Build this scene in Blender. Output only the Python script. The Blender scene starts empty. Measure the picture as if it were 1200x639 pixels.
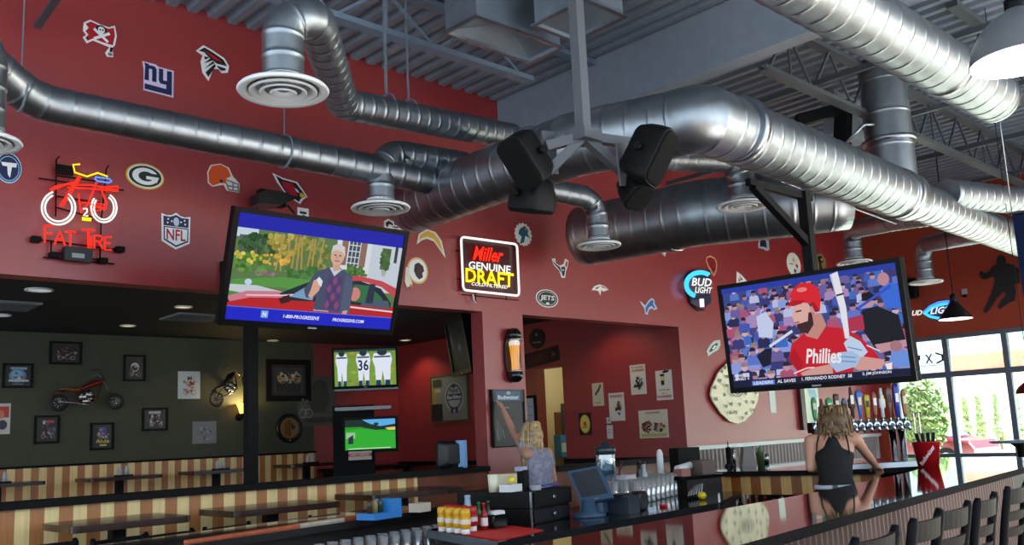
import bpy, bmesh, math, random
from math import sin, cos, pi, radians, atan2, hypot
from mathutils import Vector, Matrix
random.seed(7)
V = Vector
SC = bpy.context.scene
COL = SC.collection

# ------------------------------------------------------------------ camera model (1200 x 639 frame)
FPX, CX, CY = 1068.64, 600.0, 344.1
YAW, PIT, ROL = radians(46.2944), radians(8.8079), radians(-2.6660)
EYE = V((0, 0, 1.5))
_F = V((cos(PIT)*cos(YAW), cos(PIT)*sin(YAW), sin(PIT)))
_r = V((sin(YAW), -cos(YAW), 0)); _u = _r.cross(_F)
_R = cos(ROL)*_r + sin(ROL)*_u
_U = -sin(ROL)*_r + cos(ROL)*_u
def ray(x, y): return _F + (x-CX)/FPX*_R - (y-CY)/FPX*_U
def onY(x, y, Y=7.0): d = ray(x, y); return EYE + d*(Y/d.y)
def onX(x, y, X=15.0): d = ray(x, y); return EYE + d*(X/d.x)
def onZ(x, y, Z): d = ray(x, y); return EYE + d*((Z-1.5)/d.z)
def onD(x, y, D): return EYE + ray(x, y)*D

# ------------------------------------------------------------------ materials
def lin(c):
    o = []
    for v in c[:3]:
        v = v/255.0
        o.append(v/12.92 if v <= .04045 else ((v+.055)/1.055)**2.4)
    return (o[0], o[1], o[2], 1)
_MC = {}
def mat(col, rough=.5, metal=0, emit=0, noise=0, nscale=8, bump=0, bscale=40, key='', coat=0, spec=.5):
    k = (tuple(col), rough, metal, emit, noise, nscale, bump, bscale, key, coat, spec)
    if k in _MC: return _MC[k]
    m = bpy.data.materials.new('surface'); m.use_nodes = True
    nt = m.node_tree; b = nt.nodes['Principled BSDF']
    b.inputs['Base Color'].default_value = lin(col)
    b.inputs['Roughness'].default_value = rough
    b.inputs['Metallic'].default_value = metal; b.inputs['Specular IOR Level'].default_value = spec
    if coat: b.inputs['Coat Weight'].default_value = coat; b.inputs['Coat Roughness'].default_value = .05
    if emit:
        b.inputs['Base Color'].default_value = (.01, .01, .01, 1); b.inputs['Specular IOR Level'].default_value = .05
        b.inputs['Emission Color'].default_value = lin(col)
        b.inputs['Emission Strength'].default_value = emit
    if noise or bump:
        tc = nt.nodes.new('ShaderNodeTexCoord')
    if noise:
        n = nt.nodes.new('ShaderNodeTexNoise'); n.inputs['Scale'].default_value = nscale; n.inputs['Detail'].default_value = 6
        r = nt.nodes.new('ShaderNodeValToRGB')
        c = lin(col)
        r.color_ramp.elements[0].position = .3; r.color_ramp.elements[1].position = .7
        r.color_ramp.elements[0].color = tuple(x*(1-noise) for x in c[:3])+(1,)
        r.color_ramp.elements[1].color = tuple(min(1, x*(1+noise)) for x in c[:3])+(1,)
        nt.links.new(tc.outputs['Object'], n.inputs['Vector']); nt.links.new(n.outputs['Fac'], r.inputs['Fac'])
        nt.links.new(r.outputs['Color'], b.inputs['Base Color'])
    if bump:
        n2 = nt.nodes.new('ShaderNodeTexNoise'); n2.inputs['Scale'].default_value = bscale
        bp = nt.nodes.new('ShaderNodeBump'); bp.inputs['Strength'].default_value = bump; bp.inputs['Distance'].default_value = .01
        nt.links.new(tc.outputs['Object'], n2.inputs['Vector']); nt.links.new(n2.outputs['Fac'], bp.inputs['Height'])
        nt.links.new(bp.outputs['Normal'], b.inputs['Normal'])
    _MC[k] = m; return m
def stripes(c1, c2, period, axis=0, rough=.35):
    m = bpy.data.materials.new('striped_wood'); m.use_nodes = True
    nt = m.node_tree; b = nt.nodes['Principled BSDF']; b.inputs['Roughness'].default_value = rough
    tc = nt.nodes.new('ShaderNodeTexCoord'); sp = nt.nodes.new('ShaderNodeSeparateXYZ')
    nt.links.new(tc.outputs['Object'], sp.inputs[0])
    d = nt.nodes.new('ShaderNodeMath'); d.operation = 'DIVIDE'; d.inputs[1].default_value = period
    nt.links.new(sp.outputs[axis], d.inputs[0])
    fr = nt.nodes.new('ShaderNodeMath'); fr.operation = 'FRACT'; nt.links.new(d.outputs[0], fr.inputs[0])
    gt = nt.nodes.new('ShaderNodeMath'); gt.operation = 'GREATER_THAN'; gt.inputs[1].default_value = .5; nt.links.new(fr.outputs[0], gt.inputs[0])
    mx = nt.nodes.new('ShaderNodeMix'); mx.data_type = 'RGBA'
    mx.inputs[6].default_value = lin(c1); mx.inputs[7].default_value = lin(c2)
    nt.links.new(gt.outputs[0], mx.inputs[0])
    n = nt.nodes.new('ShaderNodeTexNoise'); n.inputs['Scale'].default_value = 3; n.inputs['Detail'].default_value = 8
    mp = nt.nodes.new('ShaderNodeMapping'); mp.inputs['Scale'].default_value = (14, 14, .8)
    nt.links.new(tc.outputs['Object'], mp.inputs[0]); nt.links.new(mp.outputs[0], n.inputs['Vector'])
    mr = nt.nodes.new('ShaderNodeMapRange'); mr.inputs[3].default_value = .7; mr.inputs[4].default_value = 1.25
    nt.links.new(n.outputs['Fac'], mr.inputs[0])
    mm = nt.nodes.new('ShaderNodeMix'); mm.data_type = 'RGBA'; mm.blend_type = 'MULTIPLY'; mm.inputs[0].default_value = 1
    nt.links.new(mx.outputs[2], mm.inputs[6]); nt.links.new(mr.outputs[0], mm.inputs[7])
    nt.links.new(mm.outputs[2], b.inputs['Base Color'])
    return m
def glassy(col=(235, 245, 245), amt=.86, rough=.03, white_mix=0):
    k = ('glass', tuple(col), amt, rough, white_mix)
    if k in _MC: return _MC[k]
    m = bpy.data.materials.new('clear_glass'); m.use_nodes = True; nt = m.node_tree
    for n in list(nt.nodes):
        if n.type == 'BSDF_PRINCIPLED': nt.nodes.remove(n)
    out = [n for n in nt.nodes if n.type == 'OUTPUT_MATERIAL'][0]
    tr = nt.nodes.new('ShaderNodeBsdfTransparent'); tr.inputs[0].default_value = lin(col)
    gl = nt.nodes.new('ShaderNodeBsdfGlossy'); gl.inputs['Roughness'].default_value = rough
    fz = nt.nodes.new('ShaderNodeLayerWeight'); fz.inputs[0].default_value = .5
    ad = nt.nodes.new('ShaderNodeMath'); ad.operation = 'MULTIPLY_ADD'; ad.inputs[1].default_value = .6; ad.inputs[2].default_value = 1-amt
    nt.links.new(fz.outputs['Fresnel'], ad.inputs[0])
    mx = nt.nodes.new('ShaderNodeMixShader')
    nt.links.new(ad.outputs[0], mx.inputs[0]); nt.links.new(tr.outputs[0], mx.inputs[1]); nt.links.new(gl.outputs[0], mx.inputs[2])
    if white_mix:
        df = nt.nodes.new('ShaderNodeBsdfDiffuse'); df.inputs[0].default_value = (.85, .9, .92, 1)  # white diffuse share brightens clear glass in place of sparkle
        m2 = nt.nodes.new('ShaderNodeMixShader'); m2.inputs[0].default_value = white_mix
        nt.links.new(mx.outputs[0], m2.inputs[1]); nt.links.new(df.outputs[0], m2.inputs[2]); nt.links.new(m2.outputs[0], out.inputs[0])
    else: nt.links.new(mx.outputs[0], out.inputs[0])
    _MC[k] = m; return m

# ------------------------------------------------------------------ mesh building
class MB:
    def __init__(s): s.b = bmesh.new(); s.mats = []
    def mi(s, m):
        if m is None: return 0
        if m not in s.mats: s.mats.append(m)
        return s.mats.index(m)
    def face(s, pts, m=None, smooth=False):
        vs = [s.b.verts.new(p) for p in pts]
        f = s.b.faces.new(vs); f.material_index = s.mi(m); f.smooth = smooth; return f
    def box(s, lo, hi, m=None, rot=None, c=None):
        lo, hi = V(lo), V(hi); P = []
        for z in (lo.z, hi.z):
            for x, y in ((lo.x, lo.y), (hi.x, lo.y), (hi.x, hi.y), (lo.x, hi.y)): P.append(V((x, y, z)))
        if rot is not None:
            cc = V(c) if c is not None else (lo+hi)/2
            P = [cc + rot @ (p-cc) for p in P]
        vs = [s.b.verts.new(p) for p in P]
        for q in ((0, 3, 2, 1), (4, 5, 6, 7), (0, 1, 5, 4), (1, 2, 6, 5), (2, 3, 7, 6), (3, 0, 4, 7)):
            f = s.b.faces.new([vs[i] for i in q]); f.material_index = s.mi(m)
        return s
    def obox(s, c, ax, ay, az, m=None):
        "box centred at c with half-axis vectors"
        c, ax, ay, az = V(c), V(ax), V(ay), V(az)
        vs = [s.b.verts.new(c + a*ax + b*ay + d*az) for d in (-1, 1) for a, b in ((-1, -1), (1, -1), (1, 1), (-1, 1))]
        for q in ((0, 3, 2, 1), (4, 5, 6, 7), (0, 1, 5, 4), (1, 2, 6, 5), (2, 3, 7, 6), (3, 0, 4, 7)):
            f = s.b.faces.new([vs[i] for i in q]); f.material_index = s.mi(m)
        return s
    def bar(s, p, q, w, h=None, up=(0, 0, 1), m=None):
        "rectangular bar from p to q"
        p, q = V(p), V(q); h = h or w; d = (q-p)
        L = d.length; d = d/L; u = V(up)
        if abs(d.dot(u)) > .95: u = V((1, 0, 0))
        a = d.cross(u).normalized(); b = a.cross(d)
        return s.obox((p+q)/2, d*L/2, a*w/2, b*h/2, m)
    def prism(s, pts, t, m=None, ms=None):
        "polygon pts extruded by vector t"
        pts = [V(p) for p in pts]; t = V(t); n = len(pts)
        a = [s.b.verts.new(p) for p in pts]; b = [s.b.verts.new(p+t) for p in pts]
        nrm = V((0, 0, 0))
        for i in range(n): nrm += pts[i].cross(pts[(i+1) % n])
        flip = nrm.dot(t) > 0
        f = s.b.faces.new(b if flip else b[::-1]); f.material_index = s.mi(m)
        f = s.b.faces.new(a[::-1] if flip else a); f.material_index = s.mi(m)
        for i in range(n):
            j = (i+1) % n
            q = [a[i], a[j], b[j], b[i]]
            f = s.b.faces.new(q if flip else q[::-1]); f.material_index = s.mi(ms or m)
        return s
    def tube(s, pts, r, seg=10, caps=True, m=None, closed=False):
        pts = [V(p) for p in pts]; n = len(pts)
        rs = r if isinstance(r, (list, tuple)) else [r]*n
        T = []
        for i in range(n):
            if closed: t = pts[(i+1) % n]-pts[i-1]
            else: t = pts[min(i+1, n-1)]-pts[max(i-1, 0)]
            T.append(t.normalized() if t.length > 1e-9 else V((0, 0, 1)))
        u = V((0, 0, 1)) if abs(T[0].z) < .9 else V((1, 0, 0))
        a = T[0].cross(u).normalized(); rings = []
        for i in range(n):
            a = (a - T[i]*a.dot(T[i])).normalized(); b = T[i].cross(a)
            rings.append([s.b.verts.new(pts[i] + rs[i]*(cos(2*pi*k/seg)*a + sin(2*pi*k/seg)*b)) for k in range(seg)])
        M = s.mi(m)
        for i in range(n if closed else n-1):
            A, B = rings[i], rings[(i+1) % n]
            for k in range(seg):
                f = s.b.faces.new((A[k], A[(k+1) % seg], B[(k+1) % seg], B[k])); f.smooth = True; f.material_index = M
        if caps and not closed:
            f = s.b.faces.new(rings[0][::-1]); f.material_index = M
            f = s.b.faces.new(rings[-1]); f.material_index = M
        return s
    def lathe(s, prof, o=(0, 0, 0), seg=16, m=None, ax=None, caps=True):
        "profile [(r,z)] turned about z (or along matrix ax)"
        o = V(o); ax = ax or Matrix.Identity(3); rings = []; M = s.mi(m)
        for r, z in prof:
            rings.append([s.b.verts.new(o + ax @ V((max(r, 1e-4)*cos(2*pi*k/seg), max(r, 1e-4)*sin(2*pi*k/seg), z))) for k in range(seg)])
        for A, B in zip(rings, rings[1:]):
            for k in range(seg):
                f = s.b.faces.new((A[k], A[(k+1) % seg], B[(k+1) % seg], B[k])); f.smooth = True; f.material_index = M
        if caps:
            f = s.b.faces.new(rings[0][::-1]); f.material_index = M
            f = s.b.faces.new(rings[-1]); f.material_index = M
        return s
    def ball(s, c, r, m=None, sub=2, sc=(1, 1, 1)):
        mtx = Matrix.Translation(V(c)) @ Matrix.Diagonal(V((r*sc[0], r*sc[1], r*sc[2], 1)))
        g = bmesh.ops.create_icosphere(s.b, subdivisions=sub, radius=1, matrix=mtx); M = s.mi(m)
        fs = set()
        for v in g['verts']:
            for f in v.link_faces: fs.add(f)
        for f in fs: f.smooth = True; f.material_index = M
        return s
    def loft(s, secs, m=None, smooth=True):
        "list of equal-length point loops"
        rings = [[s.b.verts.new(p) for p in L] for L in secs]; n = len(rings[0]); M = s.mi(m)
        for A, B in zip(rings, rings[1:]):
            for k in range(n):
                f = s.b.faces.new((A[k], A[(k+1) % n], B[(k+1) % n], B[k])); f.smooth = smooth; f.material_index = M
        f = s.b.faces.new(rings[0][::-1]); f.material_index = M
        f = s.b.faces.new(rings[-1]); f.material_index = M
        return s

def origin(o):
    p = V((0, 0, 0))
    while o is not None: p = p + o.location; o = o.parent
    return p
def obj(name, mb, m=None, parent=None, local=False, fix=True):
    "link one mesh object; vertices are given in world coordinates unless local"
    b = mb.b
    if fix: bmesh.ops.recalc_face_normals(b, faces=b.faces[:])
    if parent is not None and not local: bmesh.ops.translate(b, verts=b.verts[:], vec=-origin(parent))
    me = bpy.data.meshes.new(name); b.to_mesh(me); b.free()
    for q in (mb.mats if mb.mats else [m]): me.materials.append(q)
    o = bpy.data.objects.new(name, me); COL.objects.link(o)
    if parent is not None: o.parent = parent
    return o
def tag(o, label, cat, group=None):
    o['label'] = label; o['category'] = cat
    if group: o['group'] = group
    return o
def thing(name, label, cat, loc=(0, 0, 0), group=None, rz=0):
    o = bpy.data.objects.new(name, None); COL.objects.link(o)
    o.location = loc; o.rotation_euler = (0, 0, rz); o.empty_display_size = .1
    return tag(o, label, cat, group)
def struct(name, mb, m=None):
    o = obj(name, mb, m); o['kind'] = 'structure'; return o
def centre(o):
    "move a mesh object's origin to its base centre (vertices were built in world coordinates)"
    me = o.data; lo = V((1e9,)*3); hi = -lo
    for v in me.vertices:
        for i in range(3): lo[i] = min(lo[i], v.co[i]); hi[i] = max(hi[i], v.co[i])
    c = V(((lo.x+hi.x)/2, (lo.y+hi.y)/2, lo.z))
    me.transform(Matrix.Translation(-c)); o.location = c; return o
def solo(name, mb, m, label, cat, group=None):
    return tag(centre(obj(name, mb, m)), label, cat, group)
def dup(root, loc=None, rz=None, label=None, group=None):
    r = root.copy(); COL.objects.link(r)
    if loc is not None: r.location = loc
    if rz is not None: r.rotation_euler = (0, 0, rz)
    if label: r['label'] = label
    if group: r['group'] = group
    for ch in list(root.children):
        c = ch.copy(); COL.objects.link(c); c.parent = r
        for g in ch.children:
            d = g.copy(); COL.objects.link(d); d.parent = c
    return r

# ------------------------------------------------------------------ flat drawings (posters, screens, emblems)
def text_polys(s, shear=0, ext=0):
    cu = bpy.data.curves.new('lettering', 'FONT'); cu.body = s; cu.resolution_u = 2; cu.shear = shear; cu.offset = .022; cu.align_x = 'CENTER'
    o = bpy.data.objects.new('lettering', cu); COL.objects.link(o)
    me = bpy.data.meshes.new_from_object(o)
    vs = [v.co.copy() for v in me.vertices]; fs = [tuple(p.vertices) for p in me.polygons]
    bpy.data.objects.remove(o); bpy.data.meshes.remove(me); bpy.data.curves.remove(cu)
    return vs, fs
def ell(cx, cy, rx, ry, n=20, a0=0, a1=360):
    k = n if a1-a0 >= 360 else n+1
    return [(cx+rx*cos(radians(a0+(a1-a0)*i/n)), cy-ry*sin(radians(a0+(a1-a0)*i/n))) for i in range(k)]
def clip01(pl):
    for ax, lim, sg in ((0, 0, 1), (0, 1, -1), (1, 0, 1), (1, 1, -1)):
        out = []
        for i in range(len(pl)):
            a, c = pl[i-1], pl[i]; da, dc = (a[ax]-lim)*sg, (c[ax]-lim)*sg
            if (da >= 0) != (dc >= 0):
                t = da/(da-dc); out.append((a[0]+(c[0]-a[0])*t, a[1]+(c[1]-a[1])*t))
            if dc >= 0: out.append(c)
        pl = out
        if len(pl) < 3: return None
    return pl
def drawing(mb, o, ex, ey, W, H, shapes, emit=0, rough=.4, base=None, th=.004, step=.0008, clip=False):
    "shapes in image coordinates u,v (0..1, v down); o is the centre; returns mb"
    ex, ey = V(ex).normalized(), V(ey).normalized(); n = ex.cross(ey).normalized(); o = V(o)
    def P(u, v, off): return o + ex*((u-.5)*W) - ey*((v-.5)*H) + n*off
    lay = th
    if base is not None:
        col, pts = base
        if pts is None: pts = [(0, 0), (1, 0), (1, 1), (0, 1)]
        mb.prism([P(u, v, 0) for u, v in pts], n*th, mat(col, rough, emit=emit))
    for sh in shapes:
        lay += step; k = sh[0]; m = mat(sh[1], rough, emit=emit)
        if k == 'p': polys = [sh[2]]
        elif k == 'r': x0, y0, x1, y1 = sh[2:6]; polys = [[(x0, y0), (x1, y0), (x1, y1), (x0, y1)]]
        elif k == 'e': polys = [ell(*sh[2:6])]
        elif k == 'a':   # arc band cx,cy,rx,ry,w,a0,a1
            cx, cy, rx, ry, w, a0, a1 = sh[2:9]
            A = ell(cx, cy, rx, ry, 18, a0, a1); B = ell(cx, cy, rx-w, ry-w*ry/rx, 18, a0, a1)
            if a1-a0 >= 360: A.append(A[0]); B.append(B[0])
            polys = [[A[i], A[i+1], B[i+1], B[i]] for i in range(18)]
        elif k == 'l':
            w = sh[2]/2; pts = sh[3]; polys = []
            for (x0, y0), (x1, y1) in zip(pts, pts[1:]):
                dx, dy = (x1-x0)*W, (y1-y0)*H; L = hypot(dx, dy) or 1; nx, ny = -dy/L*w, dx/L*w
                ee = w/L*.5; x0b, y0b, x1b, y1b = x0-(x1-x0)*ee, y0-(y1-y0)*ee, x1+(x1-x0)*ee, y1+(y1-y0)*ee
                polys.append([(x0b+nx/W, y0b+ny/H), (x1b+nx/W, y1b+ny/H), (x1b-nx/W, y1b-ny/H), (x0b-nx/W, y0b-ny/H)])
        elif k == 't':   # text, cu, cv(centre), height frac of H, width frac of W or None, shear, rot deg
            s, cu, cv, h = sh[2:6]; w = sh[6] if len(sh) > 6 else None; shear = sh[7] if len(sh) > 7 else 0; rot = radians(sh[8]) if len(sh) > 8 else 0
            vs, fs = text_polys(s, shear)
            if not vs: continue
            x0 = min(v.x for v in vs); x1 = max(v.x for v in vs); y0 = min(v.y for v in vs); y1 = max(v.y for v in vs)
            sy = h*H/(y1-y0); sx = sy if w is None else w*W/(x1-x0)
            Q = []
            for v in vs:
                a, b = (v.x-(x0+x1)/2)*sx, (v.y-(y0+y1)/2)*sy
                a, b = a*cos(rot)-b*sin(rot), a*sin(rot)+b*cos(rot)
                Q.append(P(cu+a/W, cv-b/H, lay))
            bv = [mb.b.verts.new(q) for q in Q]; M = mb.mi(m)
            for f in fs:
                try: g = mb.b.faces.new([bv[i] for i in f]); g.material_index = M
                except ValueError: pass
            continue
        M = mb.mi(m)
        for pl in polys:
            if clip: pl = clip01(pl)
            if not pl: continue
            q = [mb.b.verts.new(P(u, v, lay)) for u, v in pl]
            try: f = mb.b.faces.new(q); f.material_index = M
            except ValueError: pass
    # make all faces look along n where flat
    return mb
EXW, EZ = V((1, 0, 0)), V((0, 0, 1))        # wall facing -Y
EYX = V((0, -1, 0))                          # wall facing -X : right = -Y
# ================================================================== SETTING
RED = mat((148, 40, 42), .36, noise=.05, nscale=2.5, bump=.05, bscale=60, spec=1.0)
ORANGE = mat((150, 52, 22), .6, noise=.05, nscale=2)
OLIVE = mat((72, 76, 60), .7, noise=.06)
BLACK = mat((7, 7, 8), .6, spec=.2)
BLACKG = mat((14, 14, 15), .12)
DARKCEIL = mat((26, 25, 25), .8)
DECK = mat((124, 136, 148), .5, .1, noise=.12, nscale=5)
STEEL = mat((120, 132, 142), .5, .3, noise=.1)
DARKSTEEL = mat((78, 84, 90), .5, .2)
GALV = mat((154, 160, 166), .4, 1, noise=.14, nscale=7, bump=.05, bscale=18)
GALVF = mat((172, 182, 190), .45, 1, noise=.12, nscale=4)
CHROME = mat((200, 206, 212), .1, 1)
BRUSH = mat((160, 166, 172), .3, 1)
WHITE = mat((228, 230, 230), .45)
CREAM = mat((226, 208, 160), .5)
WOODBR = mat((112, 54, 28), .4, noise=.25, nscale=6)
GRANITE = mat((22, 20, 21), .04, noise=.5, nscale=120, coat=.6)
GRANEDGE = mat((26, 25, 27), .8, noise=.7, nscale=90, spec=.06)
DWOOD = mat((52, 30, 24), .22, noise=.3, nscale=9)
STRIPE = stripes((252, 222, 156), (190, 124, 72), .19)
STRIPE2 = stripes((222, 178, 106), (150, 88, 40), .19, axis=1)
def corrug(mb, p0, d, L, z0, z1, nrm, pitch, depth, m, up=None):
    "vertical corrugated sheet from p0 along d"
    d = V(d).normalized(); nrm = V(nrm).normalized(); n = int(L/pitch*4); A = []; B = []
    for i in range(n+1):
        s = L*i/n; o = depth*(0, 1, 1, 0)[i % 4]
        q = V(p0)+d*s+nrm*o
        A.append(mb.b.verts.new((q.x, q.y, z0))); B.append(mb.b.verts.new((q.x, q.y, z1)))
    M = mb.mi(m)
    for i in range(n):
        f = mb.b.faces.new((A[i], A[i+1], B[i+1], B[i])); f.material_index = M
YW, XS, YB, XW = 7.0, 9.63, 13.09, 15.0
HDR, ZC2, ZD = 2.78, 3.14, 5.14
XL, YN = -2.5, -2.5

b = MB(); b.box((XL, YN, -.1), (XW+.2, YB+.2, 0)); struct('floor', b, mat((92, 82, 74), .4, noise=.15, nscale=3))
# red wall: header above the opening, full height right of the opening
b = MB(); b.box((XL, YW, HDR), (XS, YW+.18, ZD+.15)); b.box((XS, YW, 0), (XW, YW+.18, ZD+.15)); struct('wall_back', b, RED)
b = MB(); b.prism([(6.25, YW, 0), (6.83, YW, 0), (6.83, YW+.18, 0), (6.25, YW+.18, 0)], (0, 0, HDR)); o = struct('pillar', b, RED)
# half wall carrying the dining platform
b = MB(); b.box((XL, YW+.02, 0), (5.36, YW+.16, 1.15)); struct('wall_half', b, STRIPE)
b = MB(); b.box((5.36, YW+.02, 0), (6.25, YW+.16, 1.15)); struct('wall_half_wood', b, WOODBR)
b = MB(); b.box((XL, YW-.03, 1.15), (6.25, YW+.21, 1.2)); struct('trim_1', b, BLACK)
b = MB(); b.box((6.83, YW+.02, 0), (XS, YW+.16, 1.08)); struct('wall_low', b, WOODBR)
b = MB(); b.box((6.83, YW-.02, 1.08), (XS, YW+.2, 1.14)); struct('trim_2', b, BLACK)
# dining alcove
b = MB(); b.box((XL, YB, 0), (7.93, YB+.18, ZC2+.1)); struct('wall_alcove', b, OLIVE)
b = MB(); b.box((7.93, YB, 0), (XS+.18, YB+.18, ZC2+.1)); struct('wall_corner', b, RED)
DY0, DY1, DZ = 9.1, 9.64, 2.45
b = MB()
b.box((XS, YW+.18, 0), (XS+.18, DY0, ZC2+.1)); b.box((XS, DY1, 0), (XS+.18, YB, ZC2+.1)); b.box((XS, DY0, DZ), (XS+.18, DY1, ZC2+.1))
struct('wall_side', b, RED)
b = MB(); b.box((XL, YW+.18, ZC2), (XS, YB, ZC2+.12)); struct('ceiling_alcove', b, DARKCEIL)
b = MB(); b.box((XL, YB-.05, .4), (7.93, YB, 1.36)); struct('wainscot', b, STRIPE)
b = MB(); b.box((XL, YB-.06, 1.36), (7.93, YB, 1.39)); struct('trim_3', b, BLACK)
b = MB(); b.box((XS-.03, YW+.2, 0), (XS, DY0, 1.06)); b.box((XS-.03, DY1, 0), (XS, YB, 1.06)); struct('trim_4', b, WOODBR)
b = MB(); b.box((XS-.05, YW+.2, 1.06), (XS, DY0, 1.13)); b.box((XS-.05, DY1, 1.06), (XS, YB, 1.13)); struct('trim_5', b, BLACK)
b = MB(); b.box((XL, YW+.3, 0), (XS-.05, YB-.05, .4)); struct('floor_platform', b, mat((40, 34, 32), .4))
# corridor behind the doorway
CR = mat((200, 188, 142), .6)
b = MB(); b.box((XS+.18, DY0-.5, 0), (12.2, DY0-.4, 2.7)); b.box((XS+.18, 10.6, 0), (12.2, 10.7, 2.7)); b.box((12.1, DY0-.4, 0), (12.2, 10.6, 2.7)); b.box((XS+.18, DY0-.5, 2.7), (12.2, 10.7, 2.8))
struct('wall_corridor', b, CR)
# window wall
WZ0, WZM, WZ1 = .86, 2.13, 2.76
b = MB(); b.box((XW, YN, WZ1), (XW+.2, YW, ZD+.15)); b.box((XW, 6.72, 0), (XW+.2, YW, WZ1)); struct('wall_right', b, ORANGE)
b = MB(); b.box((XW, YN, 0), (XW+.2, 6.72, .1)); struct('baseboard_right', b, DARKSTEEL)
MULL = mat((88, 100, 112), .4, .4)
ys = [6.72-.065]; 
for y in (5.79, 4.905): ys.append(y)
while ys[-1] > YN: ys.append(ys[-1]-.9)
for i in range(len(ys)-1):
    y1, y0 = ys[i], ys[i+1]
    b = MB()
    b.box((XW+.02, y1-.04, .1), (XW+.12, y1+.04, WZ1)); 
    for z, h in ((.12, .04), (WZ0, .03), (WZM, .045), (WZ1-.035, .035)): b.box((XW+.03, y0+.04, z-h), (XW+.11, y1-.04, z+h))
    fr = struct('window_%d' % (i+1), b, MULL)
    b = MB(); b.box((XW+.06, y0+.04, .16), (XW+.068, y1-.04, WZ1-.07))
    obj('window_pane', b, glassy((240, 250, 250), .96), fr)
# roof deck with flutes running away from the red wall
b = MB(); x = XL; prof = []
while x < XW+.2:
    prof += [(x, ZD), (x+.075, ZD), (x+.095, ZD+.05), (x+.16, ZD+.05), (x+.18, ZD)]; x += .18
M = b.mi(DECK); A = [b.b.verts.new((px, YN, pz)) for px, pz in prof]; B2 = [b.b.verts.new((px, YW+.02, pz)) for px, pz in prof]
for i in range(len(prof)-1):
    f = b.b.faces.new((A[i], A[i+1], B2[i+1], B2[i])); f.material_index = M
b.box((XL, YN, ZD+.1), (XW+.2, YW+.18, ZD+.2), DARKSTEEL)
struct('ceiling', b)
# deep grey roof beam
b = MB(); b.box((6.6, YN, 4.6), (6.78, YW, ZD+.01)); struct('beam_1', b, mat((136, 146, 158), .6, noise=.06))
# wainscot of ribbed sheet on the back wall by the taps
b = MB(); corrug(b, (XS+.03, YW-.002, 0), (1, 0, 0), XW-XS-.05, 0, 1.2, (0, -1, 0), .09, .02, mat((104, 92, 90), .35, .5))
struct('wainscot_ribbed', b)
b = MB(); b.box((XS, YW-.035, 1.2), (XW, YW, 1.25)); struct('trim_6', b, mat((176, 184, 184), .4, .3))
# steel post carrying the header
b = MB(); b.box((3.64, 7.03, 1.2), (3.73, 7.12, HDR)); struct('column', b, mat((6, 6, 8), .6, spec=.15))
# roof joists
def joist(y, z, x0, x1, xt, col, ph=.5):
    root = thing('roof_joist', '', 'roof joist', (x0, y, z)); root['kind'] = 'structure'
    b = MB()
    for dy in (-.04, .02): b.box((x0, y+dy, z-.025), (x1, y+dy+.02, z+.025)); 
    b.box((x0, y-.055, z-.03), (x1, y+.055, z-.022)); obj('bottom_chord', b, col, root)
    b = MB(); b.box((x0-.2, y-.05, ZD-.06), (xt, y+.05, ZD-.01)); obj('top_chord', b, col, root)
    b = MB(); x = x0+.1; k = 0; zt = ZD-.05
    while x+ph < x1+.3:
        b.bar((x, y, z), (x+ph/2, y, zt), .022, m=col); b.bar((x+ph/2, y, zt), (x+ph, y, z), .022, m=col)
        if k % 2 == 0: b.bar((x+ph/2, y, zt), (x+ph/2, y, z), .018, m=col)
        x += ph; k += 1
    obj('web', b, col, root)
    del root['category']; del root['label']
    return root
JB = mat((120, 138, 156), .5, .2)
joist(5.6, 4.72, XL, 5.72, 6.6, JB, 1.0)
joist(3.95, 4.6, 6.95, XW-.1, XW, DARKSTEEL, .8)
joist(2.75, 4.62, 8.4, XW-.1, XW, DARKSTEEL, .8)
joist(1.2, 4.62, 6.95, XW-.1, XW, DARKSTEEL, .8)
b = MB()
for x in (7.9, 9.6, 11.4, 13.2): b.box((x, YN, 4.66), (x+.05, YW, 4.71))
o = struct('beam_2', b, DARKSTEEL)
# ================================================================== DUCTS
def fillet(pts, rad, n=7):
    pts = [V(p) for p in pts]; out = [pts[0]]
    for i in range(1, len(pts)-1):
        p, a, c = pts[i], (pts[i-1]-pts[i]), (pts[i+1]-pts[i])
        la, lc = a.length, c.length; a.normalize(); c.normalize()
        ang = a.angle(c)
        if ang > radians(172): out.append(p); continue
        t = min(rad/math.tan(ang/2), la*.48, lc*.48); 
        A, C = p+a*t, p+c*t
        for k in range(n+1):
            s = k/n; out.append(A*(1-s)**2 + p*2*s*(1-s) + C*s**2)
    out.append(pts[-1]); return out
def ribbed(pts, r, pitch=.16, h=.004):
    "resample a polyline and put a raised seam ring every pitch"
    P = []; R = []
    L = [0]
    for a, c in zip(pts, pts[1:]): L.append(L[-1]+(c-a).length)
    def at(s):
        s = max(0, min(L[-1], s))
        for i in range(len(pts)-1):
            if s <= L[i+1]: 
                t = (s-L[i])/max(1e-9, L[i+1]-L[i]); return pts[i].lerp(pts[i+1], t)
        return pts[-1]
    marks = [(l, r) for l in L]
    s = pitch*.5
    while s < L[-1]-.02:
        marks += [(s-.026, r), (s-.01, r), (s-.004, r+h), (s+.004, r+h), (s+.01, r), (s+.026, r)]; s += pitch
    marks.sort(); last = -1
    for s, rr in marks:
        if s-last < .004: continue
        P.append(at(s)); R.append(rr); last = s
    return P, R
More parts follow.
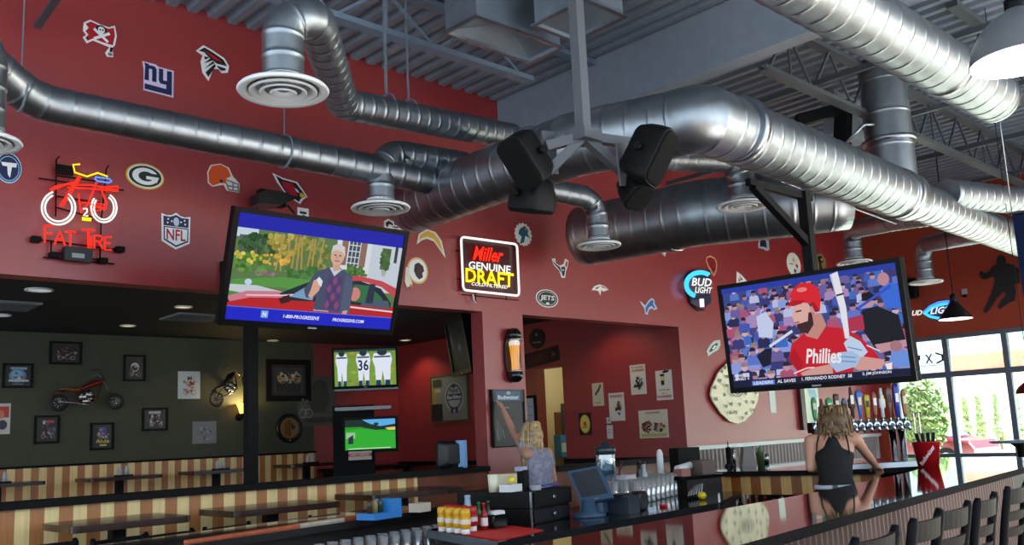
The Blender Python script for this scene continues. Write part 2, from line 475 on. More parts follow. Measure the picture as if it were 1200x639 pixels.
def duct(label, pts, r, rad=None, diff=None, pitch=.16, name='spiral_duct', group=None, seg=28, hang=(), collars=(), openend=False):
    pts = [V(p) for p in pts]
    root = thing(name, label, 'air duct', pts[0], group)
    P, R = ribbed(fillet(pts, rad or r*2), r, pitch)
    b = MB(); b.tube(P, R, seg, caps=not openend, m=GALV)
    if openend:
        b.tube(P[::-1], [q*.97 for q in R[::-1]], seg, caps=False, m=DARKSTEEL)
        b.tube([P[-1]-(P[-1]-P[-2]).normalized()*.02, P[-1]], r*1.03, seg, caps=False, m=BRUSH)
    obj('duct_pipe', b, None, root)
    for q, d in collars:
        b = MB(); q = V(q); d = V(d).normalized(); b.tube([q-d*.04, q-d*.035, q+d*.035, q+d*.04], [r, r*1.035, r*1.035, r], seg, m=BRUSH); obj('collar', b, None, root)
    if diff:
        c = pts[0]; R0 = diff
        df = MB()
        df.lathe([(r*1.02, .07), (r*1.02, .03), (R0*.96, .012), (R0, 0), (R0*.97, -.012), (R0*.80, -.002), (R0*.76, .012)], c, 36, WHITE, caps=False)
        for k, (a, bb) in enumerate(((.74, .55), (.52, .33), (.30, .02))):
            df.lathe([(R0*a, -.008-.004*k), (R0*(a-.04), -.016-.004*k), (R0*bb, .02), (R0*bb, .028), (R0*a, -.002-.004*k)], c, 32, WHITE, caps=False)
        df.lathe([(R0*.76, .03), (.001, .034)], c, 24, mat((90, 92, 96), .6), caps=False)
        obj('diffuser', df, None, root)
    for p, w in hang:
        p = V(p); b = MB(); b.bar((p.x, p.y, p.z+r*.9), (p.x, p.y, ZD+.02), w, .006, m=STEEL); 
        b.tube([p+V((0, cos(a)*(r+.006), sin(a)*(r+.006))) for a in [2*pi*k/20 for k in range(20)]], .008, 6, m=STEEL, closed=True)
        obj('hanger_strap', b, None, root)
    return root
# wall duct
YA = 5.9
a0 = onD(-70, 25, 5.1); a1 = onY(38, 124, YA); a2 = onY(512, 213, YA); zA = a2.z; a1.z = zA
duct('long spiral duct running along the red wall above the bicycle neon sign', [a0, a1, a2], .118, .5, hang=[(a0.lerp(a1, .86), .012), ((3.35, YA, zA), .012)])
# main trunk, elbow and leg to the wall
zC = 3.6
c_end = V((14.9, 3.78, zC)); c1 = onZ(688, 150, zC); c0 = V((4.75, 4.12, zC)); w0 = onZ(490, 240, zC)
cA = onZ(820, 138, zC); cB = onZ(1190, 280, zC)
dirC = (cB-cA).normalized(); elbow = cA - dirC*.62
w0 = V((w0.x, 6.5, zC)); 
def onC(X): return V((X, cA.y+dirC.y/dirC.x*(X-cA.x), zC))
XR = 8.75
tr = duct('large main spiral duct crossing the bar below the roof from the speakers to the windows', [w0, V((4.86, 4.35, zC)), V((5.12, 3.62, zC)), cA, onC(XR)], .235, .3, pitch=.17, seg=36,
     collars=[(V((5.6, cA.y-.02, zC)), dirC), (V((4.84, 4.75, zC)), (0, 1, 0)), (onC(XR-.25), dirC)])
b = MB(); P, R = ribbed([onC(XR+.12), onC(14.9)], .19, .17); b.tube([onC(XR-.02)], .235, 36, m=GALV) if False else None
b.tube([onC(XR-.02), onC(XR+.1)]+P, [.235, .195]+R, 36, m=GALV); obj('reduced_pipe', b, None, tr)
# big round leg D: starts near the wall, turns into the trunk
duct('wide spiral duct from the red wall bending into the underside of the main duct', [onZ(684, 277, 3.6), V((7.44, 5.05, 3.58)), V((7.75, 4.35, 3.56)), V((8.15, 3.9, 3.6))], .325, .5, pitch=.18, seg=36, collars=[((7.43, 5.4, 3.585), (0, 1, 0))])
# branch with the large low diffuser, over the wall duct
dB = onD(332, 106, 4.84); top = onD(347, 22, 4.75)
dB2 = dB + V((0, 0, .1))
duct('spiral duct with big round white diffuser hanging nearest the camera at upper left', [dB, V((dB.x, dB.y, onD(345, 20, 4.84).z)), onD(368, 20, 5.0), onD(402, 122, 6.35), onD(600, 160, 8.0)], .11, .17, diff=.24, pitch=.12,
     hang=[(onD(453, 128, 6.75), .03), (onD(479, 134, 6.95), .02)])
# branch with the diffuser left of the trunk
dE = onY(446, 244, 5.9); zE = onY(480, 184, 5.9).z
duct('spiral duct elbow with round diffuser hanging above the right corner of the angled television', [dE, V((dE.x+.02, 5.9, zE)), V((5.1, 5.85, zE+.02))], .11, .24, diff=.24, pitch=.12)
dF = onD(702, 288, 8.5); zF = onD(668, 229, 8.4).z
duct('spiral duct elbow with round diffuser beside the end of the wide duct', [dF, V((dF.x, dF.y, zF)), onD(640, 222, 8.2), V((4.95, 5.3, 3.62))], .1, .26, diff=.207, pitch=.12)
dG = onD(871, 241, 8.1)
duct('spiral duct elbow with round diffuser in front of the wide duct', [dG, V((dG.x, dG.y, onD(862, 184, 8.1).z)), onD(745, 182, 7.4), V((5.15, 3.9, 3.66))], .122, .3, diff=.24, pitch=.12)
dH = onD(1085, 331, 13.3)
duct('spiral duct elbow with round diffuser over the blue oval neon sign', [dH, V((dH.x, dH.y, 3.98)), V((11.9, 3.85, 3.7))], .12, .28, diff=.24, pitch=.12)
dI = onD(1001, 308, 12.4)
duct('spiral duct elbow with round diffuser behind the baseball television', [dI, V((dI.x, dI.y, 4.05)), V((10.9, 4.7, 3.86)), V((10.4, 3.8, 3.72))], .12, .28, diff=.24, pitch=.12)
duct('short spiral duct branching off the main duct toward the right edge', [V((9.6, 3.5, 3.75)), V((13.2, 2.9, 3.95)), V((14.6, 2.6, 4.0))], .15, .3, pitch=.15)
duct('open ended spiral duct under the roof at upper right', [V((2.9, 2.55, 4.2)), V((8.32, 2.55, 4.2))], .218, openend=True, pitch=.2, seg=36, collars=[((7.25, 2.55, 4.2), (1, 0, 0))])
# drop from the roof unit into the trunk
q = onD(1046, 200, 9.3)
b = MB(); P, R = ribbed([V((q.x, q.y, 3.7)), V((q.x, q.y, ZD))], .23, .35); b.tube(P, R, 32, m=GALV)
root = thing('roof_duct_drop', 'vertical round duct dropping from the roof behind the main duct', 'air duct', (q.x, q.y, 3.7)); obj('duct_pipe', b, None, root)
b = MB(); b.lathe([(.23, 4.25), (.27, 4.26), (.27, 4.3), (.23, 4.31)], (q.x, q.y, 0), 32, BRUSH); obj('collar', b, None, root)
# black roof curb framing and pipes
q = onD(957, 136, 9.4)
root = thing('roof_unit_frame', 'black steel roof unit frame hanging behind the main duct', 'frame', (q.x, q.y, 4.4))
b = MB(); b.bar(onD(934, 142, 9.4), onD(986, 128, 9.4), .1, .12); obj('cross_bar', b, BLACK, root)
b = MB(); b.bar(onD(989, 118, 9.4), onD(987, 170, 9.4), .14, .12); obj('upright', b, BLACK, root)
b = MB(); b.box(onD(966, 160, 9.8), onD(1010, 120, 10.2)); obj('duct_box', b, GALVF, root)
b = MB(); b.tube(fillet([onD(992, 168, 9.2), onD(1012, 146, 9.2), onD(1024, 146, 9.2)], .05), .018, 8); solo('conduit', b, BRUSH, 'bent grey conduit pipe rising behind the main duct', 'pipe')
# two square ceiling diffuser boxes
def sqbox(x0, x1, y0, y1, z, label):
    root = thing('ceiling_diffuser', label, 'air diffuser', ((x0+x1)/2, (y0+y1)/2, z))
    b = MB(); t = .012
    for lo, hi in (((x0, y0), (x1, y0+t)), ((x0, y1-t), (x1, y1)), ((x0, y0+t), (x0+t, y1-t)), ((x1-t, y0+t), (x1, y1-t))): b.box((lo[0], lo[1], z), (hi[0], hi[1], ZD+.01))
    obj('sheet_metal_box', b, GALVF, root)
    b = MB(); cx, cy = (x0+x1)/2+.05, (y0+y1)/2; 
    c = [(x0+t, y0+t, z+.03), (x1-t, y0+t, z+.03), (x1-t, y1-t, z+.03), (x0+t, y1-t, z+.03)]
    k = [(cx-.02, cy-.02, z+.16), (cx+.02, cy-.02, z+.16), (cx+.02, cy+.02, z+.16), (cx-.02, cy+.02, z+.16)]
    for i in range(4): b.face([c[i], c[(i+1) % 4], k[(i+1) % 4], k[i]])
    b.face(k); obj('cone_panel', b, GALVF, root)
    b = MB(); e = .025
    for lo, hi in (((x0-e, y0-e), (x1+e, y0)), ((x0-e, y1), (x1+e, y1+e)), ((x0-e, y0), (x0, y1)), ((x1, y0), (x1+e, y1))): b.box((lo[0], lo[1], z+.0), (hi[0], hi[1], z+.012))
    obj('flange', b, BRUSH, root)
sqbox(4.18, 5.06, 4.61, 4.96, 4.5, 'larger sheet metal ceiling diffuser box left of the hanging speaker pole')
sqbox(4.62, 5.04, 3.95, 4.45, 4.5, 'smaller sheet metal ceiling diffuser box above the hanging speaker pole')

# ================================================================== SPEAKERS ON THE CEILING POLE
DP = 4.85
hub = onD(684, 160, DP)
GRAYM = mat((92, 95, 100), .5, .3)
root = thing('speaker_bracket', 'grey steel speaker bracket hanging from the roof on a square pole', 'bracket', hub)
b = MB(); b.box((hub.x-.03, hub.y-.03, hub.z-.02), (hub.x+.03, hub.y+.03, ZD+.03)); obj('pole', b, GRAYM, root)
ends = {'a': (640, 172), 'c': (738, 168), 'b': (642, 202), 'd': (734, 205)}
for k, (x, y) in ends.items():
    b = MB(); b.bar(hub, onD(x, y, DP+(.1 if k in 'cd' else -.05)), .05, .05); obj('arm', b, GRAYM, root)
for (x, y) in ((644, 182), (730, 196)):
    b = MB(); b.bar(onD(x-2, y-28, DP), onD(x+3, y+22, DP), .012, .09); obj('end_plate', b, GRAYM, root)
b = MB(); b.box(hub-V((.07, .07, .03)), hub+V((.07, .07, .03))); obj('hub_plate', b, GRAYM, root)
SPK = mat((8, 8, 9), .55, spec=.2); GRL = mat((12, 12, 13), .8, spec=.15, bump=.6, bscale=500)
def rrect(w, h, r, n=4):
    L = []
    for cx, cy, a in ((w-r, h-r, 0), (-w+r, h-r, 90), (-w+r, -h+r, 180), (w-r, -h+r, 270)):
        for i in range(n+1):
            t = radians(a+90*i/n); L.append((cx+r*cos(t), cy+r*sin(t)))
    return L
def speaker(label, c, face, up, w, h, d):
    face = V(face).normalized(); rt = face.cross(V(up)).normalized(); up = rt.cross(face)
    root = thing('loudspeaker', label, 'speaker', c, 'black speakers on the ceiling bracket')
    b = MB(); secs = []
    for s, k in ((-.5, .55), (-.42, .7), (-.1, .93), (.2, 1), (.44, 1), (.5, .95)):
        secs.append([c + face*(d*s) + rt*(x*k) + up*(y*(k*.5+.5)) for x, y in rrect(w/2, h/2, .05)])
    b.loft(secs); obj('cabinet', b, SPK, root)
    b = MB(); b.loft([[c + face*(d*s) + rt*x*k + up*y*k for x, y in rrect(w/2*.92, h/2*.94, .045)] for s, k in ((.49, 1), (.53, .98), (.55, .9))]); obj('grille', b, GRL, root)
    b = MB(); 
    b.b.free()
    for k in (-1, 1):
        b = MB(); b.tube([c + rt*k*w*.48 + face*(-d*.02), c + rt*k*(w*.5+.03) + face*(-d*.02)], .02, 10); obj('yoke_knob', b, BLACK, root)
vw = _F
speaker('black loudspeaker upper left on the ceiling bracket', onD(619, 185, DP-.15), -.55*_R-.75*_F+V((0, 0, -.5)), V((0, 0, 1))-.28*_R, .17, .29, .2)
speaker('black loudspeaker tilted down under the upper left speaker', onD(624, 229, DP+.0), -.15*_R+.2*_F+V((0, 0, -1)), V((0, 0, 1))+.8*_F-.6*_R, .19, .24, .17)
speaker('black loudspeaker upper right on the ceiling bracket', onD(758, 180, DP-.1), .7*_R-.55*_F+V((0, 0, -.35)), V((0, 0, 1))+.3*_R, .17, .31, .2)
speaker('black loudspeaker below the upper right speaker', onD(743, 221, DP+.05), .3*_R-.6*_F+V((0, 0, -.8)), V((0, 0, 1))+.12*_R, .15, .17, .17)

p = onD(-22, 166, 4.9); duct('spiral duct drop with round diffuser peeking in at the left edge', [p, V((p.x, p.y, p.z+.5)), a0+V((-.1, -.25, .1))], .11, .2, diff=.2, pitch=.12)
b = MB(); b.bar(onY(44, 31, 6.9), onY(70, -8, 6.3), .05, .03, m=DARKSTEEL); struct('beam_3', b)
# ================================================================== EMBLEMS ON THE RED WALL
WHT = (236, 236, 236); BLK = (18, 18, 20); NAVY = (20, 30, 80); RDD = (176, 24, 36)
def emblem(label, x, y, w, h, base, shapes, Y=YW, name='wall_emblem', rot=0, group=None, cat='emblem', rough=.4, th=.004):
    "x,y,w,h: box in the photo; placed flat on the wall plane Y"
    c = onY(x, y, Y-.002); W = (onY(x+w/2, y, Y)-onY(x-w/2, y, Y)).x; H = (onY(x, y-h/2, Y)-onY(x, y+h/2, Y)).z
    ex = V((cos(radians(rot)), 0, sin(radians(rot)))); ey = V((-sin(radians(rot)), 0, cos(radians(rot))))
    b = MB(); drawing(b, c, ex, ey, W, H, shapes, base=base, th=th, rough=rough)
    return solo(name, b, None, label, cat, group)
G = 'football emblems on the red wall'
def E_(label, x, y, w, h, base, shapes, **k): return emblem(label, x, y, w, h, base, shapes, group=G, **k)
E_('red pirate flag emblem with skull and crossed swords', 117, 45, 40, 39, (WHT, [(.02, .15), (.2, .02), (.5, .08), (.75, .1), (.93, 0), (1, .3), (.95, .6), (.88, .68), (.9, .97), (.72, 1), (.66, .9), (.78, .7), (.55, .66), (.3, .62), (.12, .75), (0, .6), (.1, .5), (0, .4)]),
   [('p', RDD, [(.07, .18), (.22, .07), (.5, .13), (.75, .15), (.9, .08), (.94, .3), (.88, .62), (.55, .6), (.3, .56), (.14, .67), (.08, .6), (.16, .48), (.07, .4), (.16, .28)]), ('e', BLK, .53, .27, .17, .17), ('l', WHT, .022, [(.33, .27), (.72, .55)]), ('l', WHT, .022, [(.76, .3), (.34, .55)]), ('e', WHT, .53, .25, .1, .1), ('r', WHT, .48, .3, .58, .4), ('e', BLK, .49, .25, .025, .03), ('e', BLK, .57, .25, .025, .03),
    ('p', BLK, [(.8, .7), (.88, .7), (.86, .85), (.78, .85)]), ('e', (120, 120, 120), .8, .92, .07, .05), ('p', BLK, [(.08, .58), (.15, .56), (.14, .67)])])
E_('blue lower case letters ny emblem with white outline', 185, 93, 37, 35, ((214, 200, 224), [(0, .02), (.42, .02), (.5, .08), (.62, .08), (1, .1), (1, 1), (.05, .97), (.05, .3)]),
   [('p', NAVY, [(.05, .06), (.2, .06), (.2, .1), (.38, .1), (.45, .18), (.45, .62), (.31, .62), (.31, .22), (.21, .22), (.21, .62), (.07, .62), (.09, .14)]),
    ('p', NAVY, [(.52, .13), (.66, .13), (.66, .5), (.78, .5), (.78, .15), (.94, .15), (.94, .95), (.08, .92), (.08, .74), (.76, .77), (.76, .63), (.58, .63), (.52, .55)])])
E_('black and red bird of prey emblem with outstretched wing', 249, 76, 39, 40, (WHT, [(0, .22), (.22, 0), (.5, .08), (.85, .22), (1, .42), (.96, .62), (.78, .68), (.68, .58), (.52, .62), (.38, 1), (.2, .8), (.14, .5), (.2, .3)]),
   [('p', BLK, [(.08, .2), (.25, .06), (.5, .14), (.82, .27), (.94, .44), (.62, .44), (.36, .3), (.24, .2)]), ('p', RDD, [(.22, .14), (.56, .24), (.8, .36), (.54, .34)]), ('p', BLK, [(.62, .5), (.9, .52), (.88, .58), (.76, .62), (.66, .56)]),
    ('p', BLK, [(.24, .32), (.4, .32), (.26, .42)]), ('p', BLK, [(.42, .34), (.5, .38), (.22, .54)]), ('p', BLK, [(.5, .4), (.56, .44), (.25, .68)]), ('p', BLK, [(.56, .46), (.58, .54), (.36, .9), (.28, .78)])])
E_('round dark blue emblem with white letter T at the left edge', 10, 197, 31, 36, ((160, 200, 235), ell(.5, .5, .5, .5, 28)), [('e', BLK, .5, .5, .46, .46), ('e', (150, 190, 225), .5, .52, .41, .41), ('e', NAVY, .5, .52, .38, .38), ('p', WHT, [(.2, .34), (.8, .32), (.78, .46), (.62, .46), (.56, .82), (.47, .72), (.44, .46), (.26, .46)]), ('p', RDD, [(.36, .06), (.44, .0), (.5, .1)])])
E_('oval black emblem with white letter G and yellow rim', 170, 207, 45, 30, ((226, 190, 60), ell(.5, .5, .5, .5, 28)), [('e', WHT, .5, .5, .46, .45), ('e', (20, 40, 34), .5, .5, .43, .41), ('e', WHT, .5, .5, .34, .33), ('e', (20, 40, 34), .52, .5, .2, .19), ('p', (20, 40, 34), [(.6, .36), (.9, .36), (.9, .48), (.6, .48)]), ('p', WHT, [(.52, .48), (.86, .48), (.8, .7), (.66, .7), (.66, .6), (.52, .6)])])
E_('orange football helmet emblem with grey face mask', 262, 208, 38, 31, ((238, 226, 214), [(.0, .4), (.1, .12), (.4, 0), (.66, .1), (.78, .4), (1, .66), (.98, .98), (.6, .98), (.5, .78), (.16, .92), (.02, .8)]),
   [('p', (224, 84, 32), [(.03, .42), (.13, .15), (.4, .04), (.63, .14), (.72, .42), (.55, .55), (.6, .72), (.4, .74), (.16, .88), (.05, .78)]), ('e', BLK, .42, .66, .05, .06), ('l', (120, 120, 126), .013, [(.56, .58), (.95, .68), (.95, .94), (.65, .94), (.58, .7)]), ('l', (120, 120, 126), .013, [(.6, .8), (.95, .8)]), ('l', (120, 120, 126), .013, [(.78, .64), (.78, .94)])])
E_('blue shield emblem with the red letters NFL', 206, 271, 34, 43, (WHT, [(0, .06), (.18, .1), (.34, .08), (.5, 0), (.66, .08), (.82, .1), (1, .06), (.98, .8), (.7, .92), (.5, 1), (.3, .92), (.02, .8)]),
   [('p', NAVY, [(.06, .12), (.3, .13), (.5, .06), (.7, .13), (.94, .12), (.93, .38), (.07, .38)]), ('p', WHT, [(.07, .38), (.93, .38), (.92, .76), (.5, .95), (.08, .76)]), ('p', NAVY, [(.07, .4), (.93, .4), (.92, .77), (.67, .87), (.5, .94), (.33, .87), (.08, .77)]), ('p', WHT, [(.11, .43), (.89, .43), (.88, .74), (.5, .89), (.12, .74)]),
    ('t', RDD, 'NFL', .5, .61, .3, .66), ('e', (190, 198, 214), .5, .25, .1, .12), ('e', WHT, .22, .2, .03, .025), ('e', WHT, .2, .3, .03, .025), ('e', WHT, .34, .25, .03, .025), ('e', WHT, .66, .25, .03, .025), ('e', WHT, .78, .2, .03, .025), ('e', WHT, .8, .3, .03, .025)])
E_('red bird head emblem with yellow beak', 340, 222, 41, 31, (WHT, [(0, 0), (.28, .12), (.7, .18), (.88, .48), (1, .68), (.86, .82), (.78, 1), (.62, .9), (.4, .74), (.3, .6), (.12, .3)]),
   [('p', BLK, [(.08, .08), (.3, .18), (.66, .23), (.84, .5), (.94, .68), (.8, .78), (.74, .93), (.6, .82), (.42, .7), (.34, .6), (.2, .34)]), ('p', (170, 24, 40), [(.24, .24), (.55, .28), (.68, .5), (.7, .74), (.5, .7), (.4, .6), (.28, .4)]), ('p', (232, 186, 50), [(.8, .56), (.97, .68), (.8, .75), (.76, .66)]), ('p', WHT, [(.62, .42), (.72, .5), (.76, .6), (.66, .54)])])
E_('small white emblem with black band peeking over the angled television', 355, 251, 13, 14, (WHT, None), [('r', BLK, .2, .3, .8, .5), ('e', (120, 120, 120), .55, .75, .2, .2)])
E_('black fleur-de-lis emblem with white outline', 463, 264, 27, 28, (WHT, [(.5, 0), (.62, .2), (.6, .38), (.8, .28), (.98, .4), (.98, .64), (.84, .72), (.68, .66), (.66, .9), (.5, 1), (.34, .9), (.32, .66), (.16, .72), (.02, .64), (.02, .4), (.2, .28), (.4, .38), (.38, .2)]),
   [('p', BLK, [(.5, .08), (.57, .22), (.54, .5), (.46, .5), (.43, .22)]), ('p', BLK, [(.6, .46), (.78, .36), (.92, .46), (.9, .6), (.82, .64), (.8, .52), (.7, .5), (.62, .56)]), ('p', BLK, [(.4, .46), (.22, .36), (.08, .46), (.1, .6), (.18, .64), (.2, .52), (.3, .5), (.38, .56)]), ('r', BLK, .38, .56, .62, .62), ('p', BLK, [(.42, .66), (.58, .66), (.58, .84), (.5, .92), (.42, .84)])])
E_('gold curved lightning bolt emblem', 505, 285, 33, 31, ((226, 226, 220), [(0, .62), (.08, .22), (.36, 0), (.66, .06), (.88, .36), (1, 1), (.78, .68), (.6, .42), (.36, .36), (.16, .46)]), [('p', (220, 172, 50), [(.06, .5), (.14, .24), (.38, .06), (.62, .12), (.82, .4), (.92, .8), (.78, .6), (.6, .34), (.36, .28), (.16, .38)])])
E_('round gold emblem with a dark profile head and feathers', 487, 320, 29, 37, ((222, 190, 120), [(.2, .2)] + ell(.58, .42, .42, .42, 22, 150, -150+0)[::-1] + [(.3, .8), (.36, .98), (.2, 1), (.1, .96), (0, 1), (.02, .7), (.06, .4)] if False else ell(.58, .42, .42, .42, 24)),
   [('e', WHT, .58, .42, .36, .36), ('p', (60, 22, 22), [(.46, .24), (.62, .16), (.8, .26), (.84, .42), (.76, .48), (.78, .62), (.62, .7), (.5, .6), (.42, .44)]), ('p', BLK, [(.46, .24), (.56, .18), (.56, .66), (.5, .6), (.42, .44)]), ('p', (230, 222, 206), [(.1, .34), (.2, .38), (.24, .66), (.34, .84), (.36, 1), (.22, .94), (.12, 1), (.04, .8)]), ('p', (190, 120, 50), [(.24, .86), (.36, .9), (.36, 1), (.24, .96)])])
E_('teal round emblem with leaping dolphin and spiky sun rim', 613, 275, 21, 28, ((230, 224, 216), [((.5+(.5 if i % 2 == 0 else .43)*cos(2*pi*i/32)), (.5+(.5 if i % 2 == 0 else .43)*sin(2*pi*i/32))) for i in range(32)]), [('p', (20, 96, 112), [(.3, .3), (.6, .12), (.8, .3), (.74, .44), (.86, .62), (.6, .54), (.52, .82), (.28, .92), (.4, .6), (.22, .5)]), ('p', (220, 110, 50), [(.56, .2), (.72, .3), (.6, .32)])])
E_('dark bull head emblem with one red horn', 657, 314, 20, 23, (WHT, [(0, .1), (.2, .06), (.22, .3), (.44, .4), (.66, .3), (.8, 0), (.98, .1), (.88, .44), (.78, .66), (.72, .98), (.52, 1), (.4, .66), (.1, .4)]), [('p', (22, 26, 44), [(.07, .16), (.16, .32), (.44, .46), (.48, .6), (.6, .92), (.48, .72), (.3, .5), (.1, .34)]), ('p', (22, 26, 44), [(.5, .48), (.7, .4), (.76, .5), (.66, .92), (.58, .92)]), ('p', RDD, [(.74, .38), (.84, .1), (.92, .16), (.82, .46)]), ('e', WHT, .62, .6, .05, .04)])
E_('oval dark green emblem with white lettering on the header', 641, 350, 26, 21, (WHT, ell(.5, .5, .5, .5, 26)), [('e', (22, 40, 34), .5, .5, .46, .45), ('e', WHT, .5, .5, .4, .38), ('e', (22, 40, 34), .5, .5, .38, .36), ('t', WHT, 'JETS', .5, .5, .34, .64, .1), ('e', WHT, .5, .78, .08, .06)])
E_('small white horse head emblem', 703, 340, 20, 13, (WHT, [(0, .62), (.2, .2), (.5, 0), (.8, .12), (1, .4), (.84, .5), (.72, .62), (.56, .5), (.5, 1), (.4, .6), (.2, .56)]), [('p', (30, 40, 80), [(.2, .4), (.5, .14), (.4, .34), (.28, .48)]), ('p', (214, 110, 50), [(.5, .1), (.78, .18), (.92, .36), (.6, .26)])])
E_('small blue leaping lion emblem', 760, 359, 20, 20, ((190, 206, 226), [(0, .24), (.14, .34), (.3, .5), (.5, .2), (.7, 0), (.86, .1), (.84, .3), (1, .6), (.8, .7), (.7, .6), (.5, .7), (.4, 1), (.26, .98), (.24, .66), (.1, .46)]), [('p', (30, 96, 170), [(.3, .6), (.54, .26), (.7, .1), (.8, .16), (.76, .34), (.9, .6), (.78, .6), (.66, .46), (.46, .62), (.36, .9), (.3, .9)])])
E_('small white triangular emblem half hidden under the wide duct', 776, 294, 13, 13, ((214, 210, 214), [(0, 0), (1, .1), (.7, 1), (.3, .6)]), [('p', BLK, [(.2, .12), (.8, .2), (.64, .66), (.4, .5)])])
E_('red animal head emblem above the blue arc neon sign', 834, 312, 13, 24, ((216, 150, 120), [(.1, .1), (.4, 0), (.8, .06), (1, .3), (.92, .7), (.6, 1), (.4, .8), (.16, .56), (0, .3)]), [('p', (140, 26, 26), [(.16, .16), (.42, .08), (.78, .14), (.9, .34), (.82, .66), (.6, .88), (.44, .7), (.22, .5), (.1, .3)]), ('e', BLK, .56, .38, .07, .04), ('p', BLK, [(.44, .62), (.7, .56), (.62, .74)])])
E_('white arrowhead emblem above the corner of the baseball television', 869, 327, 13, 16, (WHT, [(.1, 0), (.5, .2), (1, .66), (.6, .72), (.4, 1), (0, .9)]), [('p', BLK, [(.3, .3), (.6, .54), (.44, .64)]), ('p', RDD, [(.2, .5), (.36, .6), (.2, .8)])])
E_('small dark blue bell shaped emblem with pale outline', 894, 285, 15, 17, ((170, 176, 190), [(.1, .9), (.14, .6), (.3, .2), (.5, 0), (.7, .1), (.84, .3), (.98, .2), (.94, .9), (.7, 1), (.5, .9)]), [('p', (20, 24, 52), [(.24, .78), (.26, .5), (.4, .2), (.56, .1), (.74, .36), (.76, .8), (.5, .74)])])
E_('white oval emblem with coloured stars under the duct', 930, 310, 16, 27, ((236, 234, 224), ell(.5, .5, .5, .5, 26)), [('p', (226, 190, 40), [(.5, .2), (.6, .32), (.5, .44), (.4, .32)]), ('p', RDD, [(.72, .44), (.8, .54), (.72, .66), (.62, .54)]), ('p', (30, 60, 130), [(.55, .66), (.63, .78), (.55, .9), (.45, .78)]), ('l', BLK, .012, [(.2, .5), (.44, .5)])])
E_('dark gold cat head emblem behind the television pole', 962, 309, 12, 24, ((150, 130, 80), [(.1, .1), (.6, 0), (1, .3), (.94, .6), (.7, .7), (.8, .94), (.4, 1), (.1, .7), (.2, .4)]), [('p', BLK, [(.2, .2), (.6, .12), (.8, .36), (.5, .5), (.6, .8), (.3, .8), (.3, .5)]), ('e', (210, 170, 60), .6, .3, .1, .06)])
E_('slanted silver wing emblem on the pink part of the wall', 836, 408, 17, 20, ((196, 206, 204), [(0, .7), (.3, .3), (.6, .06), (1, 0), (1, .3), (.8, .6), (.4, .8), (.1, 1)]), [('p', (30, 60, 56), [(.14, .74), (.4, .4), (.7, .2), (.84, .24), (.6, .54), (.3, .74)]), ('p', WHT, [(.36, .56), (.6, .34), (.7, .36), (.5, .58)])])
# silhouette on the orange wall
c = onX(1172, 332, XW); Wd = (onX(1148, 332, XW)-onX(1196, 332, XW)).length; Hd = 66*14/FPX
b = MB(); drawing(b, c+V((-.002, 0, 0)), EYX, EZ, Wd, Hd, [], base=(BLK, [(.5, .06), (.56, 0), (.68, .02), (.72, .1), (.7, .17), (.86, .2), (1, .3), (.98, .55), (.84, .56), (.86, .7), (.8, .84), (.62, .88), (.42, .96), (.36, .92), (.5, .8), (.62, .72), (.56, .66), (.38, .76), (.22, .9), (.08, 1), (0, .97), (.1, .86), (.22, .72), (.32, .58), (.4, .42), (.34, .36), (.2, .4), (.06, .38), (.02, .28), (.08, .22), (.16, .28), (.28, .26), (.38, .18), (.48, .16)]), th=.012)
solo('wall_silhouette', b, None, 'black running football player silhouette on the orange wall', 'wall decoration')
# cream leaf shaped board with round marks
c = onY(861, 458, YW); 
def cream_board():
    x0, x1, y0, y1 = 832, 888, 420, 497
    W = onY(x1, 458, YW).x-onY(x0, 458, YW).x; H = onY(860, y0, YW).z-onY(860, y1, YW).z; c = onY(860, 458, YW-.03)
    pts = [(0, .56), (.03, .46), (.2, .22), (.42, .06), (.56, 0), (.74, .1), (.92, .3), (1, .56), (.97, .66), (.84, .84), (.66, .96), (.5, 1), (.34, .96), (.18, .84), (.04, .66)]
    sh = []
    rnd = random.Random(3)
    got = []
    for k in range(900):
        u, v = rnd.uniform(.06, .94), rnd.uniform(.1, .95)
        if (u-.5)**2/.2+(v-.52)**2/.19 > .95 or (u-.48)**2+(v-.5)**2 < .034 or any((u-p)**2+(v-q)**2 < .0135 for p, q in got): continue
        got.append((u, v))
        a = rnd.uniform(0, pi); sh.append(('p', (96, 96, 78), [(u+.04*cos(a+t)*(1 if j % 2 else .6), v+.036*sin(a+t)*(1 if j % 2 else .65)) for j, t in enumerate((0, 1.0, 2.0, 3.2, 4.2, 5.2))])); sh.append(('e', (150, 150, 124), u, v, .012, .012, 8))
    sh += [('a', (120, 124, 110), .48, .5, .13, .1, .02, 0, 360), ('a', (120, 124, 110), .48, .5, .085, .065, .02, 0, 360), ('e', (120, 124, 110), .48, .5, .03, .025)]
    b = MB(); drawing(b, c, EXW, EZ, W, H, sh, base=((240, 232, 196), pts), th=.02)
    solo('wall_sign', b, None, 'cream leaf shaped board with small dark marks on the pink wall', 'sign')
cream_board()
b = MB(); p = [onY(x, y, YW-.004) for x, y in ((901, 458), (908, 458), (910, 484), (903, 484))]; b.prism(p, (0, .002, 0), mat((214, 222, 214), .6)); solo('paper_strip', b, None, 'narrow white paper strip on the pink wall under the baseball television', 'paper')

# ================================================================== NEON SIGNS
NR = mat((255, 40, 20), emit=1.6); NW = mat((250, 248, 244), emit=1.15); NY = mat((255, 226, 20), emit=1.5); NB = mat((70, 130, 255), emit=1.7); NC = mat((60, 190, 255), emit=1.6)
FR = mat((10, 9, 9), .6, spec=.15)
def px(pts, Y, ox, oy, s): return [onY(ox+x/s, oy+y/s, Y) for x, y in pts]
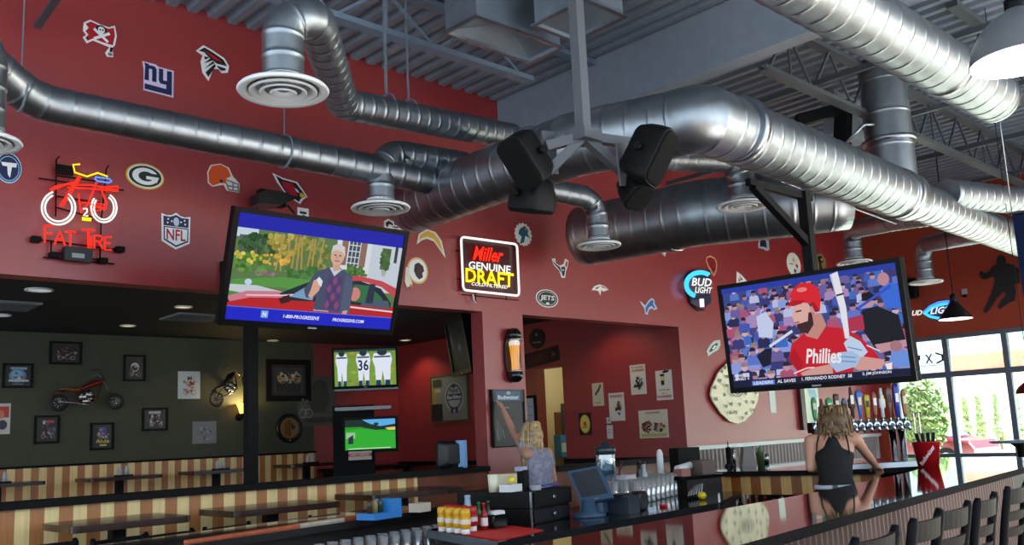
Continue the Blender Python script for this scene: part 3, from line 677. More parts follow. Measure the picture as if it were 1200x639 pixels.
# bicycle sign, crop 3.76 px per px
s_ = 3.76; N = lambda pts, Y=6.9: px(pts, Y, 0, 150, s_)
root = thing('neon_sign', 'neon sign of a red and white bicycle over the words FAT TIRE', 'neon sign', N([(345, 600)])[0])
b = MB()
for pts in ([(262, 125), (248, 140), (245, 390)], [(480, 165), (468, 180), (445, 420), (440, 590)], [(225, 500), (225, 570)], [(170, 222), (545, 275)], [(245, 210), (460, 240)], [(245, 350), (470, 410)], [(245, 300), (440, 330)], [(160, 490), (535, 540)], [(190, 570), (505, 600)], [(240, 560), (290, 545)], [(390, 575), (470, 585)]): b.tube(N(pts, 6.96), .006, 6)
b.box(N([(250, 200)], 6.95)[0], N([(320, 172)], 6.97)[0]); 
for p in ((160, 490), (530, 535), (240, 560), (455, 585)): q = N([p], 6.95)[0]; b.box(q-V((.03, .02, .02)), q+V((.03, .045, .02)))
obj('grid_frame', b, FR, root)
b = MB(); q0 = N([(285, 580)], 6.9)[0]; q1 = N([(395, 540)], 6.97)[0]; b.box(q0, q1); obj('transformer', b, mat((30, 30, 32), .5), root)
b = MB(); q0 = N([(318, 570)], 6.895)[0]; q1 = N([(372, 556)], 6.9)[0]; b.box(q0, q1); obj('rating_label', b, mat((150, 150, 150), .6), root)
def arc(cx, cy, rx, ry, a0, a1, n=24): return [(cx+rx*cos(radians(a0+(a1-a0)*i/n)), cy-ry*sin(radians(a0+(a1-a0)*i/n))) for i in range(n+1)]
NT = .0065
for k, (rx, ry) in enumerate(((74, 74), (60, 60))):
    b = MB(); b.tube(N(arc(258, 352, rx, ry, 110+k*5, 415-k*5)), NT*1.1, 8, m=NW); obj('front_wheel_tube', b, None, root)
for k, (rx, ry) in enumerate(((56, 64), (44, 52))):
    b = MB(); b.tube(N(arc(458, 352, rx, ry, -220, 62)), NT*1.1, 8, m=NW); obj('rear_wheel_tube', b, None, root)
for nm, m, L in (('frame_tube', NR, [(348, 212), (265, 345)]), ('frame_tube', NR, [(356, 216), (275, 345)]), ('frame_tube', NR, [(222, 272), (250, 256), (300, 248), (400, 252), (520, 275)]), ('frame_tube', NR, [(300, 262), (400, 268), (480, 275), (520, 278), (520, 258), (440, 262)]), ('frame_tube', NR, [(425, 240), (390, 330), (358, 375), (345, 290)]),
                 ('frame_tube', NR, [(440, 255), (470, 330), (460, 360), (380, 330), (360, 330)]), ('frame_tube', NR, [(380, 330), (470, 355), (400, 372), (420, 330), (460, 340)]), ('frame_tube', NR, [(225, 275), (300, 245), (330, 240)]),
                 ('handlebar_tube', NY, [(352, 160), (322, 162), (330, 196), (384, 214), (430, 198), (474, 214)]), ('saddle_tube', NB, [(420, 216), (480, 224), (492, 234), (480, 242), (428, 234), (418, 224), (424, 216)]), ('pedal_tube', NY, [(362, 396), (402, 400), (400, 408), (362, 404)]), ('crank_tube', NW, [(366, 356), (384, 356), (384, 370), (368, 386), (388, 388)])):
    b = MB(); b.tube(N(L), NT, 8, m=m); obj(nm, b, None, root)
LET = {'F': [[(0, 0), (0, 1)], [(0, 0), (.8, 0)], [(0, .45), (.65, .45)]], 'A': [[(0, 1), (.4, 0), (.8, 1)], [(.15, .62), (.65, .62)]], 'T': [[(0, 0), (.9, 0)], [(.45, 0), (.45, 1)]], 'I': [[(.1, 0), (.1, 1)]], 'R': [[(0, 1), (0, 0), (.55, 0), (.7, .2), (.55, .45), (0, .45)], [(.4, .45), (.75, 1)]], 'E': [[(.7, 0), (0, 0), (0, 1), (.7, 1)], [(0, .48), (.6, .48)]]}
for ch, x, y, w, h in (('F', 197, 430, 52, 75), ('A', 240, 452, 58, 62), ('T', 286, 456, 52, 62), ('T', 362, 448, 62, 80), ('I', 400, 478, 20, 52), ('R', 416, 474, 48, 56), ('E', 462, 480, 42, 56)):
    b = MB()
    for st in LET[ch]: b.tube(N([(x+u*w, y+v*h+u*w*.06) for u, v in st]), .0075, 8, m=NR)
    obj('letter_tube', b, None, root)
# square beer sign, crop 3.75 from (480,260)
s2 = 3.75; N2 = lambda pts, Y=6.9: px(pts, Y, 480, 260, s2)
root = thing('neon_sign', 'square white bordered neon beer sign with yellow DRAFT lettering', 'neon sign', N2([(355, 330)])[0])
b = MB(); 
for pts in ([(205, 127), (475, 165)], [(210, 250), (480, 290)], [(285, 80), (290, 355)], [(420, 100), (425, 345)], [(230, 320), (480, 345)]): b.tube(N2(pts, 6.96), .006, 6)
obj('grid_frame', b, FR, root)
b = MB(); c4 = N2([(228, 66), (470, 98), (480, 326), (234, 302)], 6.95); b.prism(c4, (0, .01, 0), mat((70, 20, 24), .3)); obj('back_panel', b, None, root)
b = MB(); b.tube(fillet(N2([(340, 81), (472, 99), (482, 326), (236, 300), (226, 66), (340, 81)]), .05), .0125, 10, m=NW); obj('border_tube', b, None, root)
def ntext(s, x, y, w, h, m, parent, shear=0, Y=6.92, name='lettering', conv=N2, d=.012, slope=.06):
    vs, fs = text_polys(s, shear); x0 = min(v.x for v in vs); x1 = max(v.x for v in vs); y0 = min(v.y for v in vs); y1 = max(v.y for v in vs)
    b = MB(); M = b.mi(m); F2 = []
    for off in (0, d):
        pts = [((v.x-x0)/(x1-x0)*w+x-w/2, -((v.y-y0)/(y1-y0)-.5)*h+y+((v.x-x0)/(x1-x0)-.5)*w*slope) for v in vs]
        F2.append([b.b.verts.new(conv([p], Y+off)[0]) for p in pts])
    edges = {}
    for f in fs:
        for i in range(len(f)):
            e = (f[i], f[(i+1) % len(f)]); edges[e] = 1
        for L in F2:
            try: g = b.b.faces.new([L[i] for i in f])
            except ValueError: pass
    for (a, c) in list(edges):
        if (c, a) not in edges:
            try: b.b.faces.new((F2[0][a], F2[0][c], F2[1][c], F2[1][a]))
            except ValueError: pass
    return obj(name, b, None, parent)
ntext('Miller', 345, 143, 135, 62, NR, root, .35, slope=.1)
ntext('GENUINE', 352, 200, 185, 34, NW, root, .05, slope=.12)
ntext('DRAFT', 352, 246, 212, 62, NY, root, 0, slope=.12)
ntext('COLD-FILTERED', 352, 280, 160, 15, NW, root, .2, slope=.1)
b = MB(); b.tube(N2([(278, 320), (283, 345), (292, 358)], 6.93), .008, 6); obj('plug_cord', b, mat((220, 220, 220), .5), root)
# blue arc sign, crop 3.55 from (780,290)
s3 = 3.55; N3 = lambda pts, Y=6.9: px(pts, Y, 780, 290, s3)
root = thing('neon_sign', 'round blue neon beer sign with white BUD LIGHT lettering beside the baseball television', 'neon sign', N3([(140, 265)])[0])
b = MB(); b.prism(N3([(92, 120), (120, 95), (185, 95), (190, 230), (150, 260), (105, 230)], 6.95), (0, .02, 0), mat((30, 26, 60), .4)); obj('back_panel', b, None, root)
for d in (0, 9):
    b = MB(); b.tube(N3(arc(145, 155, 62-d, 54-d, 55, 245)), .02 if d == 0 else .013, 8, m=NC); obj('arc_tube', b, None, root)
ntext('BUD', 150, 145, 84, 34, NW, root, .2, conv=N3, slope=.05)
ntext('LIGHT', 158, 178, 72, 26, NW, root, .2, conv=N3, slope=.05)
b = MB(); b.tube(N3([(150, 215), (152, 248)]), .03, 8, m=NW); obj('bottle_tube', b, None, root)
b = MB(); b.tube(N3([(105, 240), (130, 262), (160, 262)], 6.95), .01, 6); obj('plug_cord', b, FR, root)
# oval neon on the orange wall
root = thing('neon_sign', 'blue oval neon sign reading BUD LIGHT on the orange wall', 'neon sign', onX(1095, 376, 14.9))
NX = lambda pts, X=14.9: [onX(1040+x/6.39, 300+y/6.39, X) for x, y in pts]
b = MB(); b.prism(NX([(285, 430), (330, 380), (400, 350), (520, 340), (560, 400), (520, 460), (420, 475), (330, 462)], 14.95), (.02, 0, 0), mat((20, 40, 110), .3)); obj('back_panel', b, None, root)
for m, L in ((NB, [(272, 425), (320, 380), (380, 352), (450, 342), (520, 344)]), (NC, [(272, 425), (320, 455), (400, 470), (470, 462), (540, 440)]), (NC, [(285, 425), (330, 392), (390, 368), (450, 356)])):
    b = MB(); b.tube(NX(L), .022, 8, m=m); obj('swoosh_tube', b, None, root)
NX1 = lambda pts, Y: NX(pts, 14.88-(6.92-Y))
ntext('BUD', 205, 428, 112, 38, NW, root, .25, conv=NX1, slope=-.06)
ntext('LIGHT', 425, 405, 210, 50, NW, root, .25, conv=NX1, slope=-.08)

# ================================================================== TELEVISIONS
def tv(label, c, yaw, pitch, roll, w, h, shapes, bez=.035, d=.07, emit=1.0, arm=None, name='television', base=(10, 10, 14)):
    n = V((cos(yaw)*cos(pitch), sin(yaw)*cos(pitch), sin(pitch))); r = V((-sin(yaw), cos(yaw), 0)); u = n.cross(r)
    r2 = cos(roll)*r + sin(roll)*u; u2 = -sin(roll)*r + cos(roll)*u
    c = V(c); root = thing(name, label, 'television', c)
    TB = mat((4, 4, 5), .35, spec=.12); TD = mat((8, 8, 9), .7, spec=.1)
    b = MB(); b.obox(c-n*(d/2+.004), r2*(w/2), u2*(h/2), n*(d/2-.0), TD); b.obox(c-n*(d+.02), r2*w*.32, u2*h*.3, n*.03, TD); obj('housing', b, None, root)
    b = MB()
    for sx in (-1, 1): b.obox(c+r2*sx*(w/2-bez/2)+n*.004, r2*bez/2, u2*h/2, n*.012)
    for sy, e in ((1, bez), (-1, bez*1.25)): b.obox(c+u2*sy*(h/2-e/2)+n*.004, r2*(w/2-bez), u2*e/2, n*.012)
    obj('bezel', b, TB, root)
    W, H = w-2*bez, h-2.25*bez; cc = c+u2*bez*.125
    b = MB(); drawing(b, cc, r2, u2, W, H, shapes, emit=emit, base=(base, None), th=.001, step=.000012, clip=True); obj('screen', b, None, root)
    b = MB(); drawing(b, c-u2*(h/2-bez*.55)+n*.0165, r2, u2, w*.05, bez*.35, [('r', (150, 150, 155), 0, 0, 1, 1)], th=0, step=.0003); obj('maker_mark', b, None, root)
    return root, n, r2, u2
# --- first screen: man in front of a red car
rn = random.Random(5); S = []
def blob(L, col, cx, cy, rx, ry, k, s, var=18, r=None):
    r = r or rn
    for _ in range(k):
        a = r.uniform(0, 2*pi); q = math.sqrt(r.random()); d = r.randint(-var, var)
        L.append(('e', tuple(max(0, min(255, x+d)) for x in col), cx+rx*q*cos(a), cy+ry*q*sin(a), s*r.uniform(.6, 1.2), s*1.6*r.uniform(.6, 1.2), 9))
S += [('r', (92, 120, 72), 0, .13, 1, .8), ('r', (196, 214, 226), 0, .13, .12, .22), ('r', (96, 92, 92), .02, .2, .16, .42)]
blob(S, (52, 88, 46), .12, .3, .1, .13, 40, .018); blob(S, (40, 76, 40), .12, .24, .06, .08, 20, .016)
blob(S, (170, 156, 66), .32, .22, .14, .12, 60, .016, 28); blob(S, (120, 128, 60), .45, .3, .1, .18, 50, .016, 26)
for k in range(9): x = .24+.03*k; S.append(('l', (176, 146, 76), .012, [(x, .5), (x+rn.uniform(-.03, .04), .16)]))
blob(S, (214, 168, 60), .24, .4, .08, .06, 26, .013, 24); blob(S, (84, 128, 52), .1, .46, .12, .09, 60, .018, 26); blob(S, (200, 190, 70), .08, .4, .08, .05, 20, .012, 22); blob(S, (70, 118, 56), .4, .5, .12, .06, 40, .018, 20); blob(S, (150, 110, 130), .19, .54, .05, .02, 10, .01)
S += [('p', (86, 150, 66), [(.02, .62), (.3, .56), (.55, .56), (.55, .72), (.3, .66), (0, .68)]), ('p', (70, 140, 60), [(0, .74), (.3, .7), (.3, .8), (0, .82)]), ('p', (196, 204, 212), [(0, .67), (.15, .66), (.36, .72), (.3, .78), (0, .73)]), ('e', (190, 214, 236), .1, .635, .02, .03)]
S += [('r', (214, 220, 228), .58, .13, 1, .62), ('r', (196, 206, 216), .8, .13, 1, .62), ('r', (140, 106, 92), .61, .13, .65, .38), ('r', (140, 106, 92), .73, .13, .77, .38), ('r', (64, 78, 92), .655, .13, .725, .38)]
for k in range(3): S.append(('l', (220, 224, 230), .006, [(.655+.0235*(k), .13), (.655+.0235*k, .38)]))
for k in range(4): S.append(('l', (220, 224, 230), .006, [(.655, .17+.06*k), (.725, .17+.06*k)]))
blob(S, (70, 112, 48), .72, .44, .07, .07, 40, .016, 18); blob(S, (60, 96, 60), .6, .46, .05, .06, 20, .016)
S += [('r', (74, 98, 58), .87, .16, .93, .38), ('p', (170, 174, 168), [(.88, .38), (.92, .38), (.91, .45), (.89, .45)]), ('r', (50, 60, 74), .955, .13, .975, .3)]
blob(S, (70, 106, 54), .9, .27, .03, .11, 24, .012)
# car
S += [('p', (206, 120, 140), [(0, .78), (.1, .72), (.26, .7), (.36, .71), (.3, .78), (.02, .86)]), ('p', (186, 30, 34), [(0, .84), (.12, .78), (.3, .76), (.6, .74), (1, .76), (1, .9), (0, .9)]), ('p', (196, 70, 80), [(.62, .5), (.75, .47), (.9, .5), (1, .56), (1, .66), (.9, .56), (.76, .52), (.64, .54)]), ('p', (30, 40, 50), [(.28, .72), (.42, .6), (.48, .56), (.62, .54), (.76, .52), (.9, .58), (.98, .72), (.98, .78), (.6, .76), (.34, .78)]), ('p', (120, 160, 190), [(.34, .74), (.44, .62), (.5, .62), (.48, .76)]), ('p', (50, 110, 70), [(.72, .56), (.82, .56), (.92, .68), (.92, .74), (.72, .74)]), ('p', (70, 90, 110), [(.8, .7), (.96, .7), (.98, .78), (.78, .77)]), ('e', (206, 130, 120), .735, .66, .035, .07), ('p', (40, 50, 70), [(.82, .54), (.86, .54), (.86, .74), (.81, .74)]), ('l', (230, 200, 206), .01, [(.1, .76), (.3, .735), (.36, .72)]), ('p', (60, 20, 24), [(.28, .77), (.34, .72), (.35, .79), (.3, .82)]), ('l', (214, 220, 224), .012, [(.64, .79), (1, .81)])]
# man
S += [('p', (70, 78, 104), [(.48, .47), (.55, .42), (.62, .42), (.7, .48), (.72, .62), (.71, .86), (.49, .86), (.5, .72), (.44, .74), (.42, .66)]), ('p', (80, 90, 116), [(.66, .46), (.71, .52), (.72, .86), (.66, .86)]), ('p', (86, 60, 104), [(.555, .5), (.645, .5), (.65, .84), (.55, .84)])]
for r_ in range(4):
    for q in range(3): x, y = .57+.03*q, .55+.08*r_; S.append(('p', (128, 74, 118) if (r_+q) % 2 else (70, 60, 110), [(x, y-.05), (x+.016, y), (x, y+.05), (x-.016, y)]))
S += [('p', (196, 206, 220), [(.555, .42), (.6, .4), (.63, .43), (.59, .5)]), ('p', (206, 160, 140), [(.565, .36), (.62, .36), (.615, .44), (.58, .45)]), ('e', (212, 170, 150), .592, .3, .042, .085), ('p', (206, 204, 204), [(.55, .28), (.555, .2), (.59, .17), (.63, .2), (.64, .3), (.625, .26), (.59, .235), (.565, .25)]), ('e', (90, 70, 66), .578, .29, .007, .008), ('e', (90, 70, 66), .608, .29, .007, .008), ('l', (150, 90, 86), .008, [(.58, .345), (.606, .345)]), ('p', (196, 150, 130), [(.586, .295), (.596, .295), (.598, .325), (.584, .325)]),
      ('p', (214, 164, 142), [(.46, .66), (.47, .56), (.5, .54), (.52, .58), (.51, .66), (.47, .74), (.45, .72)]), ('p', (222, 226, 236), [(.485, .55), (.5, .52), (.525, .56), (.52, .62), (.505, .6)]), ('p', (206, 160, 140), [(.675, .84), (.705, .83), (.7, .88), (.67, .88)])]
S += [('r', (24, 26, 170), 0, 0, 1, .135), ('r', (26, 34, 196), 0, .875, 1, 1), ('l', (90, 110, 220), .006, [(0, .875), (1, .875)]), ('r', (120, 160, 230), .195, .895, .235, .965), ('t', (240, 244, 255), 'N', .215, .93, .045, .02), ('t', (240, 244, 255), '1-800-PROGRESSIVE', .43, .935, .036, .215, .15), ('t', (240, 244, 255), 'PROGRESSIVE.COM', .72, .935, .034, .2, .15), ('t', (226, 226, 230), 'Paid Advertising', .54, .855, .018, .09)]
k1 = 1.4/1.27
c1_ = V((3.212*k1, 5.214*k1, 1.5+1.112*k1))
root, n1, r1, u1 = tv('flat screen television showing a man beside a red car', c1_, radians(-94.8), radians(-17.85), radians(-1.28), 1.4, .827, S, emit=.92)
b = MB(); q = c1_-n1*.12; b.bar(q, V((q.x, YW-.04, q.z+.1)), .09, .09); b.obox((q.x, YW-.022, q.z+.1), (.18, 0, 0), (0, .018, 0), (0, 0, .16)); b.bar(q-r1*.25, q+r1*.25, .05); obj('wall_arm', b, BLACK, root)
# black wall speaker above it
q = onY(322, 233, 6.86); root = thing('wall_speaker', 'flat black box bracket on the red wall above the angled television', 'speaker', q)
b = MB(); P_ = [onY(x, y, 6.76) for x, y in ((304, 226), (313, 222), (336, 226), (347, 233), (330, 240), (304, 238))]; b.prism(P_, (0, .16, 0), mat((18, 20, 20), .4)); obj('cabinet', b, None, root)
b = MB(); b.bar(onY(303, 232, 6.9), onY(301, 244, 6.95), .02); b.bar(onY(337, 241, 6.9), onY(345, 250, 6.95), .012); b.box(onY(306, 238, 6.92), V((onY(330, 228, 7).x, 7.0, onY(330, 228, 7).z))); obj('mount', b, FR, root)
# --- second screen: baseball batter before a crowd
S = []; r2_ = random.Random(11)
S += [('r', (60, 74, 140), 0, 0, 1, 1)]
for k in range(330):
    u, v = r2_.random(), r2_.random()**.9; s = .026+.02*v; d = r2_.random()
    col = r2_.choice([(96, 120, 206), (140, 160, 226), (70, 90, 180), (58, 60, 120), (170, 140, 190), (190, 196, 232), (40, 42, 90), (110, 96, 160), (60, 110, 200), (176, 84, 120)])
    S.append(('p', col, [(u-s*1.1, v+s*3.2), (u-s, v+s), (u-s*.4, v+s*.4), (u+s*.4, v+s*.4), (u+s, v+s), (u+s*1.1, v+s*3.2)]))
    S.append(('e', r2_.choice([(196, 150, 160), (176, 130, 150), (214, 176, 190), (150, 110, 140)]), u, v-s*.2, s*.52, s*1.0, 12))
    S.append(('p', r2_.choice([(40, 34, 60), (70, 50, 70), (30, 30, 70), (150, 130, 120)]), [(u-s*.52, v-s*.3), (u-s*.4, v-s*1.1), (u, v-s*1.35), (u+s*.4, v-s*1.1), (u+s*.52, v-s*.3)]))
S += [('r', (40, 60, 170), .0, .0, 1, .05), ('p', (24, 26, 36), [(.78, .52), (.8, .38), (.88, .36), (.98, .46), (1, .72), (.84, .74)]), ('e', (196, 150, 160), .84, .31, .03, .055), ('p', (20, 22, 34), [(.805, .3), (.81, .24), (.85, .22), (.88, .28), (.875, .31)]), ('p', (60, 110, 220), [(.9, .22), (.95, .16), (1, .2), (1, .42), (.92, .38)]), ('e', (190, 140, 150), .93, .13, .03, .06), ('p', (196, 150, 160), [(.84, .7), (1, .68), (1, .74), (.86, .78)]), ('p', (110, 150, 226), [(.9, .86), (.92, .78), (.97, .76), (1, .8), (1, .92), (.9, .92)]), ('e', (170, 120, 130), .945, .73, .03, .05), ('l', (60, 80, 200), .02, [(.78, .36), (.96, .2)]), ('p', (180, 50, 80), [(.72, .44), (.8, .42), (.8, .56), (.72, .56)]),
      ('l', (220, 224, 240), .022, [(.26, .62), (.4, .5)]), ('p', (24, 26, 50), [(.17, .7), (.23, .64), (.27, .64), (.25, .8), (.2, .82)]), ('p', (200, 210, 240), [(.2, .32), (.26, .28), (.3, .4), (.28, .54), (.2, .52)])]
# batter
S += [('p', (206, 26, 44), [(.36, .76), (.39, .62), (.46, .54), (.56, .48), (.68, .52), (.76, .6), (.82, .72), (.86, .84), (.76, .9), (.72, .84), (.7, 1), (.38, 1), (.4, .88)]), ('p', (180, 18, 40), [(.36, .76), (.4, .66), (.44, .8), (.42, .9)]), ('p', (214, 160, 150), [(.42, .9), (.5, .86), (.6, .84), (.6, .95), (.44, .98)]), ('p', (214, 160, 150), [(.68, .74), (.78, .8), (.88, .84), (.86, .92), (.74, .92), (.68, .84)]), ('p', (200, 140, 130), [(.46, .46), (.5, .36), (.58, .36), (.6, .48), (.54, .6), (.48, .56)]), ('e', (226, 176, 166), .475, .36, .058, .14), ('p', (226, 176, 166), [(.425, .3), (.412, .37), (.425, .39), (.43, .46), (.5, .5), (.54, .3)]), ('p', (60, 36, 40), [(.43, .44), (.445, .5), (.49, .54), (.53, .46), (.53, .34), (.51, .34), (.5, .42), (.47, .43)]), ('e', (206, 150, 140), .535, .32, .016, .035), ('l', (70, 40, 40), .012, [(.44, .32), (.47, .315)]), ('l', (150, 80, 80), .01, [(.426, .425), (.45, .42)]),
      ('p', (222, 34, 48), [(.4, .24), (.42, .2), (.43, .12), (.48, .06), (.54, .06), (.58, .12), (.59, .22), (.575, .34), (.545, .34), (.53, .26), (.48, .24), (.43, .26)]), ('p', (180, 20, 36), [(.385, .25), (.43, .21), (.5, .22), (.48, .25), (.43, .265)]), ('e', (240, 130, 130), .49, .12, .03, .022), ('p', (170, 16, 34), [(.53, .25), (.55, .25), (.575, .34), (.55, .35)]),
      ('p', (236, 232, 240), [(.655, .02), (.7, .0), (.72, .34), (.715, .62), (.69, .62), (.685, .34)]), ('l', (40, 40, 50), .014, [(.672, .22), (.715, .21)]), ('p', (200, 206, 226), [(.655, .02), (.665, .02), (.695, .62), (.69, .62), (.683, .34)]),
      ('p', (196, 214, 240), [(.68, .66), (.72, .6), (.77, .66), (.8, .76), (.77, .8), (.7, .78)]), ('p', (170, 196, 232), [(.58, .82), (.64, .74), (.72, .74), (.76, .8), (.73, .88), (.62, .92)]), ('l', (120, 150, 200), .01, [(.66, .78), (.73, .8)]), ('l', (120, 150, 200), .01, [(.7, .7), (.77, .74)]), ('l', (120, 150, 200), .01, [(.65, .82), (.73, .84)]),
      ('t', (244, 240, 244), 'Phillies', .56, .76, .14, .2, .2, -4), ('l', (236, 220, 226), .01, [(.38, .9), (.46, .86), (.5, .86)]), ('l', (236, 220, 226), .01, [(.8, .7), (.86, .76)])]
S += [('r', (26, 28, 60), 0, .93, 1, 1), ('r', (90, 130, 220), .12, .945, .26, .99), ('t', (240, 240, 250), 'LEADERS', .19, .967, .03, .12, .1), ('t', (240, 240, 250), 'AL SAVES', .33, .965, .032, .11, .1), ('t', (240, 240, 250), '1. FERNANDO RODNEY  38', .56, .96, .032, .28, .1), ('t', (240, 240, 250), '2. JIM JOHNSON', .83, .955, .032, .15, .1), ('r', (200, 206, 230), .07, .86, .11, .9), ('t', (240, 240, 250), 'RANGERS  2', .06, .88, .026, .09), ('t', (240, 240, 250), 'ANGELS  4', .06, .915, .026, .09), ('e', (226, 60, 70), .9, .9, .02, .03), ('p', (240, 240, 250), [(.88, .88), (.915, .87), (.91, .93), (.885, .93)])]
k2 = 1.55/1.27
c2_ = V((5.444*k2, 2.927*k2, 1.5+.582*k2))
root, n2, r2v, u2 = tv('large flat screen television showing a baseball batter in red', c2_, radians(-178.5), radians(-5.84), radians(-.5), 1.55, .75*k2, S, emit=.88)
qp = c2_-n2*.12; zt = 3.33
b = MB(); b.box((qp.x-.04, qp.y-.04, qp.z-.2), (qp.x+.04, qp.y+.04, zt+.02)); obj('ceiling_pole', b, BLACK, root)
b = MB(); b.bar((qp.x-.75, qp.y+.05, zt), (qp.x+.1, qp.y, zt-.02), .05, .05); obj('top_arm', b, BLACK, root)
b = MB(); b.bar((qp.x-.68, qp.y+.05, zt-.02), (qp.x, qp.y, zt-.42), .06, .06); obj('diagonal_brace', b, BLACK, root)
b = MB(); b.obox(qp, r2v*.3, u2*.2, n2*.03); obj('mount_plate', b, BLACK, root)
b = MB(); b.tube([onD(876, 198, 7.6), onD(1050, 262, 10.4)], .012, 8); solo('conduit', b, BRUSH, 'long thin conduit pipe running under the main duct', 'pipe')
# ================================================================== DINING ALCOVE
def poster(label, x, y, w, h, plane, pos, base, shapes, name='wall_poster', frame=None, fw=.03, fd=.025, cat='picture', group=None, th=.006, rot=0, emit=0):
    "framed or bare picture lying on wall plane ('Y',v) or ('X',v); pixel box of the photo"
    if plane == 'Y':
        c = onY(x, y, pos-.002); W = onY(x+w/2, y, pos).x-onY(x-w/2, y, pos).x; H = (onY(x, y-h/2, pos)-onY(x, y+h/2, pos)).z; ex = EXW
    else:
        c = onX(x, y, pos-.002); W = onX(x-w/2, y, pos).y-onX(x+w/2, y, pos).y; H = (onX(x, y-h/2, pos)-onX(x, y+h/2, pos)).z; ex = EYX
    ex = V(ex); ey = EZ
    if rot: ex, ey = ex*cos(radians(rot))+EZ*sin(radians(rot)), EZ*cos(radians(rot))-ex*sin(radians(rot))
    n = ex.cross(ey)
    if frame is None:
        b = MB(); drawing(b, c, ex, ey, W, H, shapes, base=(base, None) if not isinstance(base[0], tuple) else base, th=th)
        return solo(name, b, None, label, cat, group)
    root = thing(name, label, cat, c-ey*H/2, group)
    b = MB(); drawing(b, c, ex, ey, W-2*fw, H-2*fw, shapes, base=(base, None), th=.008); obj('print', b, None, root)
    b = MB()
    for s in (-1, 1):
        b.obox(c+ex*s*(W/2-fw/2)+n*fd/2, ex*fw/2, ey*H/2, n*fd/2); b.obox(c+ey*s*(H/2-fw/2)+n*fd/2, ex*(W/2-fw), ey*fw/2, n*fd/2)
    obj('frame', b, mat(frame, .5, spec=.15), root)
    return root
GP = 'framed pictures on the olive wall'
rp = random.Random(21)
def bikeart(cols, k=26, cx=.5, cy=.55, rx=.36, ry=.3):
    L = []
    for _ in range(k):
        a = rp.uniform(0, 6.28); q = math.sqrt(rp.random()); x, y = cx+rx*q*cos(a), cy+ry*q*sin(a); s = rp.uniform(.02, .08)
        L.append(('p', rp.choice(cols), [(x+s*cos(t+a)*rp.uniform(.6, 1.3), y+s*sin(t+a)*rp.uniform(.6, 1.3)) for t in (0, 1.3, 2.5, 3.8, 5)]))
    L += [('a', (150, 150, 150), cx-rx*.62, cy+ry*.75, .1, .1, .025, 0, 360), ('a', (150, 150, 150), cx+rx*.62, cy+ry*.75, .1, .1, .025, 0, 360)]
    return L
O_ = YB
BK = (14, 14, 15)
poster('black framed poster of a dark motorcycle, highest on the olive wall', 77, 414, 38, 27, 'Y', O_, (20, 14, 14), bikeart([(120, 60, 40), (150, 130, 120), (90, 40, 30), (60, 40, 36), (170, 150, 140)], 30), frame=BK, group=GP)
poster('black poster with a blue round motorcycle badge at the left edge', 21, 440.5, 36, 29, 'Y', O_, (16, 18, 24), [('r', (150, 170, 190), .2, .08, .84, .2), ('e', (90, 150, 200), .48, .5, .34, .34), ('e', (130, 190, 226), .46, .46, .24, .24)] + bikeart([(200, 210, 216), (180, 80, 60), (40, 60, 90)], 16, .5, .55, .3, .24) + [('r', (190, 200, 206), .12, .7, .9, .8), ('r', (110, 120, 130), .28, .9, .7, .95)], frame=BK, group=GP)
poster('black framed picture of a domed white motor between two wheels', 157.5, 431.5, 26, 31, 'Y', O_, (18, 14, 14), [('e', (200, 200, 206), .52, .46, .24, .2), ('e', (30, 26, 26), .52, .5, .16, .12)] + bikeart([(150, 80, 70), (190, 180, 180), (90, 50, 46), (40, 30, 30)], 24, .5, .64, .34, .2), frame=BK, group=GP)
poster('white poster with an orange motorcycle rider', 221.5, 451.5, 26, 32, 'Y', O_, (206, 216, 218), bikeart([(214, 96, 46), (196, 120, 70), (50, 40, 50), (120, 60, 40), (226, 140, 90)], 34, .5, .52, .28, .34), group=GP)
poster('black framed poster with a red and white race bike', 55, 503.5, 30, 33, 'Y', O_, (16, 16, 18), [('r', (200, 60, 70), .42, .12, .82, .22), ('e', (190, 200, 214), .34, .2, .07, .09)] + bikeart([(150, 60, 60), (70, 80, 110), (170, 170, 180), (90, 60, 80)], 34, .5, .56, .36, .3), frame=BK, group=GP)
poster('black poster with yellow graffiti lettering', 119.5, 511.5, 28, 32, 'Y', O_, (14, 13, 16), [('p', (90, 70, 130), [(.3, .1), (.7, .1), (.76, .5), (.3, .6)])] + bikeart([(120, 90, 160), (190, 190, 214), (200, 170, 50), (60, 60, 110)], 24, .52, .42, .28, .28) + [('t', (226, 190, 60), 'Ride', .5, .72, .16, .7, .2), ('r', (226, 200, 90), .34, .86, .7, .92)], frame=BK, group=GP)
poster('black framed picture of a chrome engine', 181.5, 491.5, 30, 27, 'Y', O_, (16, 14, 16), [('r', (180, 176, 180), .2, .08, .76, .22)] + bikeart([(170, 140, 150), (120, 90, 100), (196, 190, 196), (70, 50, 60)], 34, .5, .58, .34, .3), frame=BK, group=GP)
poster('unframed grey print with a faint engine crest', 239.5, 507, 28, 26, 'Y', O_, (112, 118, 122), bikeart([(90, 96, 104), (140, 146, 150), (76, 82, 96)], 24), group=GP)
poster('red and white poster cut by the left edge of the photo', 3, 491, 18, 36, 'Y', O_, (206, 206, 204), [('r', (196, 50, 40), .1, .1, .9, .46), ('e', (40, 40, 70), .5, .7, .3, .16), ('e', (206, 120, 90), .4, .36, .2, .14)], group=GP)
poster('large dark wide framed football print right of the steel post', 338, 446, 52, 49, 'Y', O_, (34, 32, 34), [('r', (60, 56, 58), .08, .08, .92, .92), ('r', (30, 30, 30), .14, .5, .86, .9), ('p', (190, 170, 90), [(.16, .36), (.44, .3), (.86, .3), (.84, .56), (.5, .5), (.2, .56)])] + bikeart([(200, 190, 190), (150, 50, 50), (60, 60, 60), (190, 160, 80), (220, 214, 200)], 30, .5, .36, .34, .2), frame=(20, 17, 17), fw=.09, group=GP)
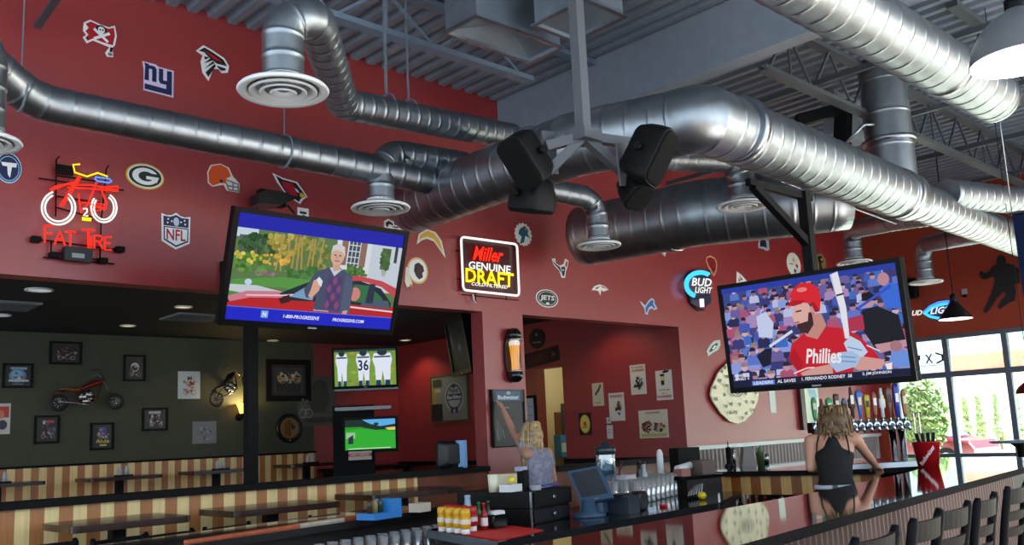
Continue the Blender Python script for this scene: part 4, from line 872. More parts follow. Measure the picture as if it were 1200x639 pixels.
poster('etched grey mirror with an arched shape right of the large print', 371, 470, 45, 58, 'Y', O_, (86, 88, 80), [('p', (64, 66, 58), [(.3, .3), (.42, .12), (.6, .06), (.78, .14), (.84, .5), (.7, .74), (.3, .74), (.26, .5)])] + bikeart([(104, 106, 98), (96, 98, 90)], 24, .2, .6, .12, .2) + [('t', (64, 66, 60), 'MUSEUM', .56, .88, .1, .7), ('r', (104, 106, 98), .02, .78, .98, .8)], name='etched_mirror', cat='mirror')
# round gold sign
c = onY(338, 502, O_); R0 = (onY(353, 502, O_).x-onY(323, 502, O_).x)/2
root = thing('round_wall_sign', 'round black rimmed sign with gold centre below the large print', 'sign', c-V((0, 0, R0)))
b = MB(); ax = Matrix(((1, 0, 0), (0, 0, -1), (0, 1, 0))); b.lathe([(R0*.72, .0), (R0, 0), (R0, .03), (R0*.9, .045), (R0*.74, .03)], c, 28, mat((14, 14, 14), .3), ax); obj('rim', b, None, root)
b = MB(); drawing(b, c+V((0, -.03, 0)), EXW, EZ, 2*R0, 2*R0, [('e', (150, 112, 62), .5, .5, .36, .36), ('p', (120, 84, 44), [(.3, .3), (.5, .2), (.5, .8), (.3, .7)]), ('p', (70, 46, 26), [(.5, .2), (.54, .2), (.54, .8), (.5, .8)]), ('p', (40, 28, 18), [(.56, .3), (.74, .5), (.6, .56)])], th=.002); obj('gold_disc', b, None, root)
b = MB(); drawing(b, c+V((0, -.045, 0)), EXW, EZ, 2*R0, 2*R0, [('t', (200, 200, 200), '76', .5, .93, .06)], th=.002); obj('lettering', b, None, root)
# wall motorcycles
def motorcycle(label, rear, front, rw, body, seatc, Yp=YB-.12, rot=0):
    A, F = onY(*rear, Yp), onY(*front, Yp); L = F.x-A.x; r = rw
    ex = (F-A).normalized(); ez = V((0, -1, 0)).cross(ex)*-1
    ez = ex.cross(V((0, 1, 0))); ez = ez if ez.z > 0 else -ez
    L = (F-A).length
    def q(u, v, d=0): return A + ex*(u*L) + ez*(v*L) + V((0, d, 0))
    root = thing('wall_motorcycle', label, 'wall decoration', A-V((0, 0, r)))
    T = mat((14, 13, 13), .5); CH = mat((170, 170, 176), .25, 1); BD = mat(body, .25, .2)
    for w, cx in (('rear_wheel', A), ('front_wheel', F)):
        b = MB(); b.tube([cx+ex*r*cos(t)+ez*r*sin(t) for t in [2*pi*i/28 for i in range(28)]], r*.17, 8, closed=True, m=T)
        for i in range(10): t = 2*pi*i/10; b.tube([cx, cx+ex*r*.9*cos(t)+ez*r*.9*sin(t)], .006, 5, m=CH)
        b.ball(cx, r*.18, CH, 1); obj(w, b, None, root)
    b = MB(); b.tube(fillet([q(1, 0), q(.78, .36), q(.74, .44)], .02), r*.07, 8, m=CH); obj('front_fork', b, None, root)
    b = MB(); b.tube(fillet([q(.78, .4), q(.66, .52), q(.56, .47)], .05), r*.06, 6, m=CH); b.tube(fillet([q(.8, .4), q(.7, .62), q(.55, .58)], .05), r*.05, 6, m=T); obj('handlebar', b, None, root)
    b = MB(); b.loft([[q(u, v+dz*.9, -.07*s) for s, dz in ((-1, 0), (-.6, h), (.6, h), (1, 0), (.6, -h), (-.6, -h))] for u, v, h in ((.36, .23, .025), (.46, .28, .05), (.6, .34, .075), (.7, .36, .05), (.74, .36, .02))], BD); obj('fuel_tank', b, None, root)
    b = MB(); b.loft([[q(u, v+dz, -.06*s) for s, dz in ((-1, 0), (0, h), (1, 0), (0, -h))] for u, v, h in ((.0, .24, .015), (.12, .25, .03), (.28, .22, .04), (.38, .25, .03))], mat(seatc, .5)); obj('seat', b, None, root)
    b = MB()
    for u, v, rr in ((.42, .1, .09), (.52, .14, .085), (.47, .02, .08), (.58, .06, .06)): b.ball(q(u, v), rr*L, CH, 2, (1, .5, 1))
    obj('engine', b, None, root)
    b = MB(); b.tube([q(-.05, .02, -.06), q(.3, -.03, -.06), q(.5, -.06, -.05), q(.6, .1, -.04)], r*.09, 8, m=CH); obj('exhaust_pipe', b, None, root)
    b = MB()
    for L_ in ([q(0, 0), q(.3, .2), q(.7, .38)], [q(.0, 0), q(.36, -.04), q(.62, -.04), q(.76, .36)], [q(.3, .2), q(.36, -.04)]): b.tube(L_, r*.07, 6, m=BD)
    b.tube([q(-.13, .1), q(-.08, .18), q(0, .215), q(.1, .19)], r*.1, 6, m=BD); obj('frame', b, None, root)
    b = MB(); b.bar(q(.45, .1), V((q(.45, .1).x, YB, q(.45, .1).z)), .04, m=T); obj('wall_hook', b, None, root)
motorcycle('red chopper motorcycle model hung on the olive wall', (69.5, 472), (135.5, 470.5), .1, (120, 26, 22), (140, 80, 30))
motorcycle('black motorcycle model hung nose up above the lit wall lamp', (254, 468), (291, 446), .1, (30, 30, 30), (24, 24, 24))
# wall lamp
c = onY(280, 483, YB); root = thing('wall_lamp', 'lit wall lamp with a cup shaped glass shade on the olive wall', 'lamp', c-V((0, 0, .15)))
b = MB(); b.lathe([(.06, 0), (.055, .02), (.02, .03)], (c.x, YB, c.z-.08), 16, FR, Matrix(((1, 0, 0), (0, 0, -1), (0, 1, 0)))); b.tube(fillet([V((c.x, YB-.02, c.z-.08)), V((c.x, YB-.14, c.z-.1)), V((c.x, YB-.14, c.z-.04))], .04), .014, 8, m=FR); b.lathe([(.02, -.06), (.045, -.04), (.04, -.01)], (c.x, YB-.14, c.z), 12, FR); obj('arm', b, None, root)
b = MB(); b.lathe([(.05, -.02), (.075, .06), (.1, .12), (.11, .13), (.096, .118), (.07, .055), (.045, -.015)], (c.x, YB-.14, c.z-.01), 20, mat((255, 190, 80), emit=4), caps=False); obj('lamp_shade', b, None, root)
LAMP = V((c.x, YB-.16, c.z+.12))
# ceiling lights and vents
for k, (x, y) in enumerate(((46, 339.5), (2, 369), (215, 359.5), (150, 381.5), (320, 399), (475, 398.5))):
    c = onZ(x, y, ZC2); lb = ('large pale round ceiling light nearest the red header', 'round ceiling light at the left edge of the photo', 'round lit ceiling light left of the angled television', 'round lit ceiling light above the left pictures', 'dim round ceiling light right of the steel post', 'bright round ceiling light in front of the far red wall')[k]
    root = thing('ceiling_downlight', lb, 'ceiling light', (c.x, c.y, ZC2-.015), 'round lights in the black ceiling')
    R1 = (.1, .1, .1, .1, .09, .1)[k] if k else .13
    b = MB(); b.lathe([(R1*.8, ZC2-.004), (R1*.86, ZC2-.014), (R1, ZC2-.012), (R1*1.02, ZC2)], (c.x, c.y, 0), 24, WHITE, caps=False); obj('trim_ring', b, None, root)
    b = MB(); b.lathe([(.001, ZC2-.006), (R1*.82, ZC2-.005)], (c.x, c.y, 0), 24, mat((230, 236, 240) if k < 2 else (255, 226, 160), emit=(.5, .4, .9, .9, .15, 1.4)[k]), caps=False); obj('diffuser', b, None, root)
for k, (x, y) in enumerate(((226, 371), (5, 357))):
    c = onZ(x, y, ZC2); root = thing('ceiling_vent', ('square grey ceiling vent beside the angled television', 'square grey ceiling vent at the left edge')[k], 'vent', (c.x, c.y, ZC2-.03))
    b = MB(); b.box((c.x-.3, c.y-.3, ZC2-.025), (c.x+.3, c.y+.3, ZC2-.001)); obj('frame', b, mat((120, 126, 130), .5), root)
    b = MB()
    for j in range(5): b.box((c.x-.26, c.y-.24+j*.11, ZC2-.035), (c.x+.26, c.y-.2+j*.11, ZC2-.02))
    obj('louvre', b, mat((80, 84, 88), .5), root)
# corner televisions
def football():
    L = [('r', (120, 150, 60), 0, 0, 1, 1)]; r = random.Random(4)
    for k in range(40): u, v = r.random(), r.random(); L.append(('e', (int(100+60*r.random()), int(130+50*r.random()), 60), u, v, .05, .04, 8))
    for x, s in ((.12, .9), (.47, 1.1), (.78, 1.5)):
        w = .09*s; L += [('p', (220, 226, 240), [(x-w, .12), (x-w*1.2, .3), (x-w*.9, .5), (x-w*.8, .95), (x-w*.2, .98), (x, .6), (x+w*.3, .98), (x+w*.9, .95), (x+w, .5), (x+w*1.2, .3), (x+w, .12)]), ('p', (30, 60, 90), [(x-w*.8, .86), (x-w*.2, .86), (x-w*.2, 1), (x-w*.8, 1)]), ('p', (30, 60, 90), [(x+w*.3, .86), (x+w*.9, .86), (x+w*.9, 1), (x+w*.3, 1)]), ('e', (40, 50, 60), x, .1, w*.6, .09), ('r', (30, 50, 70), x-w, .2, x+w, .24)]
    L += [('t', (24, 40, 70), '36', .47, .44, .3, .17), ('r', (40, 60, 60), 0, 0, 1, .06)]
    return L
tvc = onD(428, 431, 12.9)
tv('upper of two corner televisions, showing football players', tvc, radians(-128), radians(-6), 0, .92, .58, football(), bez=.03)
golf = [('r', (40, 150, 40), 0, 0, 1, 1), ('p', (90, 170, 230), [(.3, 0), (1, 0), (1, .2), (.7, .24), (.5, .14)]), ('p', (30, 50, 40), [(0, 0), (.34, 0), (.5, .16), (.7, .24), (1, .18), (1, .34), (.6, .36), (.3, .24), (0, .24)]), ('p', (226, 200, 120), [(.8, .3), (1, .28), (1, .38), (.86, .38)]), ('p', (50, 170, 50), [(0, .36), (.3, .3), (1, .44), (1, 1), (0, 1)]), ('r', (150, 190, 150), .02, .42, .2, .62), ('p', (40, 50, 60), [(.06, .6), (.16, .5), (.16, .8), (.06, .8)]), ('e', (30, 60, 60), .62, .16, .05, .05), ('r', (190, 220, 190), .06, .95, .9, .98)]
tvd = onD(434, 509.5, 13.0)
tv('lower of two corner televisions, showing a green golf course', tvd, radians(-128), radians(-2), 0, .78, .5, golf, bez=.035)
exd = V((cos(radians(-38)), sin(radians(-38)), 0))
for k, (p, w) in enumerate(((onD(430, 456, 13.2), .9), (onD(426, 479, 13.4), .8))):
    b = MB(); b.obox(p, exd*w/2, V((exd.y, -exd.x, 0))*-.16, V((0, 0, .025))); solo('wall_shelf', b, mat((176, 180, 186), .4), ('pale shelf bar directly under the upper corner television', 'pale shelf bar above the lower corner television')[k], 'shelf')
p = onD(415, 512, 13.6); b = MB(); hh = (p.z+.46-.4)/2; b.obox((p.x, p.y, .4+hh), exd*.3, V((exd.y, -exd.x, 0))*.1, V((0, 0, hh))); solo('media_cabinet', b, BLACK, 'black upright cabinet behind the lower corner television', 'cabinet')
b = MB(); drawing(b, onD(422, 534, 12.8), exd, EZ, .32, .12, [('r', (200, 70, 50), 0, .25, 1, .6), ('t', (230, 220, 210), 'HOT WINGS', .5, .42, .22, .8)], base=((206, 190, 180), None), th=.01); o = solo('table_sign', b, None, 'small red and white sign under the golf television', 'sign')
# hanging black television seen from the side
p = onD(537, 405, 10.2); yawh = radians(-162)
root, nn, rr, uu = tv('black television hanging by the pillar, seen edge on', p, radians(-205), radians(-8), 0, .8, .66, [('r', (16, 18, 24), 0, 0, 1, 1), ('p', (90, 110, 130), [(.1, .3), (.2, .2), (.24, .5), (.14, .6)]), ('r', (120, 130, 170), .5, .5, .62, .62), ('p', (60, 80, 90), [(.86, .1), (.96, .1), (.98, .5), (.9, .5)])], bez=.04, d=.12, emit=.12)
b = MB(); b.bar(p-nn*.1, V(((p-nn*.1).x, (p-nn*.1).y, ZC2)), .05); obj('ceiling_pole', b, BLACK, root)
# bar mirror with round crest on the side wall
poster('framed brewery mirror with a round blue crest on the far red wall', 527, 466.5, 44, 56, 'X', XS, (120, 128, 120), [('r', (150, 130, 70), 0, .0, .14, 1), ('r', (30, 32, 30), .0, .62, .3, 1), ('r', (60, 66, 60), .04, .06, .3, .24), ('r', (170, 168, 150), .1, .28, .26, .36), ('e', (150, 158, 156), .64, .5, .26, .34), ('e', (44, 50, 90), .64, .48, .22, .28), ('e', (150, 158, 156), .64, .48, .19, .245), ('r', (44, 50, 90), .42, .42, .86, .56), ('t', (200, 206, 206), 'Blue Ribbon', .64, .49, .09, .38), ('t', (44, 50, 90), 'Pabst', .64, .34, .1, .24), ('p', (44, 50, 90), [(.54, .7), (.62, .72), (.6, .86), (.54, .84)]), ('p', (44, 50, 90), [(.66, .72), (.74, .7), (.74, .84), (.68, .86)]), ('e', (44, 50, 90), .64, .24, .06, .05)], name='bar_mirror', frame=(90, 82, 60), fw=.025, cat='mirror')
# posters on the side wall seen through the right opening
GS = 'prints on the side wall'
def figs(cols, k, cx=.5, cy=.6, rx=.3, ry=.22): 
    L = []
    for _ in range(k):
        a = rp.uniform(0, 6.28); q = math.sqrt(rp.random()); x, y = cx+rx*q*cos(a), cy+ry*q*sin(a); s = rp.uniform(.03, .09)
        L.append(('p', rp.choice(cols), [(x+s*cos(t+a)*rp.uniform(.5, 1.3), y+s*sin(t+a)*rp.uniform(.5, 1.3)) for t in (0, 1.3, 2.5, 3.8, 5)]))
    return L
PW = (214, 206, 196)
poster('small pale print of a bird on the side wall, leftmost of the prints', 701, 462.5, 13, 27, 'X', XS, (196, 186, 160), [('l', (60, 56, 50), .03, [(.3, .5), (.7, .2), (.76, .1)]), ('p', (70, 66, 56), [(.3, .52), (.5, .3), (.72, .1), (.66, .36)]), ('r', (150, 140, 116), .3, .84, .7, .88)], group=GS)
poster('tall pale print with two standing figures', 723, 477, 18, 33, 'X', XS, PW, [('r', (190, 170, 160), .06, .06, .94, .12), ('t', (150, 60, 60), 'GUINNESS', .5, .13, .08, .8)] + figs([(60, 52, 50), (150, 120, 80), (30, 28, 28), (120, 70, 60)], 20, .6, .56, .2, .24), group=GS)
poster('pale print of a black toppling figure under red lettering, highest on the side wall', 748, 445, 18, 35, 'X', XS, PW, [('t', (150, 44, 40), 'MY GOODNESS', .5, .08, .06, .8), ('t', (150, 44, 40), 'GUINNESS', .54, .19, .09, .8)] + figs([(30, 28, 28), (60, 56, 50), (90, 80, 70)], 22, .5, .62, .32, .2), group=GS)
poster('pale print of a black beer glass, rightmost on the side wall', 778.5, 451.5, 19, 35, 'X', XS, (222, 214, 204), [('p', (28, 24, 24), [(.28, .12), (.56, .12), (.52, .5), (.34, .5)]), ('r', (220, 196, 130), .3, .2, .53, .34), ('p', (20, 20, 20), [(.4, .06), (.6, .0), (.9, .02), (.8, .08), (.56, .1)]), ('t', (150, 40, 40), 'Lovely day', .5, .66, .07, .7), ('t', (150, 40, 40), 'for a', .5, .77, .05, .3), ('t', (150, 40, 40), 'GUINNESS', .5, .88, .08, .86)], group=GS)
poster('wide cream print of a rider and cart', 766, 497, 34, 33, 'X', XS, (214, 204, 182), [('t', (150, 60, 50), 'GUINNESS', .5, .1, .08, .5), ('r', (190, 170, 110), .06, .84, .94, .95)] + figs([(70, 50, 40), (150, 70, 50), (110, 80, 60), (40, 34, 30)], 20, .3, .62, .18, .24) + figs([(70, 50, 40), (190, 160, 120), (150, 70, 50)], 16, .72, .64, .18, .18), group=GS)
poster('black panel with an oval gold emblem low on the side wall', 686, 497, 14, 26, 'X', XS, (20, 17, 17), [('e', (216, 176, 60), .5, .5, .42, .42), ('e', (226, 196, 100), .5, .5, .36, .36), ('p', (196, 90, 40), [(.4, .4), (.6, .4), (.64, .6), (.36, .6)]), ('r', (140, 60, 30), .3, .64, .7, .68)], group=GS)
poster('small white card below the figures print', 715, 506.5, 7, 16, 'X', XS, (206, 200, 204), [('r', (150, 140, 140), .2, .3, .8, .36), ('r', (150, 140, 140), .2, .5, .7, .56)], group=GS)
poster('tiny white tag above the small white card', 713.5, 493, 5, 7, 'X', XS, (206, 200, 204), [('r', (160, 150, 150), .2, .4, .8, .6)], group=GS)
poster('white board in a black frame left of the doorway', 623, 499.5, 14, 72, 'X', XS, (186, 190, 200), [('r', (150, 156, 170), .2, .14, .8, .16), ('r', (150, 156, 170), .2, .3, .7, .32), ('r', (150, 156, 170), .2, .5, .8, .52), ('r', (150, 156, 170), .3, .7, .8, .72)], name='white_board', frame=BK, fw=.04, cat='notice board')
# round dark sign and narrow dark board over the doorway
poster('dark narrow board with faint lettering on the far red wall', 635, 419, 41, 18, 'X', XS, (44, 20, 20), [('t', (96, 34, 34), 'TAVERN', .36, .5, .5, .6), ('p', (20, 14, 14), [(.74, .1), (.98, .1), (.98, .9), (.74, .9)]), ('p', (110, 70, 66), [(.8, .3), (.92, .5), (.8, .7)])], name='wall_sign', cat='sign', rot=6)
c = onX(630, 397, XS); b = MB(); drawing(b, c+V((-.002, 0, 0)), EYX, EZ, .32, .3, [('e', (60, 40, 40), .5, .5, .44, .44), ('e', (34, 22, 22), .5, .5, .4, .4), ('e', (150, 140, 140), .5, .3, .07, .07), ('r', (150, 130, 130), .24, .66, .76, .72)], base=((26, 18, 18), ell(.5, .5, .5, .5, 24)), th=.02)
solo('wall_sign', b, None, 'small round dark sign high on the far red wall beside the pillar', 'sign')
c = onX(655, 388, XS)
# corridor contents
b = MB(); p = onY(654.5, 499, 10.58); b.box((p.x-.07, 10.58, p.z-.22), (p.x+.07, 10.6, p.z+.22)); solo('notice_board', b, mat((112, 66, 36), .7), 'brown cork board on the cream corridor wall', 'notice board')
p = onY(658, 523, 10.5); root = thing('towel_dispenser', 'blue towel dispenser seen through the doorway', 'dispenser', (p.x, 10.5, p.z-.2))
b = MB(); b.box((p.x-.07, 10.45, p.z-.18), (p.x+.07, 10.6, p.z+.18)); obj('body', b, mat((60, 140, 190), .3), root); b = MB(); b.box((p.x-.05, 10.44, p.z-.1), (p.x+.05, 10.45, p.z+.05)); obj('window', b, mat((200, 220, 230), .2), root)
p = onY(663, 472, 10.2); root = thing('storage_cabinet', 'tall grey cabinet standing inside the doorway', 'cabinet', (11.37, 10.49, 0)); p.x = 11.12; b = MB(); b.box((p.x, 10.4, 0), (p.x+.5, 10.58, p.z)); obj('body', b, mat((84, 94, 96), .4), root); b = MB(); b.box((p.x+.03, 10.385, .1), (p.x+.47, 10.4, p.z-.06)); obj('door', b, mat((94, 104, 106), .4), root)
# pillar: beer glass light, chalk board
c = onY(598, 417, YW); root = thing('beer_light', 'tall oval wall light with a golden beer glass on the pillar', 'sign', c-V((0, 0, .3)))
sc = 9.62/FPX
b = MB(); P_ = [c+V((x*sc, -.03, -y*sc)) for x, y in ell(0, 0, 11, 32, 28)]; b.prism(P_, (0, .028, 0), mat((30, 26, 28), .3)); obj('back_plate', b, None, root)
b = MB(); b.lathe([(.001, -32*sc), (5*sc, -31*sc), (8*sc, -27*sc), (9*sc, -22*sc), (7*sc, -19*sc)], c+V((0, -.07, 0)), 18, BLACKG); obj('lower_cap', b, None, root)
b = MB(); b.lathe([(7*sc, 19*sc), (9*sc, 22*sc), (8*sc, 27*sc), (5*sc, 31*sc), (.001, 32*sc)], c+V((0, -.07, 0)), 18, BLACKG); obj('upper_cap', b, None, root)
for zz in (-19, 18): 
    b = MB(); b.lathe([(8*sc, zz*sc-.01), (9.5*sc, zz*sc-.005), (9.5*sc, zz*sc+.005), (8*sc, zz*sc+.01)], c+V((0, -.07, 0)), 18, CHROME); obj('chrome_band', b, None, root)
b = MB(); b.lathe([(4.6*sc, -18*sc), (4.4*sc, -8*sc), (6*sc, 8*sc), (6.4*sc, 11*sc)], c+V((0, -.07, 0)), 16, mat((240, 160, 20), emit=.95)); obj('beer', b, None, root)
b = MB(); b.lathe([(6.4*sc, 11*sc), (6.6*sc, 15*sc), (5.5*sc, 16.5*sc)], c+V((0, -.07, 0)), 16, mat((255, 240, 220), emit=.8)); obj('foam', b, None, root)
b = MB(); b.lathe([(7.6*sc, -19*sc), (7.6*sc, 19*sc)], c+V((0, -.07, 0)), 20, glassy((250, 250, 250), .985), caps=False); obj('clear_tube', b, None, root)
c = onY(594.5, 489.5, YW); root = thing('chalk_board', 'black chalk board with a blue header on the pillar', 'board', c-V((0, 0, .3)))
W = onY(613, 489, YW).x-onY(576, 489, YW).x; H = onY(594, 457, YW).z-onY(594, 523, YW).z
b = MB(); drawing(b, c+V((0, -.001, 0)), EXW, EZ, W, H, [('p', (60, 64, 64), [(.1, .5), (.3, .7), (.24, .9), (.1, .9)]), ('l', (150, 160, 160), .006, [(.12, .7), (.16, .9)]), ('l', (120, 180, 170), .006, [(.3, .72), (.34, .86)]), ('l', (190, 190, 190), .005, [(.36, .33), (.5, .32), (.52, .34)]), ('l', (130, 130, 130), .005, [(.3, .62), (.4, .6)])], base=((22, 24, 24), None), th=.02); obj('board', b, None, root)
b = MB(); drawing(b, c+V((0, -.024, H*.385)), EXW, EZ, W*.96, H*.2, [('r', (60, 84, 110), .02, .1, .98, .9), ('r', (30, 40, 60), .02, .1, .1, .9), ('r', (30, 40, 60), .9, .1, .98, .9), ('t', (220, 228, 236), 'Budweiser', .5, .62, .34, .7), ('e', (150, 170, 190), .5, .26, .07, .16), ('r', (120, 140, 160), .12, .8, .88, .86)], base=((46, 60, 80), None), th=.006); obj('header_panel', b, None, root)
b = MB()
for s in (-1, 1): b.box((c.x+s*W/2-.012, YW-.03, c.z-H/2), (c.x+s*W/2+.012, YW, c.z+H/2))
b.box((c.x-W/2, YW-.03, c.z-H/2-.012), (c.x+W/2, YW, c.z-H/2)); obj('frame', b, BLACK, root)
# tables
def table(label, x0, x1, y, yd, z, zf, group, name='dining_table'):
    root = thing(name, label, 'table', ((x0+x1)/2, y, zf), group)
    b = MB(); r = .03; P_ = [((x0+x1)/2+px_, y+py_, z-.045) for px_, py_ in rrect((x1-x0)/2, yd/2, .05)]; b.prism(P_, (0, 0, .045)); obj('table_top', b, DWOOD, root)
    cx = (x0+x1)/2; b = MB(); b.box((cx-.045, y-.045, zf+.03), (cx+.045, y+.045, z-.045)); obj('pedestal', b, BLACK, root)
    b = MB(); b.box((cx-.3, y-.04, zf), (cx+.3, y+.04, zf+.03)); b.box((cx-.04, y-.25, zf), (cx+.04, y+.25, zf+.032)); obj('base', b, BLACK, root)
    return root
for lb, pa, pb in (('dark wood bar height table, nearest of three along the striped half wall', (78, 619), (219, 609)), ('dark wood bar height table, middle of three along the striped half wall', (268, 601), (394, 592)), ('dark wood bar height table, farthest of three along the striped half wall', (431, 581.5), (540, 575))):
    a, c = onY(*pa, 6.3), onY(*pb, 6.3); table(lb, a.x, c.x, 6.52, .62, (a.z+c.z)/2+.02, 0, 'tables along the half wall')
CA = 'small shakers and holders on the back tables'
for k, (pa, pb) in enumerate((((-50, 570), (53, 566)), ((104, 562), (190, 557)), ((227, 553), (297, 550.5)), ((340, 545.5), (397, 542.5)))):
    a, c = onY(*pa, 12.3), onY(*pb, 12.3); z = (a.z+c.z)/2+.01
    table('dark table along the striped booth, %s' % ('at the left edge', 'under the red chopper', 'left of the steel post', 'right of the steel post')[k], a.x, c.x, 12.55, .6, z, .4, 'tables by the far booth')
    xx = (a.x+c.x)/2+.02; root = thing('table_caddy', 'small condiment caddy on the back table %s' % ('at the left edge', 'under the red chopper', 'left of the steel post', 'right of the steel post')[k], 'caddy', (xx, 12.45, z), CA)
    b = MB(); b.box((xx-.1, 12.38, z), (xx+.1, 12.52, z+.02)); obj('tray', b, BLACK, root)
    for j, dx in enumerate((-.05, .04)): b = MB(); b.lathe([(.03, z+.02), (.028, z+.09), (.02, z+.11), (.022, z+.13), (.001, z+.135)], (xx+dx, 12.45, 0), 10, mat((190, 195, 200), .3)); obj('shaker', b, None, root)
# long ledge under the corner TVs with small things
b = MB(); b.box((7.95, 12.6, 1.05), (9.55, 13.0, 1.1)); b.box((8.0, 12.65, .4), (8.08, 12.95, 1.05)); b.box((9.4, 12.65, .4), (9.48, 12.95, 1.05)); sc_o = solo('side_counter', b, BLACK, 'black counter with orange brown front under the corner televisions', 'counter')
b = MB(); b.box((8.1, 12.66, .4), (9.38, 12.7, 1.02)); obj('front_panel', b, mat((150, 66, 34), .4, noise=.15), sc_o)
# monitor and blue roll beside the pillar
p = onY(531, 549, 7.08); root = thing('computer_monitor', 'back of a black monitor standing on the half wall by the pillar', 'monitor', (p.x, 7.08, 1.2))
b = MB(); b.loft([[V((p.x+x*k, 7.02+yy, 1.34+zz*k+.0)) for x, zz in rrect(.15, .13, .03)] for yy, k in ((0, .7), (.05, .9), (.1, 1), (.14, 1))]); obj('housing', b, mat((30, 34, 38), .4), root)
b = MB(); b.box((p.x-.04, 7.04, 1.2), (p.x+.04, 7.1, 1.25)); b.box((p.x-.1, 7.0, 1.2), (p.x+.1, 7.16, 1.212)); obj('stand', b, BLACK, root)
p = onY(550, 549, 7.02); b = MB(); b.lathe([(.001, 1.2), (.055, 1.2), (.057, 1.21), (.057, 1.46), (.055, 1.47), (.001, 1.47)], (p.x-.07, 7.05, 0), 20, mat((120, 170, 220), .5)); solo('paper_roll', b, None, 'upright pale blue roll on the half wall beside the pillar', 'roll')

for k, (x, c, h) in enumerate(((636, (200, 214, 220), .16), (643, (90, 170, 180), .13))):
    p = onY(x, 545, 7.08); o = obj('cleaner_bottle', MB().lathe([(.001, 0), (.035, 0), (.035, h*.6), (.015, h*.75), (.012, h), (.001, h+.005)], seg=14, m=mat(c, .3)), None); o.location = (p.x, 7.08, 1.14)
    tag(o, ('white bottle on the low wall right of the chalk board', 'teal bottle on the low wall beside the white one')[k], 'bottle')
# ================================================================== BARS
ZB = 1.06
bar_poly = [(-1.2, 1.42), (2.89, 1.95), (5.2, 2.25), (8.2, 2.6), (9.1, 2.72), (9.7, 3.1), (9.9, 3.7), (9.98, 6.6), (8.31, 5.74), (7.52, 5.18), (7.74, 4.08), (7.95, 3.72), (8.33, 3.47), (7.4, 3.24), (5.44, 2.95), (2.39, 2.72), (-1.2, 2.3)]
root = thing('bar_counter', 'long polished black granite bar with ribbed metal front in the foreground', 'bar counter', (4, 2.2, 0))
b = MB(); b.prism([(x, y, ZB-.045) for x, y in bar_poly], (0, 0, .045), GRANITE, GRANEDGE); obj('granite_top', b, None, root)
b = MB()
RIB = mat((96, 74, 68), .5, .15, spec=.3)
fr = [(-1.2, 1.56), (2.87, 2.09), (5.18, 2.39), (8.17, 2.74)]
for (x0, y0), (x1, y1) in zip(fr, fr[1:]):
    d = V((x1-x0, y1-y0, 0)); n = V((d.y, -d.x, 0)).normalized(); corrug(b, (x0, y0, 0), d, d.length, 0, ZB-.045, n, .07, .012, RIB)
obj('ribbed_front', b, None, root)
b = MB()
pl = [(-1.2, 1.6), (2.86, 2.13), (5.17, 2.43), (8.16, 2.78), (9.0, 2.9), (9.5, 3.25), (9.7, 3.8), (9.75, 5.3), (9.6, 5.3), (9.55, 3.85), (9.3, 3.4), (8.9, 3.1), (8.1, 2.95), (5.15, 2.6), (2.85, 2.3), (-1.2, 1.75)]
b.prism([(x, y, 0) for x, y in pl], (0, 0, ZB-.046)); obj('bar_body', b, mat((40, 30, 28), .6), root)
# striped front of the return with an open bottle shelf
def ret(z0, z1, m, name, inset=.05, pts=((7.53, 5.18), (7.74, 4.12), (7.95, 3.78))):
    b = MB()
    for (x0, y0), (x1, y1) in zip(pts, pts[1:]): b.prism([(x0+inset, y0, z0), (x1+inset, y1, z0), (x1+inset+.04, y1, z0), (x0+inset+.04, y0, z0)], (0, 0, z1-z0))
    return obj(name, b, m, root)
ret(.84, ZB-.046, STRIPE2, 'striped_panel')
b = MB(); b.prism([(7.5, 5.08, 0), (7.62, 5.1, 0), (7.64, 5.2, 0), (7.52, 5.18, 0)], (0, 0, ZB-.046)); obj('corner_post', b, mat((206, 164, 96), .4, noise=.1), root)
b = MB(); b.prism([(7.6, 5.18, .56), (7.8, 4.12, .56), (8.0, 3.78, .56), (8.4, 3.8, .56), (8.2, 5.2, .56)], (0, 0, .03)); b.prism([(8.15, 5.2, 0), (8.35, 3.85, 0), (8.4, 3.85, 0), (8.2, 5.2, 0)], (0, 0, ZB-.05)); obj('bottle_shelf', b, mat((58, 36, 26), .5), root)
# bottles on that shelf
BG = 'bottles on the shelf under the return counter'
rb = random.Random(9)
def bottle_mb(h, r, neck, body, cap, label=None):
    b = MB(); b.lathe([(.001, 0), (r, .004), (r, h*.55), (r*.9, h*.62), (neck, h*.74), (neck, h*.93)], seg=12, m=body)
    b.lathe([(neck*1.15, h*.93), (neck*1.15, h), (.001, h)], seg=10, m=cap)
    if label: b.lathe([(r*1.02, h*.15), (r*1.02, h*.45)], seg=12, m=label, caps=False)
    return b
bcol = [((60, 14, 18), (30, 30, 34), (190, 180, 170)), ((24, 30, 70), (200, 200, 206), (40, 60, 120)), ((150, 26, 26), (220, 60, 50), (220, 210, 200)), ((16, 16, 20), (180, 30, 30), (150, 30, 40)), ((190, 200, 206), (160, 30, 40), (60, 70, 120)), ((24, 60, 40), (20, 20, 20), (206, 196, 150)), ((196, 90, 40), (230, 230, 230), (240, 230, 220))]
bn = ('dark red', 'navy blue', 'bright red', 'black', 'clear', 'green', 'orange')
for k in range(16):
    t = k/15; x0, y0 = (7.69, 5.03) if t < .72 else (7.69, 5.03)
    y = 5.04-1.2*t; x = 7.72+.2*(5.04-y)/.95 if y > 4.12 else 7.93+(4.12-y)*.6
    i = rb.randrange(7); c = bcol[i]
    o = obj('liquor_bottle', bottle_mb(rb.uniform(.2, .25), .032, .012, mat(c[0], .15), mat(c[1], .3), mat(c[2], .5)), None); o.location = (x, y, .59)
    tag(o, '%s bottle under the striped return counter, number %d from its left post' % (bn[i], k+1), 'bottle', BG)
